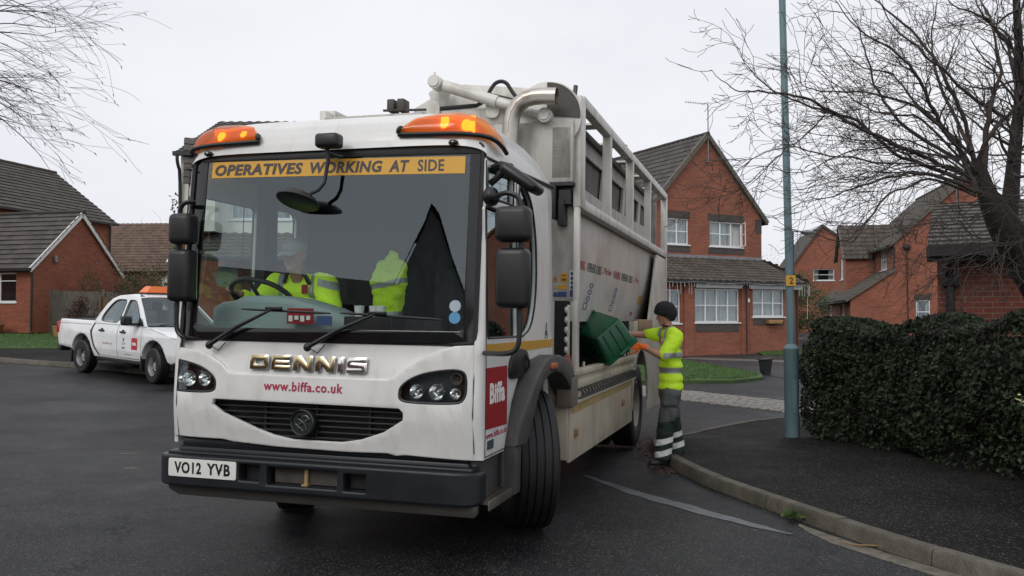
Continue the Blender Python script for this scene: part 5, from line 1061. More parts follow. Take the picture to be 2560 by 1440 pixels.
# near brick wall of the neighbour's garage
HN = House('brick_garage', 'near red brick garage wall with black downpipe seen over the hedge', (5.95, 12.3), -27, .0, 'garage')
HN.wall([rect(0, 8, 0, 2.62), rect(3.2, 4.4, 1.2, 2.2)], fF, 'brickN'); HN.wall([rect(.22, 7, 0, 2.62)], sX, 'brickN'); HN.window(fF, 3.2, 4.4, 1.2, 2.2, 2); HN.slope((-.12, -.35, 2.50), (1, 0, 0), (0, 3.0, .85), 8.5, 4.0, 'tileL', wave=0); HN.slope((-.12, 7.3, 2.50), (1, 0, 0), (0, -3.7, 1.05), 8.5, 4.0, 'tileL', wave=0)
HN.wall([[(.2, 2.55), (6.8, 2.55), (3.4, 3.45)]], sX, 'brickN'); HN.beam('gutter', 'gutter', [(-.12, -.42, 2.48), (8.3, -.42, 2.48)], .13, .12); HN.beam('fascia', 'gutter', [(-.12, -.33, 2.46), (8.3, -.33, 2.46)], .03, .22)
q = MB(); q.tube([(.16, -.4, 2.5), (.16, -.3, 2.3), (.16, -.07, 2.12), (.16, -.07, .1)], .055, 10); q.box(.04, .28, -.14, 0, 2.02, 2.26, .02); HN.done(q, 'downpipe', 'gutter')
# houses behind the camera, mirrored in the windscreen
HR_ = House('mirrored_house', 'long dark roofed house standing across the road, mirrored in the lorry windscreen', (-13.8, -9.0), 135, .2)
def lw(mb): return mb
HR_.wall([rect(-13, 13, .1, 5.0), rect(-6, -4.4, 3, 4.2), rect(4, 5.6, 3, 4.2)], fF, 'brick'); HR_.window(fF, -6, -4.4, 3, 4.2, 2); HR_.window(fF, 4, 5.6, 3, 4.2, 2)
HR_.slope((-13.3, -.3, 4.9), (1, 0, 0), (0, 4, 1.55), 26.6, 4.3, 'tile', wave=0); HR_.slope((-13.3, 8.3, 4.9), (1, 0, 0), (0, -4, 1.55), 26.6, 4.3, 'tile', wave=0)
HR_.wall([[(-6.3, .1), (-.7, .1), (-.7, 5.0), (-1.9, 7.35), (-6.3, 5.0)]], lambda u, v, w: (u, -2.5 + w, v), 'hung', .22, 'front_gable')
HR_.slope((-.5, -2.7, 4.8), (0, 1, 0), (-1.4, 0, 2.65), 4.5, 3.0, 'tile', wave=0); HR_.slope((-6.6, -2.7, 4.85), (0, 1, 0), (4.7, 0, 2.6), 4.5, 5.37, 'tile', wave=0)

# ------------------------------------------------------------------ white garage, fences, pots
q = House('white_shed', 'small white clad outbuilding with shallow roof beyond the pickup', (-15.6, 39.0), 12, 1.2, 'outbuilding')
q.wall([[(0, 1.1), (4, 1.1), (4, 3.6), (2.0, 4.2), (0, 3.45)]], fF, 'render'); q.wall([rect(.22, 5, 1.1, 3.4)], sX, 'render'); q.slope((-.15, -.15, 3.42), (0, 1, 0), (2.15, 0, .8), 5.3, 2.3, 'bargeboard', wave=0, g=.5); q.slope((4.15, -.15, 3.58), (0, 1, 0), (-2.15, 0, .64), 5.3, 2.25, 'bargeboard', wave=0, g=.5)
for k in range(5): q.beam('cladding_joint', 'lead', [(0, -.005, 1.6 + k * .4), (4, -.005, 1.6 + k * .4)], .012, .02)
q.beam('gutter', 'bargeboard', [(-.2, -.2, 3.40), (-.2, 5, 3.40)], .1, .1)
def fence_run(name, label, A, B, h, m, post=True):
    A = V(A); B = V(B); d = B - A; L = d.length; ang = math.atan2(d.y, d.x); t = thing(name, label, 'fence', (A.x, A.y, hz(A.x, A.y)), (0, 0, ang)); q = MB(); x = 0; b0 = hz(A.x, A.y)
    while x < L - .02:
        w_ = min(.125, L - x); p = A + d * (x / L); zz = hz(p.x, p.y) - b0; q.box(x, x + w_ - .008, -.012 * (int(x / .125) % 2), .012, zz + .02, zz + h + rnd.uniform(-.02, .02)); x += .118
    q.done('board_panel', m, t)
    k = 0
    while k <= L + .01:
        p = A + d * (k / L); zz = hz(p.x, p.y) - b0; q = MB(); q.box(k - .05, k + .05, -.07, .05, zz, zz + h + .08, .01); q.done('fence_post', m, t); k += 1.83
    return t
fence_run('board_fence', 'grey weathered board fence beside the brick gabled wing', (-17.3, 32.9), (-15.0, 33.8), 1.75, 'fence')
fence_run('board_fence', 'brown board fence running behind the white pickup', (-14.7, 31.5), (-9.6, 29.8), 1.55, 'fencebrown')
def pot(x, y, r_, h, label, m='terracotta'):
    t = thing('plant_pot', label, 'plant pot', (x, y, hz(x, y) + .12)); q = MB(); q.lathe([(r_ * .7, 0), (r_ * .9, h * .5), (r_, h), (r_ * 1.08, h), (r_ * 1.08, h + .04), (r_ * .9, h + .04), (r_ * .85, h - .03), (0, h - .03)], None, 20); q.done('pot', m, t)
    its = [(V((rnd.gauss(0, r_ * .5), rnd.gauss(0, r_ * .5), h + abs(rnd.gauss(0, .1)))), rdir(), rdir(), .09, .04) for k in range(90)]; quads('plant_leaves', its, 'shrubgreen', t)
pot(-15.9, 31.0, .25, .36, 'ochre glazed pot on the lawn edge beside the grey fence'); pot(-18.7, 31.6, .42, .30, 'low brick-coloured tub of plants under the house window', mat('brick_tub', (.26, .10, .06), .8))
# ------------------------------------------------------------------ trees, shrubs, hedge
class Twigs:
    def __init__(s): s.v = []; s.f = []
    def tube(s, pts, rs, seg=4):
        b = len(s.v); n = len(pts); up = V((.3, .2, 1)).normalized()
        for i, p in enumerate(pts):
            d = (pts[min(i + 1, n - 1)] - pts[max(i - 1, 0)])
            d = d.normalized() if d.length > 1e-9 else V((0, 0, 1)); a = d.cross(up)
            if a.length < 1e-4: a = d.orthogonal()
            a.normalize(); c = a.cross(d)
            for k in range(seg): t = 2 * math.pi * k / seg; s.v.append(tuple(p + (a * math.cos(t) + c * math.sin(t)) * rs[i]))
        s.f += [(b + i * seg + k, b + i * seg + (k + 1) % seg, b + (i + 1) * seg + (k + 1) % seg, b + (i + 1) * seg + k) for i in range(n - 1) for k in range(seg)]
    def obj(s, name, m, parent):
        me = bpy.data.meshes.new(name); me.from_pydata(s.v, [], s.f); me.polygons.foreach_set('use_smooth', [True] * len(me.polygons)); me.update(); return link(name, me, m, parent)
def grow(tw, p, d, ln, r_, lev, rg, droop=0., wander=.35, nch=4, bias=None, minr=.0016, spread=.9, buds=None):
    n = max(4, int(ln / (.09 if lev > 0 else .05))); n = min(n, 14); pts = [p.copy()]; rs = [r_]; dirs = []
    for i in range(n):
        d = d + V((rg.gauss(0, 1), rg.gauss(0, 1), rg.gauss(0, 1))) * wander * .33 + V((0, 0, -droop * (i / n)))
        if bias: d += bias * .08
        d.normalize(); p = p + d * (ln / n); pts.append(p.copy()); rs.append(max(minr, r_ * (1 - .75 * (i + 1) / n))); dirs.append(d.copy())
    tw.tube(pts, rs, 5 if r_ > .012 else 4 if r_ > .005 else 3)
    if buds is not None and lev == 0: buds.append((pts[-1], dirs[-1]))
    if lev > 0:
        for k in range(nch):
            i = rg.randint(max(1, n // 5), n - 1); ax = rdir(); dd = (dirs[i] + (ax - dirs[i] * ax.dot(dirs[i])).normalized() * spread * rg.uniform(.5, 1.2)).normalized()
            grow(tw, pts[i + 1], dd, ln * rg.uniform(.35, .7), rs[i + 1] * .62, lev - 1, rg, droop, wander, nch, bias, minr, spread, buds)
def px2w(px, py, Y):
    t = math.atan(81 / 2200); a = (px - 1280) / 2200; b = (720 - py) / 2200; d = V((a, math.cos(t) - b * math.sin(t), math.sin(t) + b * math.cos(t))); return V((0, 0, 1.55)) + d * (Y / d.y)
rg = random.Random(11)
TR_ = thing('bare_tree', 'large leafless tree with a leaning dark trunk behind the hedge', 'tree', (6.45, 9.5, hz(6.45, 9.5)))
ti = TR_.matrix_basis.inverted() if False else MX.Translation((-6.45, -9.5, -hz(6.45, 9.5)))
q = MB()
def limb(pts, rs, seg=10):
    P = [ti @ V(p) for p in pts]; q.tube(catmull([tuple(p) for p in P], 5), [rs[min(len(rs) - 1, i // 5)] + (rs[min(len(rs) - 1, i // 5 + 1)] - rs[min(len(rs) - 1, i // 5)]) * (i % 5) / 5 for i in range((len(P) - 1) * 5 + 1)], seg)
limb([(6.6, 9.5, -.1), (6.4, 9.45, .6), (6.05, 9.4, 1.25), px2w(2600, 700, 9.3), px2w(2520, 580, 9.2), px2w(2470, 490, 9.2), px2w(2445, 400, 9.2)], [.30, .27, .25, .22, .17, .10, .05])
limb([px2w(2520, 560, 9.3), px2w(2535, 400, 9.4), px2w(2550, 200, 9.5), px2w(2540, -60, 9.6), px2w(2560, -300, 9.7)], [.10, .07, .05, .035, .02])
limb([px2w(2545, 690, 9.3), px2w(2600, 560, 9.0), px2w(2700, 300, 8.9), px2w(2780, 0, 8.8)], [.12, .09, .06, .03])
q.done('trunk', 'bark', TR_, smooth=60)
tw = Twigs()
guides = [([(2440, 480), (2400, 380), (2340, 290), (2300, 200), (2240, 130), (2150, 75), (2075, -10)], .050, 9.0), ([(2440, 470), (2420, 330), (2370, 210), (2290, 90), (2200, 10), (2160, -60)], .048, 9.4),
          ([(2460, 440), (2470, 300), (2500, 180), (2480, 60), (2440, -20)], .055, 9.1), ([(2530, 380), (2540, 250), (2520, 120), (2460, 40), (2420, -40)], .05, 9.6), ([(2440, 450), (2330, 400), (2200, 340), (2090, 285), (1990, 240), (1900, 232), (1840, 225), (1775, 178)], .040, 8.7),
          ([(2440, 460), (2330, 420), (2240, 385), (2140, 300), (2060, 275), (1960, 240), (1880, 180), (1838, 105)], .038, 9.2), ([(2440, 480), (2330, 440), (2240, 440), (2150, 470), (2080, 490), (2010, 505)], .035, 8.8), ([(2440, 490), (2320, 450), (2210, 500), (2160, 560), (2110, 600), (1990, 575), (1930, 538)], .024, 8.6),
          ([(2400, 400), (2280, 330), (2200, 240), (2170, 150), (2140, 60), (2090, -10)], .034, 9.5), ([(2440, 430), (2360, 330), (2250, 250), (2120, 230), (2020, 225), (1970, 170)], .030, 8.9), ([(2060, 290), (2010, 340), (1950, 385), (1890, 440), (1830, 485), (1755, 494)], .016, 9.0),
          ([(2440, 460), (2380, 400), (2230, 370), (2110, 385), (2000, 430), (1890, 412)], .024, 9.3), ([(2450, 470), (2380, 420), (2260, 410), (2100, 395), (1990, 365), (1880, 395), (1820, 400)], .024, 8.5), ([(2430, 380), (2350, 210), (2330, 90), (2350, -30)], .036, 9.9),
          ([(2440, 420), (2480, 330), (2560, 250), (2650, 150)], .05, 9.2), ([(2460, 500), (2380, 520), (2330, 560), (2320, 640)], .012, 8.7), ([(2470, 520), (2400, 560), (2300, 560), (2200, 570)], .013, 8.6), ([(2500, 560), (2420, 600), (2350, 680), (2300, 660)], .010, 8.8),
          ([(2440, 400), (2300, 260), (2230, 190), (2130, 150), (2040, 30)], .028, 9.7), ([(2520, 300), (2430, 240), (2330, 150), (2230, 60), (2180, -40)], .036, 9.0), ([(2440, 440), (2300, 300), (2190, 280), (2080, 210), (2020, 130)], .024, 9.4), ([(2550, 150), (2480, 60), (2400, 20), (2330, -40)], .03, 9.2), ([(2440, 470), (2280, 430), (2130, 440), (2020, 470), (1930, 480)], .016, 9.6), ([(2450, 460), (2300, 360), (2150, 350), (2010, 330), (1900, 300)], .018, 9.5), ([(2500, 560), (2480, 640), (2420, 690), (2400, 760)], .010, 8.4), ([(2540, 600), (2500, 660), (2470, 740)], .008, 8.4)]
for g_, r0, Y in guides:
    r0 *= .62
    n = len(g_); ys = [Y + (9.2 - Y) * max(0, 1 - k / (n - 1) * 2.2) + rg.gauss(0, .08) for k in range(n)]
    P = catmull([tuple(ti @ px2w(a, b, y)) for (a, b), y in zip(g_, ys)], 6); m_ = len(P)
    P = [p + V((noise.noise((i * .45, r0 * 900, 0)), noise.noise((i * .45, r0 * 900, 5)), noise.noise((i * .45, r0 * 900, 9)))) * .035 * min(1, i / 6) for i, p in enumerate(P)]
    rs = [max(.003, r0 * (1 - .9 * i / (m_ - 1))) for i in range(m_)]; tw.tube(P, rs, 6)
    for i in range(4, m_, 1):
        for rep in range(2 if rg.random() < .35 and i < m_ * .6 else 1):
          if rg.random() < (.72 if i < m_ * .55 else .40):
            d = (P[min(i + 1, m_ - 1)] - P[i - 1]).normalized(); ax = rdir(); ax = (ax - d * ax.dot(d)).normalized()
            grow(tw, P[i], (d + ax * rg.uniform(.4, 1.0)).normalized(), rg.uniform(.3, .85) * (1 if i < m_ * .6 else .7), max(.0042, rs[i] * .42), 2 if rg.random() < (.5 if i < m_ * .6 else .25) else 1, rg, -.01, .62, 3, V((-.5, 0, 0)), .0027)
for pts, r0 in ((((2520, 560), (2535, 400), (2550, 200), (2540, -60), (2560, -300)), .022), (((2600, 560), (2700, 300), (2780, 0), (2820, -250)), .022)):
    P = catmull([tuple(ti @ px2w(a, b, 9.3)) for a, b in pts], 6)
    for i in range(5, len(P)):
        for rep in range(2): grow(tw, P[i], (rdir() + V((0, 0, .5))).normalized(), rg.uniform(.6, 1.3), r0 * (1 - .6 * i / len(P)), 2, rg, -.02, .5, 4, None, .0027)
for k in range(70):
    a = ti @ px2w(rg.uniform(2400, 2640), rg.uniform(380, 640), rg.uniform(8.5, 9.0)); grow(tw, a, V((rg.uniform(-1, .4), rg.uniform(-.4, 0), rg.uniform(-.5, .7))).normalized(), rg.uniform(.5, 1.0), rg.uniform(.004, .008), 1, rg, .06, .4, 3, None, .002)
tw.obj('crown', 'twig', TR_)
TL_ = thing('birch_tree', 'fine drooping leafless birch twigs hanging into the top left corner', 'tree', (-6.2, 7.4, hz(-6.2, 7.4)))
ti = MX.Translation((6.2, -7.4, -hz(-6.2, 7.4)))
q = MB(); q.tube([ti @ V(p) for p in ((-6.2, 7.4, 0), (-6.1, 7.4, 1.5), (-6.15, 7.4, 3.2), (-6.0, 7.3, 5), (-5.9, 7.3, 7))], [.16, .14, .12, .09, .05], 10); q.done('trunk', 'bark', TL_, smooth=60)
tw = Twigs(); buds = []
for k in range(58):
    y0 = rg.uniform(-220, 300); ln = rg.uniform(.5, 1.0) * (1.0 if y0 < 150 else .75); Y = rg.uniform(6.6, 8.0)
    a = ti @ px2w(rg.uniform(-150, -40), y0, Y); d = V((1, rg.uniform(-.25, .25), rg.uniform(-.15, .5) if y0 < 120 else rg.uniform(-.6, .25))).normalized()
    if k < 24: tw.tube(catmull([tuple(ti @ V((-6.05, 7.35, rg.uniform(3.2, 4.6)))), tuple(a.lerp(ti @ V((-5.9, 7.3, 4)), .4) + V((0, 0, .15))), tuple(a)], 6), [.018, .017, .016, .015, .014, .013, .012, .011, .01, .009, .008, .007, .006], 5)
    grow(tw, a, d, ln, rg.uniform(.004, .0075), 2, rg, .10, .30, 3, V((.7, 0, -.05)), .0014, .6, buds)
tw.obj('crown', 'birch', TL_)
q = MB()
for p, d in buds[::3]: q.tube([p, p + d * .012, p + (d + V((0, 0, -.6))).normalized() * .035], [.002, .0042, .001], 4)
tag(q.done('catkins', 'birch', TL_, fix=False), kind='stuff')
def shrub(name, label, c, rx, ry, h, m, n, size, stems=14, cat='shrub', seed=3, dens=1.0):
    rg = random.Random(seed); b0 = hz(c[0], c[1]) + .1; t = thing(name, label, cat, (c[0], c[1], b0)); tw = Twigs(); items = []
    for k in range(stems):
        a = rg.uniform(0, 6.28); d = V((math.cos(a) * rx * .8, math.sin(a) * ry * .8, h)).normalized(); grow(tw, V((0, 0, 0)), d, h * rg.uniform(.38, .55), .02, 2, rg, 0, .3, 4, None, .004, .8)
    tw.obj('stems', 'twig', t); cl = [(rdir(), rg.uniform(.5, 1.0)) for k in range(40)]
    for k in range(n):
        d, f = rg.choice(cl); p = V((d.x * rx * f, d.y * ry * f, h * .55 + d.z * h * .45 * f)) + V((rg.gauss(0, 1) * rx, rg.gauss(0, 1) * ry, rg.gauss(0, 1) * h * .6)) * .13
        if p.z > .02: a = rdir(); b = a.orthogonal().normalized(); items.append((p, a, b, size * rg.uniform(.6, 1.4), size * .55))
    quads('leaves', items, m, t)
shrub('red_shrub', 'dark red leafless-looking shrub in front of the grey board fence', (-15.65, 32.2), .75, .6, 1.55, 'shrubred', 1800, .07, seed=5)
shrub('winter_shrub', 'tall twiggy tan winter shrub against the wing of the brick house', (-14.3, 33.6), 1.5, .8, 3.1, 'shrubtan', 2600, .06, 26, seed=8)
shrub('evergreen_bush', 'green evergreen bush left of the white outbuilding', (-15.2, 36.6), 1.8, 1.0, 2.6, 'shrubgreen', 5200, .09, 6, seed=13)
shrub('climbing_shrub', 'dark green climber on the gable wall of the brick house', (-16.3, 34.0), .5, .4, 2.6, 'shrubgreen', 900, .07, seed=21)
shrub('evergreen_bush', 'low clipped green bush behind the porch of the gabled house', (14.6, 45.0), 2.2, 1.2, 3.2, 'shrubgreen', 7000, .12, 3, seed=4)
shrub('conifer', 'dark feathery conifer top peeping behind the rendered house', (-14.7, 40), .9, .7, 7.0, 'shrubgreen', 3000, .16, 10, 'tree', seed=31)
shrub('distant_tree', 'faint leafless treetop above the porch roof of the gabled house', (23.5, 78), 3.2, 2.5, 7.2, 'twig', 600, .10, 40, 'tree', seed=9)
# hedge
hp_ = catmull([(3.98, 12.5), (4.0, 11.9), (4.2, 11.2), (4.58, 10.2), (4.76, 9.3), (4.90, 8.5), (5.1, 7.4), (5.45, 6.2), (6.0, 5.0)], 8)
HG = thing('hedge', 'thick dark green evergreen hedge along the back of the pavement', 'hedge', (4.4, 11.5, hz(4.4, 11.5) + .1)); ti = MX.Translation((-4.4, -11.5, -hz(4.4, 11.5) - .1))
hl = [0]
for a, b in zip(hp_, hp_[1:]): hl.append(hl[-1] + (b - a).length)
def hpath(s):
    for i in range(len(hl) - 1):
        if s <= hl[i + 1]: return hp_[i].lerp(hp_[i + 1], (s - hl[i]) / (hl[i + 1] - hl[i])), (hp_[i + 1] - hp_[i]).normalized()
    return hp_[-1], (hp_[-1] - hp_[-2]).normalized()
def hsurf(s, t, inn=0):                                # t 0..1 bottom front, over the top, to the back
    p, d = hpath(max(0, s)); n_ = V((d.y, -d.x)) * -1     # n_ away from road
    n_ = V((-d.y, d.x)) if V((-d.y, d.x)).x > 0 else V((d.y, -d.x))
    H_ = 1.53 + .13 * noise.noise((s * .9, 0, 0)) + .09 * noise.noise((s * 2.3, 4, 0)); endr = min(1, max(0.02, s / .55)) ** .5 if s < .55 else 1
    H_ *= .80 + .20 * endr; D = 1.25
    if t < .45: k = t / .45; off = -.06 + .10 * abs(k - .45) ** 1.5 * 2; z = H_ * .95 * k; off += .14 * sstep(.75, 1, k)
    else: k = (t - .45) / .55; off = .10 + (D - .1) * k; z = H_ * (.95 + .05 * math.sin(min(1, k * 5) * math.pi / 2) - .1 * max(0, k - .7))
    b = .15 * noise.noise((s * 1.5, z * 1.8, t * 3)) + .05 * noise.noise((s * 4.5, z * 4.5, 7)); off += b + inn + (1 - endr) * .25
    c = p + n_ * off; return V((c.x, c.y, hz(c.x, c.y) + .10 + (max(.02, z + b * .6 - inn * .5) if inn < .1 else max(-.12, z - .1 - inn * .5)))), n_
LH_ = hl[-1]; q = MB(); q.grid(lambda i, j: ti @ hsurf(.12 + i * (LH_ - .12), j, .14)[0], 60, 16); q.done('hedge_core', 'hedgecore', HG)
rg = random.Random(5); A = []; B = []
for k in range(46000):
    s = LH_ * rg.random(); t = rg.random() ** .85 * .80; dens = noise.noise((s * 3.2, t * 7, 1)); p, n_ = hsurf(s, t, -.05 + abs(rg.gauss(0, .075)) + (.03 if dens < -.1 else 0))
    if p.z < hz(p.x, p.y) + .28 and rg.random() < .45: continue
    out = (V((-n_.x, -n_.y, .5)) + V((rg.gauss(0, .7), rg.gauss(0, .7), rg.gauss(0, .7)))).normalized(); a = out.orthogonal().normalized(); a = (a * math.cos(rg.random() * 6.28) + out.cross(a) * math.sin(rg.random() * 6.28)).normalized(); b = out.cross(a)
    sz = rg.uniform(.03, .075); (B if noise.noise((p.x * 1.1, p.y * 1.1, p.z * 1.6)) > .28 and rg.random() < .35 else A).append((ti @ p + V((0, 0, 0)), a, b, sz, sz * .62))
tag(quads('leaves', A, 'leaf', HG), kind='stuff'); tag(quads('pale_leaves', B, 'leafB', HG), kind='stuff')
tw = Twigs()
for k in range(560):
    s = LH_ * rg.random(); t = rg.uniform(.05, .6) if k < 420 else rg.uniform(.40, .55); p, n_ = hsurf(s, t, .03); d = V((-n_.x, -n_.y, rg.uniform(-.2, .9))) + rdir() * .6; grow(tw, ti @ p, d.normalized(), rg.uniform(.1, .26), .003, 0, rg, 0, .5)
tag(tw.obj('hedge_twigs', 'twig', HG), kind='stuff')
VS = thing('variegated_shrub', 'cream and green variegated shrub at the right edge in front of the hedge', 'shrub', (4.62, 7.3, hz(4.6, 7.3) + .1)); its = []; tw = Twigs()
for k in range(22):
    a = V((rg.uniform(-.05, .5), rg.uniform(-.3, .3), 0)); tip = V((rg.uniform(-.42, .5), rg.uniform(-.25, .3), rg.uniform(.42, .92))); P = catmull([tuple(a), tuple(a.lerp(tip, .5) + V((.05, 0, .1))), tuple(tip)], 5); tw.tube(P, [.006] * 5 + [.003] * 6, 4)
    for j in range(26): c = P[rg.randint(5, len(P) - 1)] + V((rg.gauss(0, .028), rg.gauss(0, .028), rg.gauss(0, .028))); d = rdir(); its.append((c, d, d.orthogonal().normalized(), rg.uniform(.03, .055), .022))
tw.obj('stems', 'twig', VS); quads('leaves', its, 'variegated', VS)
its = []
for k in range(70): d = V((rg.uniform(-1, 1), rg.uniform(-1, 1), rg.uniform(.1, 1.2))).normalized(); its.append((V((0, 0, .02)) + d * rg.uniform(.02, .09), d, d.orthogonal().normalized(), rg.uniform(.04, .07), .016))
WD = quads('weed', its, 'blade'); WD.location = (2.27, 7.18, hz(2.27, 7.18)); tag(WD, 'small green weed sprouting from the kerb joint at the gutter', 'weed')
# ------------------------------------------------------------------ street furniture
LP = thing('lamp_column', 'tall teal grey lamp column with number 2 label beside the hedge', 'lamp post', (3.80, 12.0, hz(3.8, 12) + .09)); q = MB()
q.lathe([(.098, -.1), (.098, 1.14), (.103, 1.15), (.103, 1.175), (.085, 1.20), (.052, 1.235)], None, 20); q.done('base_sleeve', 'post', LP)
q = MB(); q.tube([(0, 0, 1.2), (-.10, 0, 8.2)], [.054, .042], 16); q.tube([(-.10, 0, 8.2), (-.12, -.2, 8.6), (-.15, -.9, 8.75)], .035, 10); q.box(-.28, -.02, -1.5, -.8, 8.7, 8.85, .04); q.done('column', 'post', LP)
q = MB(); q.box(-.078, .052, -.064, -.060, 2.02, 2.165); lb = q.done('number_label', 'yellow', LP); q = MB(); text(q, '2', lambda u, v, w: (-.035 + u, -.066 - w, 2.045 + v), .095, .055, bold=.02, th=.001); q.done('label_numeral', 'ink', lb)
q = MB(); plate(q, [rrect(-.03, .03, .3, .75, .01)], lambda u, v, w: (u, -.1 - w, v), .004); q.done('access_door', 'post', LP)
SL = thing('street_lamp', 'slim distant street lamp with a flat head on a short arm', 'street lamp', (13.75, 43, hz(13.75, 43))); q = MB(); q.tube([(0, 0, 0), (0, 0, 5.4)], .06, 8); q.tube([(0, 0, 5.36), (.5, 0, 5.36)], .03, 6); q.done('column', mat('dark_blue_column', (.05, .055, .09), .5), SL)
q = MB(); q.box(.42, 1.0, -.16, .16, 5.28, 5.42, .05); q.box(.5, .95, -.12, .12, 5.22, 5.29, .03); q.done('lamp_head', 'steelpost', SL)
BN = thing('kerbside_bin', 'small black food caddy standing on the driveway by the lawn', 'bin', (6.72, 23.4, hz(6.72, 23.4)), (0, 0, .25)); q = MB()
T = MX(); q.lathe([(.135, 0), (.185, .38), (.195, .385), (.195, .40), (.175, .40), (.13, .03), (0, .03)], MX.Rotation(R(45), 4, 'Z'), 4); q.done('bin_body', 'bin', BN, smooth=0)
q = MB(); q.box(-.16, .16, -.16, .16, .395, .42, .01, T=MX.Rotation(R(-4), 4, 'Y')); q.tube([(-.15, 0, .42), (-.17, 0, .45), (-.1, 0, .455)], .01, 5); q.done('bin_lid', 'bin', BN)
# ------------------------------------------------------------------ figures
class Blob:
    def __init__(s, inv=None): s.q = MB(); s.inv = inv or MX()
    def cap(s, a, b, ra, rb, fl=None):
        a = s.inv @ V(a); b = s.inv @ V(b); d = (b - a)
        if d.length < 1e-6: return s
        P = []; Rr = []
        for k in range(5): t = -math.cos(k / 4 * math.pi / 2) if 0 else -1 + k / 4; P.append(a + d.normalized() * ra * t); Rr.append(max(.0008, ra * math.sqrt(max(0, 1 - t * t))))
        for k in range(1, 5): P.append(a.lerp(b, k / 4)); Rr.append(ra + (rb - ra) * k / 4)
        for k in range(1, 5): t = k / 4; P.append(b + d.normalized() * rb * t); Rr.append(max(.0008, rb * math.sqrt(max(0, 1 - t * t))))
        s.q.tube(P, Rr, 12); return s
    def chain(s, pts, rs):
        for i in range(len(pts) - 1): s.cap(pts[i], pts[i + 1], rs[i], rs[i + 1])
        return s
    def ball(s, c, r): s.q.ball(s.inv @ V(c), r, 16); return s
    def mesh(s, vox, smooth=4, cuts=()):
        me = bpy.data.meshes.new('form'); bmesh.ops.recalc_face_normals(s.q.bm, faces=s.q.bm.faces); s.q.bm.to_mesh(me); s.q.bm.free(); o = bpy.data.objects.new('form', me); COL.objects.link(o)
        r = o.modifiers.new('r', 'REMESH'); r.mode = 'VOXEL'; r.voxel_size = vox
        if smooth: k = o.modifiers.new('s', 'SMOOTH'); k.iterations = smooth; k.factor = .5
        m2 = bpy.data.meshes.new_from_object(o.evaluated_get(bpy.context.evaluated_depsgraph_get())); bpy.data.objects.remove(o); bpy.data.meshes.remove(me)
        if cuts: m2 = cutmesh(m2, cuts)
        return m2
def cutmesh(me, cuts, puff=0, wrinkle=0):
    bm = bmesh.new(); bm.from_mesh(me)
    for co, no in cuts: bmesh.ops.bisect_plane(bm, geom=bm.verts[:] + bm.edges[:] + bm.faces[:], plane_co=co, plane_no=no, clear_outer=True)
    bm.normal_update()
    if puff: 
        off = [v.normal * puff for v in bm.verts]
        for v, d in zip(bm.verts, off): v.co += d
    m2 = bpy.data.meshes.new('piece'); bm.to_mesh(m2); bm.free(); return m2
def wrinkle(me, amp, sc_, seed=0):
    for v in me.vertices:
        c = v.co; n = noise.noise((c.x * sc_, c.y * sc_, c.z * sc_ * 1.6 + seed)) + .5 * noise.noise((c.x * sc_ * 2.3 + 5, c.y * sc_ * 2.3, c.z * sc_ * 3 + seed)); v.co = c + v.normal * amp * n
    return me
def put(me, name, m, parent):
    me.name = name; me.materials.clear(); me.polygons.foreach_set('use_smooth', [True] * len(me.polygons)); return link(name, me, m, parent)
def hand(bl, wrist, fwd, up, thumb, L=.19, curl=.35, spread=.12, thick=1.0):
    """palm, four unequal bent fingers and a thumb leaving the side of the palm"""
    f = V(fwd).normalized(); u = V(up); u = (u - f * u.dot(f)).normalized(); sd = f.cross(u) * (1 if thumb > 0 else -1); w = V(wrist); k = L / .19 * thick
    for o_, z in ((-.026, 0), (-.009, .003), (.009, .003), (.026, 0)): bl.cap(w + f * .012 + sd * o_ * .7, w + f * L * .48 + sd * o_ * 1.15, .0165 * k, .0125 * k)
    for o_, ln, in ((.032, .072), (.011, .082), (-.010, .078), (-.031, .062)):
        ln *= L / .19; base = w + f * L * .48 + sd * o_; d = (f + sd * o_ * spread * 30 * .35).normalized(); p = base
        for seg, (fr, rr) in enumerate(((.42, .0100), (.33, .0092), (.25, .0080))):
            n = p + d * ln * fr; bl.cap(p, n, rr * k, rr * .93 * k); p = n; d = (d - u * curl * (.6 + .3 * seg)).normalized()
    p = w + f * L * .16 + sd * .028; d = (f * .55 + sd * .8 + u * -.1).normalized()
    for fr, rr in ((.036, .0135), (.032, .0115), (.026, .0098)): n = p + d * fr * L / .19; bl.cap(p, n, rr * k, rr * .9 * k); p = n; d = (d + f * .45 - u * .12).normalized()
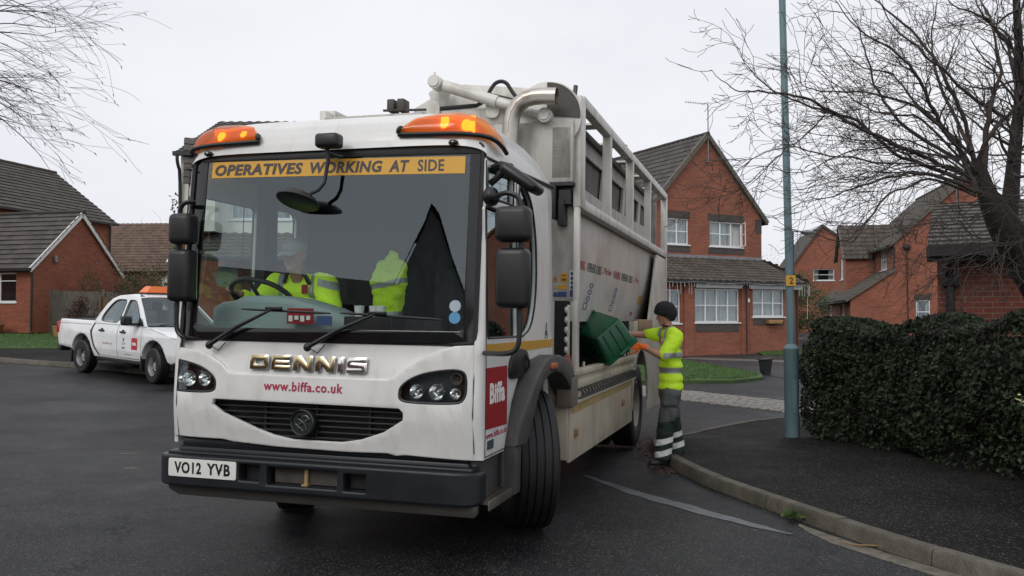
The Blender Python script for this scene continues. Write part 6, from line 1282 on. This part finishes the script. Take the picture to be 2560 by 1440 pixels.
def head(bl, c, fw, up, k=1.0):
    f = V(fw).normalized(); u = V(up); u = (u - f * u.dot(f)).normalized(); s = f.cross(u); c = V(c)
    P = lambda a, b, d: c + (f * a + u * b + s * d) * k
    for a, b, r_ in ((-.012, .035, .088), (.012, .030, .082), (-.03, .02, .082), (.03, -.02, .062), (.045, -.055, .045), (.02, -.07, .05)): bl.ball(P(a, b, 0), r_ * k)
    for sg in (-1, 1):
        bl.cap(P(.0, .0, .045 * sg), P(.03, -.06, .03 * sg), .038 * k, .032 * k); bl.cap(P(.075, .022, .018 * sg), P(.062, .022, .045 * sg), .012 * k, .012 * k)
        bl.ball(P(.068, -.006, .036 * sg), .02 * k); bl.cap(P(-.012, .018, .082 * sg), P(-.008, -.022, .078 * sg), .012 * k, .008 * k); bl.cap(P(-.02, .012, .086 * sg), P(-.022, -.005, .088 * sg), .008 * k, .007 * k)
    bl.cap(P(.085, .018, 0), P(.108, -.018, 0), .009 * k, .014 * k); bl.ball(P(.096, -.024, .011), .009 * k); bl.ball(P(.096, -.024, -.011), .009 * k)
    bl.cap(P(.086, -.048, -.018), P(.086, -.048, .018), .008 * k, .008 * k); bl.cap(P(.083, -.06, -.015), P(.083, -.06, .015), .009 * k, .009 * k); bl.ball(P(.072, -.088, 0), .024 * k)
    return P
def face_marks(P, k, parent, inv):
    q = MB()
    for sg in (-1, 1):
        q.ball(inv @ P(.078, .004, .033 * sg), .0095 * k, 8, mi=0); q.ball(inv @ P(.086, .003, .033 * sg), .0042 * k, 8, mi=1)
        q.tube([inv @ P(.083, .024, .016 * sg), inv @ P(.085, .030, .032 * sg), inv @ P(.074, .026, .050 * sg)], .004 * k, 5, mi=2)
    q.tube([inv @ P(.092, -.053, -.02), inv @ P(.097, -.053, 0), inv @ P(.092, -.053, .02)], .0028 * k, 5, mi=3)
    return q.done('face_features', ['white', 'blackink', mat('brown_brow', (.04, .025, .016), .9), mat('lip', (.28, .11, .09), .6)], parent)
# worker tipping the green box
WY = 9.9; wo = V((1.72, 9.95, hz(1.6, 9.8))); WK = thing('person', 'worker in black beanie, hi-vis yellow T-shirt and orange gloves tipping the green box', 'person', wo); inv = MX.Translation(-wo)
def w_(px, py, dy=0): return px2w(px, py, WY + dy)
bl = Blob(inv)
sN, eN, wN = w_(1688, 846, -.17), w_(1660, 893, -.25), w_(1606, 866, -.24); sF, eF, wF = w_(1656, 836, .17), w_(1628, 838, .22), w_(1558, 834, .10)
hipN, kN, aN = w_(1678, 985, -.09), w_(1664, 1070, -.11), w_(1656, 1146, -.12); hipF, kF, aF = w_(1672, 985, .09), w_(1682, 1066, .11), w_(1692, 1132, .13)
bl.chain([sN, eN, wN], [.055, .046, .030]); bl.chain([sF, eF, wF], [.055, .046, .030]); bl.cap(w_(1676, 845), w_(1667, 808), .062, .056)
bl.chain([w_(1678, 850), w_(1678, 900), w_(1675, 975)], [.11, .105, .11]); bl.chain([hipN, kN, aN], [.085, .06, .045]); bl.chain([hipF, kF, aF], [.085, .06, .045])
HP_ = head(bl, w_(1664, 787), (-1, -.12, -.22), (-.12, 0, 1), 1.0)
put(bl.mesh(.009, 3), 'body', 'skin', WK); face_marks(HP_, 1, WK, inv)
bl = Blob(inv)
for py, rx, ry in ((838, .085, .17), (858, .125, .19), (885, .135, .185), (915, .135, .175), (945, .138, .18), (966, .142, .185)): bl.ball(w_(1677 - (py < 850) * 3, py), (rx, ry, .10))
bl.cap(w_(1680, 832, -.08), w_(1690, 842, -.17), .075, .085); bl.cap(w_(1668, 830, .08), w_(1657, 836, .17), .075, .085)
bl.chain([sN, w_(1672, 872, -.215), w_(1663, 886, -.24)], [.09, .085, .082]); bl.chain([sF, w_(1640, 836, .2), w_(1622, 832, .2)], [.088, .08, .075])
hz_ = (inv @ w_(1676, 972)).z; d_ = (wN - eN).normalized(); c_ = inv @ w_(1656, 893, -.25)
me = bl.mesh(.010, 18, [((0, 0, hz_), (-.03, 0, -1)), (inv @ w_(1668, 813), (-.25, 0, 1))]); wrinkle(me, .0065, 11)
shirt = put(me, 't_shirt', 'hivis', WK)
def band(src, cuts, name, m, puff, par): return put(cutmesh(src, cuts, puff), name, m, par)
zz = lambda py: (inv @ w_(1676, py)).z
band(me, [((0, 0, zz(932)), (0, 0, -1)), ((0, 0, zz(917)), (0, 0, 1))], 'tape_band', 'tape', .004, shirt); band(me, [((0, 0, zz(893)), (0, 0, -1)), ((0, 0, zz(880)), (0, 0, 1)), ((-.075, 0, 0), (-1, 0, .0))], 'tape_band', 'tape', .004, shirt)
for y0 in (-.085, .085): band(me, [((0, y0 - .05 - .024, 0), (0, -1, 0)), ((0, y0 - .05 + .024, 0), (0, 1, 0)), ((0, 0, zz(885)), (0, 0, -1))], 'tape_strap', 'tape', .004, shirt)
q = MB(); T = MX.Translation(inv @ w_(1650, 852, -.17)); q.box(-.012, .012, -.002, .002, -.03, .03, T=T); q.done('chest_logo', 'red', shirt)
q = MB(); q.tube([inv @ (w_(1669, 816) + V((.062 * math.cos(a * .449), .066 * math.sin(a * .449), -.012 * math.cos(a * .449)))) for a in range(15)], .009, 8); q.done('collar', 'blackink', shirt)
bl = Blob(inv)
bl.chain([w_(1676, 962), w_(1675, 990)], [.135, .125]); bl.chain([hipN, kN, w_(1657, 1140, -.12)], [.112, .092, .088]); bl.chain([hipF, kF, w_(1693, 1128, .13)], [.112, .092, .088])
bl.cap(w_(1683, 1030, -.17), w_(1680, 1050, -.17), .05, .045); me = bl.mesh(.010, 5, [((0, 0, (inv @ w_(1676, 960)).z), (0, 0, 1))]); wrinkle(me, .011, 9, 3); TRS = put(me, 'trousers', 'trouser', WK)
n_ = V((-.28, 0, 1))
def lb_(pa, pb): return [(inv @ w_(1658, pb, -.1), -n_), (inv @ w_(1658, pa, -.1), n_)]
band(me, [(inv @ w_(1660, 1052, -.1), V((-.1, 0, 1)))], 'lower_leg_panel', 'trouserg', .003, TRS)
for pa, pb in ((1094, 1108), (1122, 1137)): band(me, lb_(pa, pb), 'leg_tape', 'tapew', .006, TRS)
q = MB(); q.box(-.075, .075, -.012, .0, -.012, .05, .01, T=MX.Translation(inv @ w_(1676, 1012, -.205))); q.done('pocket_flap', 'trouser', TRS)
for (ax, ay), (tx_, ty), dy in (((1656, 1148), (1630, 1166), -.12), ((1694, 1132), (1672, 1149), .13)):
    bl = Blob(inv); bl.chain([w_(ax, ay - 6, dy), w_(ax + 2, ty - 11, dy), w_(tx_, ty - 8, dy - .01)], [.058, .052, .040]); bl.ball(w_(ax + 6, ty - 8, dy), .048); g = (inv @ w_(tx_, ty, dy)).z
    put(bl.mesh(.008, 3, [((0, 0, g + .002), (0, 0, -1))]), 'boot', 'boot', WK); q = MB(); a = inv @ w_(ax + 8, ty, dy); b = inv @ w_(tx_, ty, dy - .01); T = MX.Translation((a + b) / 2) @ (b - a).to_track_quat('X', 'Z').to_matrix().to_4x4(); l = (b - a).length / 2 + .04; q.box(-l, l, -.048, .048, -.006, .014, .012, T=T); q.done('boot_sole', 'blackink', WK)
bl = Blob(inv); hand(bl, wN + V((-.01, 0, 0)), (-1, .08, .10), (.1, -1, .0), -1, .20, .10, .30, 1.12); bl.cap(wN + V((.035, 0, -.008)), wN + V((-.01, 0, 0)), .036, .033); put(bl.mesh(.0042, 2), 'glove', 'glove', WK)
bl = Blob(inv); hand(bl, wF + V((-.01, 0, 0)), (-1, -.25, .0), (0, .3, 1), 1, .19, .3, .1); bl.cap(wF + V((.02, 0, 0)), wF, .033, .033); put(bl.mesh(.0045, 2), 'glove', 'glove', WK)
bl = Blob(inv); bl.ball(HP_(-.008, .058, 0), (.122, .108, .100)); bl.ball(HP_(-.03, .015, 0), (.110, .104, .10)); bl.ball(HP_(0, .035, 0), (.118, .106, .06))
u_ = V((-.12, 0, 1)).normalized(); me = bl.mesh(.007, 4, [(inv @ HP_(.09, .028, 0), V((-.42, 0, -1)))]); BE_ = put(wrinkle(me, .002, 60), 'beanie', 'beanie', WK)
band(me, [(inv @ HP_(.09, .066, 0), V((.42, 0, 1)))], 'turned_cuff', 'beanie', .008, BE_)
# green recycling box
a_ = V((.29, .10, .24)).normalized(); b_ = V((-.24, .5, .107)); b_ = (b_ - a_ * b_.dot(a_)).normalized(); c_ = b_.cross(a_)
P3 = px2w(1490, 849, 8.55); org = P3 + a_ * .167 + b_ * .238
GB = thing('recycling_box', 'scuffed green plastic recycling box tipped on its side over the trough of the lorry', 'box', org); GB.scale = (.88, .88, .88); GB.rotation_euler = MX((b_, a_, c_)).transposed().to_euler()
q = MB(); n_ = 6
def sec(hx, hy, z, r_=.045): return [(u, v, z) for u, v in rrect(-hx, hx, -hy, hy, r_, 4)]
rows = [sec(.262, .182, 0), sec(.272, .192, .012), sec(.297, .213, .30), sec(.297, .213, .31), sec(.318, .234, .312), sec(.320, .236, .345), sec(.300, .216, .346), sec(.290, .206, .30), sec(.262, .182, .015)]
m_ = len(rows[0]); q.add([p for r_ in rows for p in r_], [[i * m_ + k, i * m_ + (k + 1) % m_, (i + 1) * m_ + (k + 1) % m_, (i + 1) * m_ + k] for i in range(len(rows) - 1) for k in range(m_)] + [list(range(m_))[::-1], [(len(rows) - 1) * m_ + k for k in range(m_)]])
q.done('box_shell', 'gboxm', GB, smooth=40)
q = MB()
for x in (-.17, -.055, .06, .175):
    for sg in (-1, 1): q.tube([(x, sg * .194, .02), (x * 1.06, sg * .213, .305)], .010, 6)
for y in (-.10, 0, .10):
    for sg in (-1, 1): q.tube([(sg * .274, y, .02), (sg * .298, y * 1.08, .305)], .010, 6)
q.tube([(.255, -.17, .0), (.268, -.17, -.012), (.268, .17, -.012), (.255, .17, .0)], .018, 8); q.box(-.24, .24, -.165, .165, -.008, .002, .004)
q.done('box_ribs', 'gboxm', GB)
q = MB()
for sg in (-1, 1): q = MB(); q.tube([(sg * .318, -.08, .33), (sg * .345, -.06, .31), (sg * .345, .06, .31), (sg * .318, .08, .33)], .014, 8); q.done('box_handle', 'gboxm', GB)
# driver
DO = V((-.66, 1.08, 1.42)); DR = thing('person', 'driver in pale cap and hi-vis yellow jacket at the steering wheel inside the lorry cab', 'person'); DR.location = LM @ DO; DR.rotation_euler = LORRY.rotation_euler; inv = MX.Translation(-DO)
bl = Blob(inv); sR, eR, wR = V((-.86, 1.0, 1.86)), V((-1.0, .90, 1.66)), V((-1.03, .74, 1.755)); sL, eL, wL = V((-.47, 1.0, 1.86)), V((-.33, .86, 1.62)), V((-.56, .62, 1.70))
bl.chain([sR, eR, wR], [.055, .045, .03]); bl.chain([sL, eL, wL], [.055, .045, .03]); bl.chain([DO, V((-.665, 1.06, 1.65)), V((-.665, 1.05, 1.80))], [.12, .105, .10]); bl.cap((-.665, .98, 1.85), (-.675, .92, 1.98), .065, .058)
for sg in (-1, 1): bl.chain([DO + V((sg * .09, -.02, 0)), V((-.66 + sg * .13, .66, 1.40)), V((-.66 + sg * .13, .5, 1.05))], [.09, .065, .05])
hand(bl, wR, (-.15, -.9, .3), (.35, -.1, 1), -1, .18, .7, .08); hand(bl, wL, (-.5, -.8, .1), (.2, 0, 1), 1, .18, .7, .08)
HD = head(bl, (-.68, .90, 2.05), (.06, -1, -.10), (0, -.1, 1), 1.02); put(bl.mesh(.009, 3), 'body', 'skin', DR); face_marks(HD, 1, DR, inv)
bl = Blob(inv)
for z, rx, ry in ((1.86, .19, .09), (1.78, .21, .13), (1.66, .21, .145), (1.52, .21, .15)): bl.ball((-.665, 1.02, z), (rx, ry + .015, .10))
bl.chain([sR, eR, wR.lerp(eR, .25)], [.095, .085, .06]); bl.chain([sL, eL, wL.lerp(eL, .4)], [.10, .09, .07]); me = bl.mesh(.011, 5, [(inv @ V((0, .98, 1.905)), V((0, .5, 1)))]); wrinkle(me, .007, 10, 2); JK = put(me, 'hi_vis_jacket', 'hivis', DR)
L0 = lambda x, y, z: inv @ V((x, y, z))
for x0 in (-.80, -.53): band(me, [(L0(x0 - .022, 0, 0), V((-1, 0, 0))), (L0(x0 + .022, 0, 0), V((1, 0, 0)))], 'tape_strap', 'tape', .004, JK)
band(me, [(L0(0, 0, 1.71), V((-.25, 0, -1))), (L0(0, 0, 1.765), V((.25, 0, 1))), (L0(-.47, 0, 0), V((-1, 0, 0)))], 'sleeve_tape', 'tape', .004, JK)
q = MB(); q.box(-.025, .025, -.004, .004, -.035, .035, T=MX.Translation(L0(-.575, .885, 1.80))); q.done('jacket_patch', 'red', JK)
bl = Blob(inv); bl.chain([(-.77, .92, 1.86), (-.735, .90, 1.93), (-.66, .99, 1.955)], [.018, .016, .018]); bl.chain([(-.56, .92, 1.85), (-.60, .90, 1.93), (-.66, .99, 1.955)], [.018, .016, .018]); put(bl.mesh(.008, 2), 'dark_collar', 'blackink', DR)
bl = Blob(inv); bl.ball(HD(-.01, .06, 0), (.098, .112, .085)); me = bl.mesh(.008, 3, [(inv @ HD(0, .04, 0), V((0, 0, -1)))]); CP = put(me, 'cap', mat('pale_grey_cap', (.32, .33, .34), .9), DR)
q = MB(); q.grid(lambda i, j: inv @ HD(.075 + .10 * j, .05 - .03 * j - .05 * (i - .5) ** 2, (i - .5) * .15 * (1 - .3 * j)), 8, 4); o = q.done('cap_brim', mat('pale_cap_brim', (.34, .35, .36), .9), CP); 
# jacket hanging in the cab
JO = V((-.07, 1.30, 2.1)); JH = thing('hanging_jacket', 'hi-vis yellow jacket with grey tape hanging behind the empty seats in the lorry cab', 'jacket'); JH.location = LM @ JO; JH.rotation_euler = LORRY.rotation_euler; inv = MX.Translation(-JO)
bl = Blob(inv); bl.chain([(-.04, 1.3, 2.09), (-.06, 1.3, 1.97), (-.03, 1.3, 1.80), (-.05, 1.3, 1.50)], [.035, .085, .095, .08]); bl.chain([(-.10, 1.27, 1.98), (-.14, 1.24, 1.88), (-.10, 1.24, 1.62)], [.06, .055, .05]); bl.chain([(.03, 1.28, 2.0), (.05, 1.25, 1.86), (.02, 1.25, 1.78)], [.06, .06, .05])
me = bl.mesh(.010, 3); wrinkle(me, .018, 13); jb = put(me, 'jacket_body', 'hivis', JH)
band(me, [(inv @ V((0, 0, 1.84)), V((.2, 0, -1))), (inv @ V((0, 0, 1.885)), V((-.2, 0, 1)))], 'tape_band', 'tape', .004, jb); band(me, [(inv @ V((0, 0, 1.60)), V((.1, 0, -1))), (inv @ V((0, 0, 1.64)), V((-.1, 0, 1)))], 'tape_band', 'tape', .004, jb)

# ------------------------------------------------------------------ pickup
rw_ = V((-9.55, 19.75)); fw_ = V((-7.2, 17.9)); hd = (fw_ - rw_).normalized(); ce = (rw_ + fw_) / 2
gx = (hz(ce.x + .8, ce.y) - hz(ce.x - .8, ce.y)) / 1.6; gy = (hz(ce.x, ce.y + .8) - hz(ce.x, ce.y - .8)) / 1.6; up_ = V((-gx, -gy, 1)).normalized()
fx = V((hd.x, hd.y, 0)); fx = (fx - up_ * fx.dot(up_)).normalized(); ly = up_.cross(fx); PM = MX((fx, ly, up_)).transposed()
p0 = V((rw_.x, rw_.y, hz(rw_.x, rw_.y) + .0)) - PM @ V((1.25, -.77, 0))
PK = thing('pickup_truck', 'white double cab pickup with orange roof beacon parked left of the lorry', 'pickup', p0); PK.rotation_euler = PM.to_euler()
def arc(cx, cz, r_, a0, a1, n=10): return [(cx + r_ * math.cos(R(a0 + (a1 - a0) * k / n)), cz + r_ * math.sin(R(a0 + (a1 - a0) * k / n))) for k in range(n + 1)]
def hw(z, x): return .875 - .05 * max(0, (z - .95) / .2) ** 1.5 - .06 * max(0, (.60 - z) / .25) - (.10 * max(0, (x - 4.65) / .5) ** 1.6) - .03 * max(0, (.25 - x) / .25) + .022 * math.exp(-((x - 1.25) / .55) ** 4) * (z < .98) + .022 * math.exp(-((x - 4.25) / .55) ** 4) * (z < .98)
body = [(.10, .56), (.0, .80), (.0, 1.02), (.06, 1.165), (1.66, 1.175), (1.72, 1.155), (3.70, 1.14), (3.95, 1.13), (4.55, 1.06), (4.95, .97), (5.10, .84), (5.14, .66), (5.10, .50), (4.80, .42)] + arc(4.25, .40, .475, 8, 172) + [(3.74, .40), (1.76, .40)] + arc(1.25, .40, .475, 8, 172) + [(.72, .52)]
q = MB(); plate(q, [body], lambda u, v, w: (u, (w - .875) / .875 * hw(v, u), v), 1.75, .03, .12, .10)
PB = q.done('body', 'pickup', PK, smooth=32)
def sd_(z): return .845 - .235 * max(0, z - 1.14) / .6
gh = [(1.70, 1.13), (1.80, 1.34), (1.95, 1.56), (2.12, 1.69), (2.35, 1.755), (2.7, 1.775), (3.0, 1.765), (3.17, 1.71), (3.45, 1.49), (3.88, 1.13)]
rwn = smoothloop([(1.97, 1.22), (2.04, 1.185), (2.4, 1.175), (2.745, 1.17), (2.75, 1.40), (2.745, 1.665), (2.5, 1.67), (2.33, 1.66), (2.18, 1.59), (1.99, 1.36)], 1); fwn = smoothloop([(2.85, 1.17), (3.2, 1.165), (3.70, 1.155), (3.42, 1.40), (3.18, 1.61), (3.06, 1.66), (2.95, 1.665), (2.83, 1.665), (2.84, 1.4)], 1)
cab_ = MB()
for sg in (-1, 1): plate(cab_, [gh, rwn, fwn], lambda u, v, w: (u, sg * (sd_(v) - .04 + w), v), .045, .006, .3, .08)
cab_.grid(lambda i, j: (lambda k: (lambda x, z: (x, (sd_(z) - .015) * (2 * i - 1), z + .03 * (1 - (2 * i - 1) ** 4)))(gh[int(k)][0] + (gh[min(8, int(k) + 1)][0] - gh[int(k)][0]) * (k % 1), gh[int(k)][1] + (gh[min(8, int(k) + 1)][1] - gh[int(k)][1]) * (k % 1)))(2.0 + 5.0 * j), 14, 15)
cab_.done('cab', 'pickup', PK, smooth=40)
for sg in (-1, 1):
    for nm, lp in (('rear', rwn), ('front', fwn)):
        q = MB(); plate(q, [lp], lambda u, v, w: (u, sg * (sd_(v) - .018 + w * .2), v), .01, 0, .3, .2); o = q.done('side_window', 'pane', PK); q = MB(); q.tube([(u, sg * (sd_(v) + .002), v) for u, v in lp + lp[:1]], .010, 5); q.done('window_trim', 'black', o)
q = MB(); q.grid(lambda i, j: (lambda x, z: (x, (sd_(z) - .045) * (2 * i - 1), z + .012 * (1 - (2 * i - 1) ** 4)))(3.86 - .68 * j, 1.145 + .565 * j - .03 * j * (1 - j)), 12, 6); o = q.done('windscreen', 'pane', PK, smooth=60)
q = MB(); q.tube([(3.87, -.55, 1.165), (3.78, -.1, 1.20)], .010, 5); q.tube([(3.90, -.0, 1.165), (3.80, .5, 1.19)], .010, 5); q.box(3.86, 3.95, -.80, .80, 1.135, 1.155, .006); q.done('wipers', 'black', o)
q = MB(); q.grid(lambda i, j: (1.72 + .38 * j, (sd_(1.15 + .5 * j) - .05) * (2 * i - 1), 1.15 + .5 * j), 4, 3); q.done('rear_window', 'pane', PK)
q = MB(); q.box(1.8, 3.75, -.75, .75, .7, 1.16); 
for x, y in ((3.0, -.38), (3.0, .38), (2.15, -.38), (2.15, .38)): q.box(x - .08, x + .06, y - .24, y + .24, 1.1, 1.45, .04); q.box(x - .06, x + .02, y - .12, y + .12, 1.45, 1.62, .03)
q.box(3.45, 3.8, -.78, .78, 1.1, 1.19, .03); q.done('cabin_interior', mat('grey_cabin_trim', (.10, .10, .105), .9), PK)
q = MB(); q.box(.12, 1.62, -.70, .70, 1.150, 1.182); q.done('load_bed', 'cabint', PK)
jl = catmull([(1.74, 1.13), (1.68, 1.0), (1.70, .85), (1.80, .65), (1.98, .44)], 6)
for sg in (-1, 1):
    q = MB(); nrm = [(p.x - .035, p.y) for p in jl] + [(p.x + .035, p.y) for p in jl][::-1]; plate(q, [nrm], lambda u, v, w: (u, sg * (hw(v, u) + .001 + w * .006), v), .004, 0, None, .08); q.done('body_gap_strip', 'gutter', PK)
    q = MB(); 
    for pts in ([(2.79, 1.15), (2.78, .8), (2.80, .44)], [(3.72, 1.13), (3.78, .9), (3.76, .44)], [(2.0, .45), (3.75, .45)], [(.05, 1.08), (1.6, 1.09)], [(4.0, 1.11), (5.0, .93)]): q.tube([(u, sg * (hw(v, u) + .0005), v) for u, v in catmull(pts, 6)], .0045, 4)
    q.done('panel_gap', 'gutter', PB)
    for x in (2.02, 2.92): q = MB(); q.box(x, x + .21, sg * (hw(.98, x) - .004), sg * (hw(.98, x) + .035), .965, 1.005, .014); q.ball((x + .1, sg * hw(.98, x), 1.0), (.06, .012, .04), 10); q.done('door_handle', 'plastic', PK)
    q = MB(); q.box(3.42, 3.58, sg * .97, sg * 1.17, 1.15, 1.345, .04, seg=3); q.box(3.48, 3.62, sg * .80, sg * 1.0, 1.15, 1.20, .01); q.prism([(3.55, 1.14), (3.80, 1.14), (3.60, 1.32)], lambda u, v, w: (u, sg * (.82 + w), v), .03); q.done('door_mirror', 'plastic', PK)
    q = MB(); q.box(-.02, .13, sg * .70, sg * .865, .84, 1.10, .02); q.done('tail_lamp', 'tail', PK)
    q = MB(); q.box(4.72, 5.04, sg * .60, sg * .82, .78, .95, .05, seg=3); q.done('headlamp', 'lens' if 0 else 'reflector', PK)
    for x in (.76, 3.76): q = MB(); q.box(x - .03, x + .02, sg * .60, sg * .87, .22, .62, .01); q.done('mud_flap', 'gutter', PK)
    for cx in (1.25, 4.25): q = MB(); q.box(cx - .5, cx + .5, sg * .45, sg * .72, .30, .86); q.done('wheel_arch_liner', 'gutter', PK)
q = MB(); q.box(4.85, 5.16, -.80, .80, .38, .60, .05); q.box(5.05, 5.13, -.45, .45, .66, .88, .02); q.box(1.8, 3.7, -.8, .8, .33, .42, .02); q.box(-.06, .1, -.8, .8, .42, .56, .03); q.box(2.3, 2.9, -.45, .3, .24, .36, .05); q.done('lower_trim', 'gutter', PK)
q = MB()
for (x0, x1, y1, z) in ((2.62, 3.0, .36, 1.80),): q.box(x0, x1, -y1, y1, z - .03, z + .03, .02)
bb = q.done('beacon_base', 'plastic', PK)
q = MB(); q.add([(2.63, -.36, 1.832), (2.99, -.36, 1.832), (2.99, .36, 1.832), (2.63, .36, 1.832), (2.69, -.235, 1.975), (2.93, -.235, 1.975), (2.93, .235, 1.975), (2.69, .235, 1.975)], [[0, 1, 5, 4], [1, 2, 6, 5], [2, 3, 7, 6], [3, 0, 4, 7], [4, 5, 6, 7], [3, 2, 1, 0]]); bmesh.ops.bevel(q.bm, geom=q.bm.edges[:], offset=.012, segments=2, affect='EDGES'); q.done('roof_beacon', mat('orange_beacon', (.60, .13, .02), .2, emit=((1, .22, .02), .12)), PK)
q = MB(); q.tube([(3.08, -.5, 1.75), (3.02, -.5, 1.80)], .014, 5); q.box(3.0, 3.1, -.54, -.46, 1.745, 1.765); q.done('aerial_stub', 'plastic', PK)
for cx in (1.25, 4.25):
    for sg in (-1, 1):
        T = MX.Translation((cx, sg * .775, .365)) @ MX.Rotation(R(90) * (1 if sg < 0 else -1), 4, 'X'); q = MB(); h = .12; r_ = .365
        if cx > 4: T = MX.Translation((cx, sg * .775, .365)) @ MX.Rotation(R(-7), 4, 'Z') @ MX.Rotation(R(90) * (1 if sg < 0 else -1), 4, 'X')
        q.lathe([(r_ * .58, -h), (r_ * .90, -h), (r_, -h * .7), (r_, -.02), (r_ - .012, -.015), (r_ - .012, .015), (r_, .02), (r_, h * .7), (r_ * .90, h), (r_ * .58, h), (r_ * .57, h * .7)], T, 36, caps=False); W = q.done('road_wheel', 'tyre', PK, smooth=40)
        q = MB(); q.lathe([(r_ * .60, h * .86), (r_ * .575, h * .92), (r_ * .53, h * .5), (r_ * .50, -h * .35), (r_ * .42, h * .05), (r_ * .30, h * .25), (r_ * .21, -h * .1), (r_ * .17, h * .55), (0, h * .6)], T, 36, caps=False)
        for k in range(12): a = k * math.pi / 6; q.ball(T @ V((r_ * .40 * math.cos(a), r_ * .40 * math.sin(a), h * .08)), .030, 8, mi=1)
        q.done('wheel_rim', ['steelrim', 'black'], W, smooth=40)
def dr(x0, z0): return lambda u, v, w: (x0 + u, -(hw(z0 + v, x0 + u) + .0015 + w), z0 + v)
q = MB(); plate(q, [[(3.38, .64), (3.62, .64), (3.62, .885), (3.38, .885)]], dr(0, 0), .002); LG = q.done('door_logo', mat('bright_red_decal', (.42, .02, .03), .4), PK)
q = MB(); text(q, 'Biffa', lambda u, v, w: (lambda p: (p[0], p[1] - .003, p[2]))(dr(3.42, .73)(u, v, w)), .065, .16, bold=.04, th=.001); q.done('logo_lettering', 'white', LG)
q = MB(); text(q, 'www.biffa.co.uk', dr(2.15, .70), .045, .43, bold=.01, th=.001); q.done('web_address_lettering', mat('faint_red_text', (.45, .2, .18), .5), PK)
q = MB(); plate(q, [ell(3.05, .83, .035, .045, 12)], dr(0, 0), .001); q.tube([V(dr(3.05 + .07 * math.cos(R(a)), .79 + .05 * math.sin(R(a)))(0, 0, .002)) for a in range(200, 345, 15)], .008, 4)
for z, x, w_2 in ((.66, 3.0, .14), (.64, 2.98, .16), (.52, 3.06, .38), (.44, 3.0, .62)):
    n_ = int(w_2 / .035)
    for k in range(n_): q.box(x + k * .035, x + k * .035 + .026, -(hw(z, x) + .004), -(hw(z, x) + .001), z, z + .02)
q.done('council_crest', mat('grey_blue_crest', (.22, .25, .28), .5), PK)
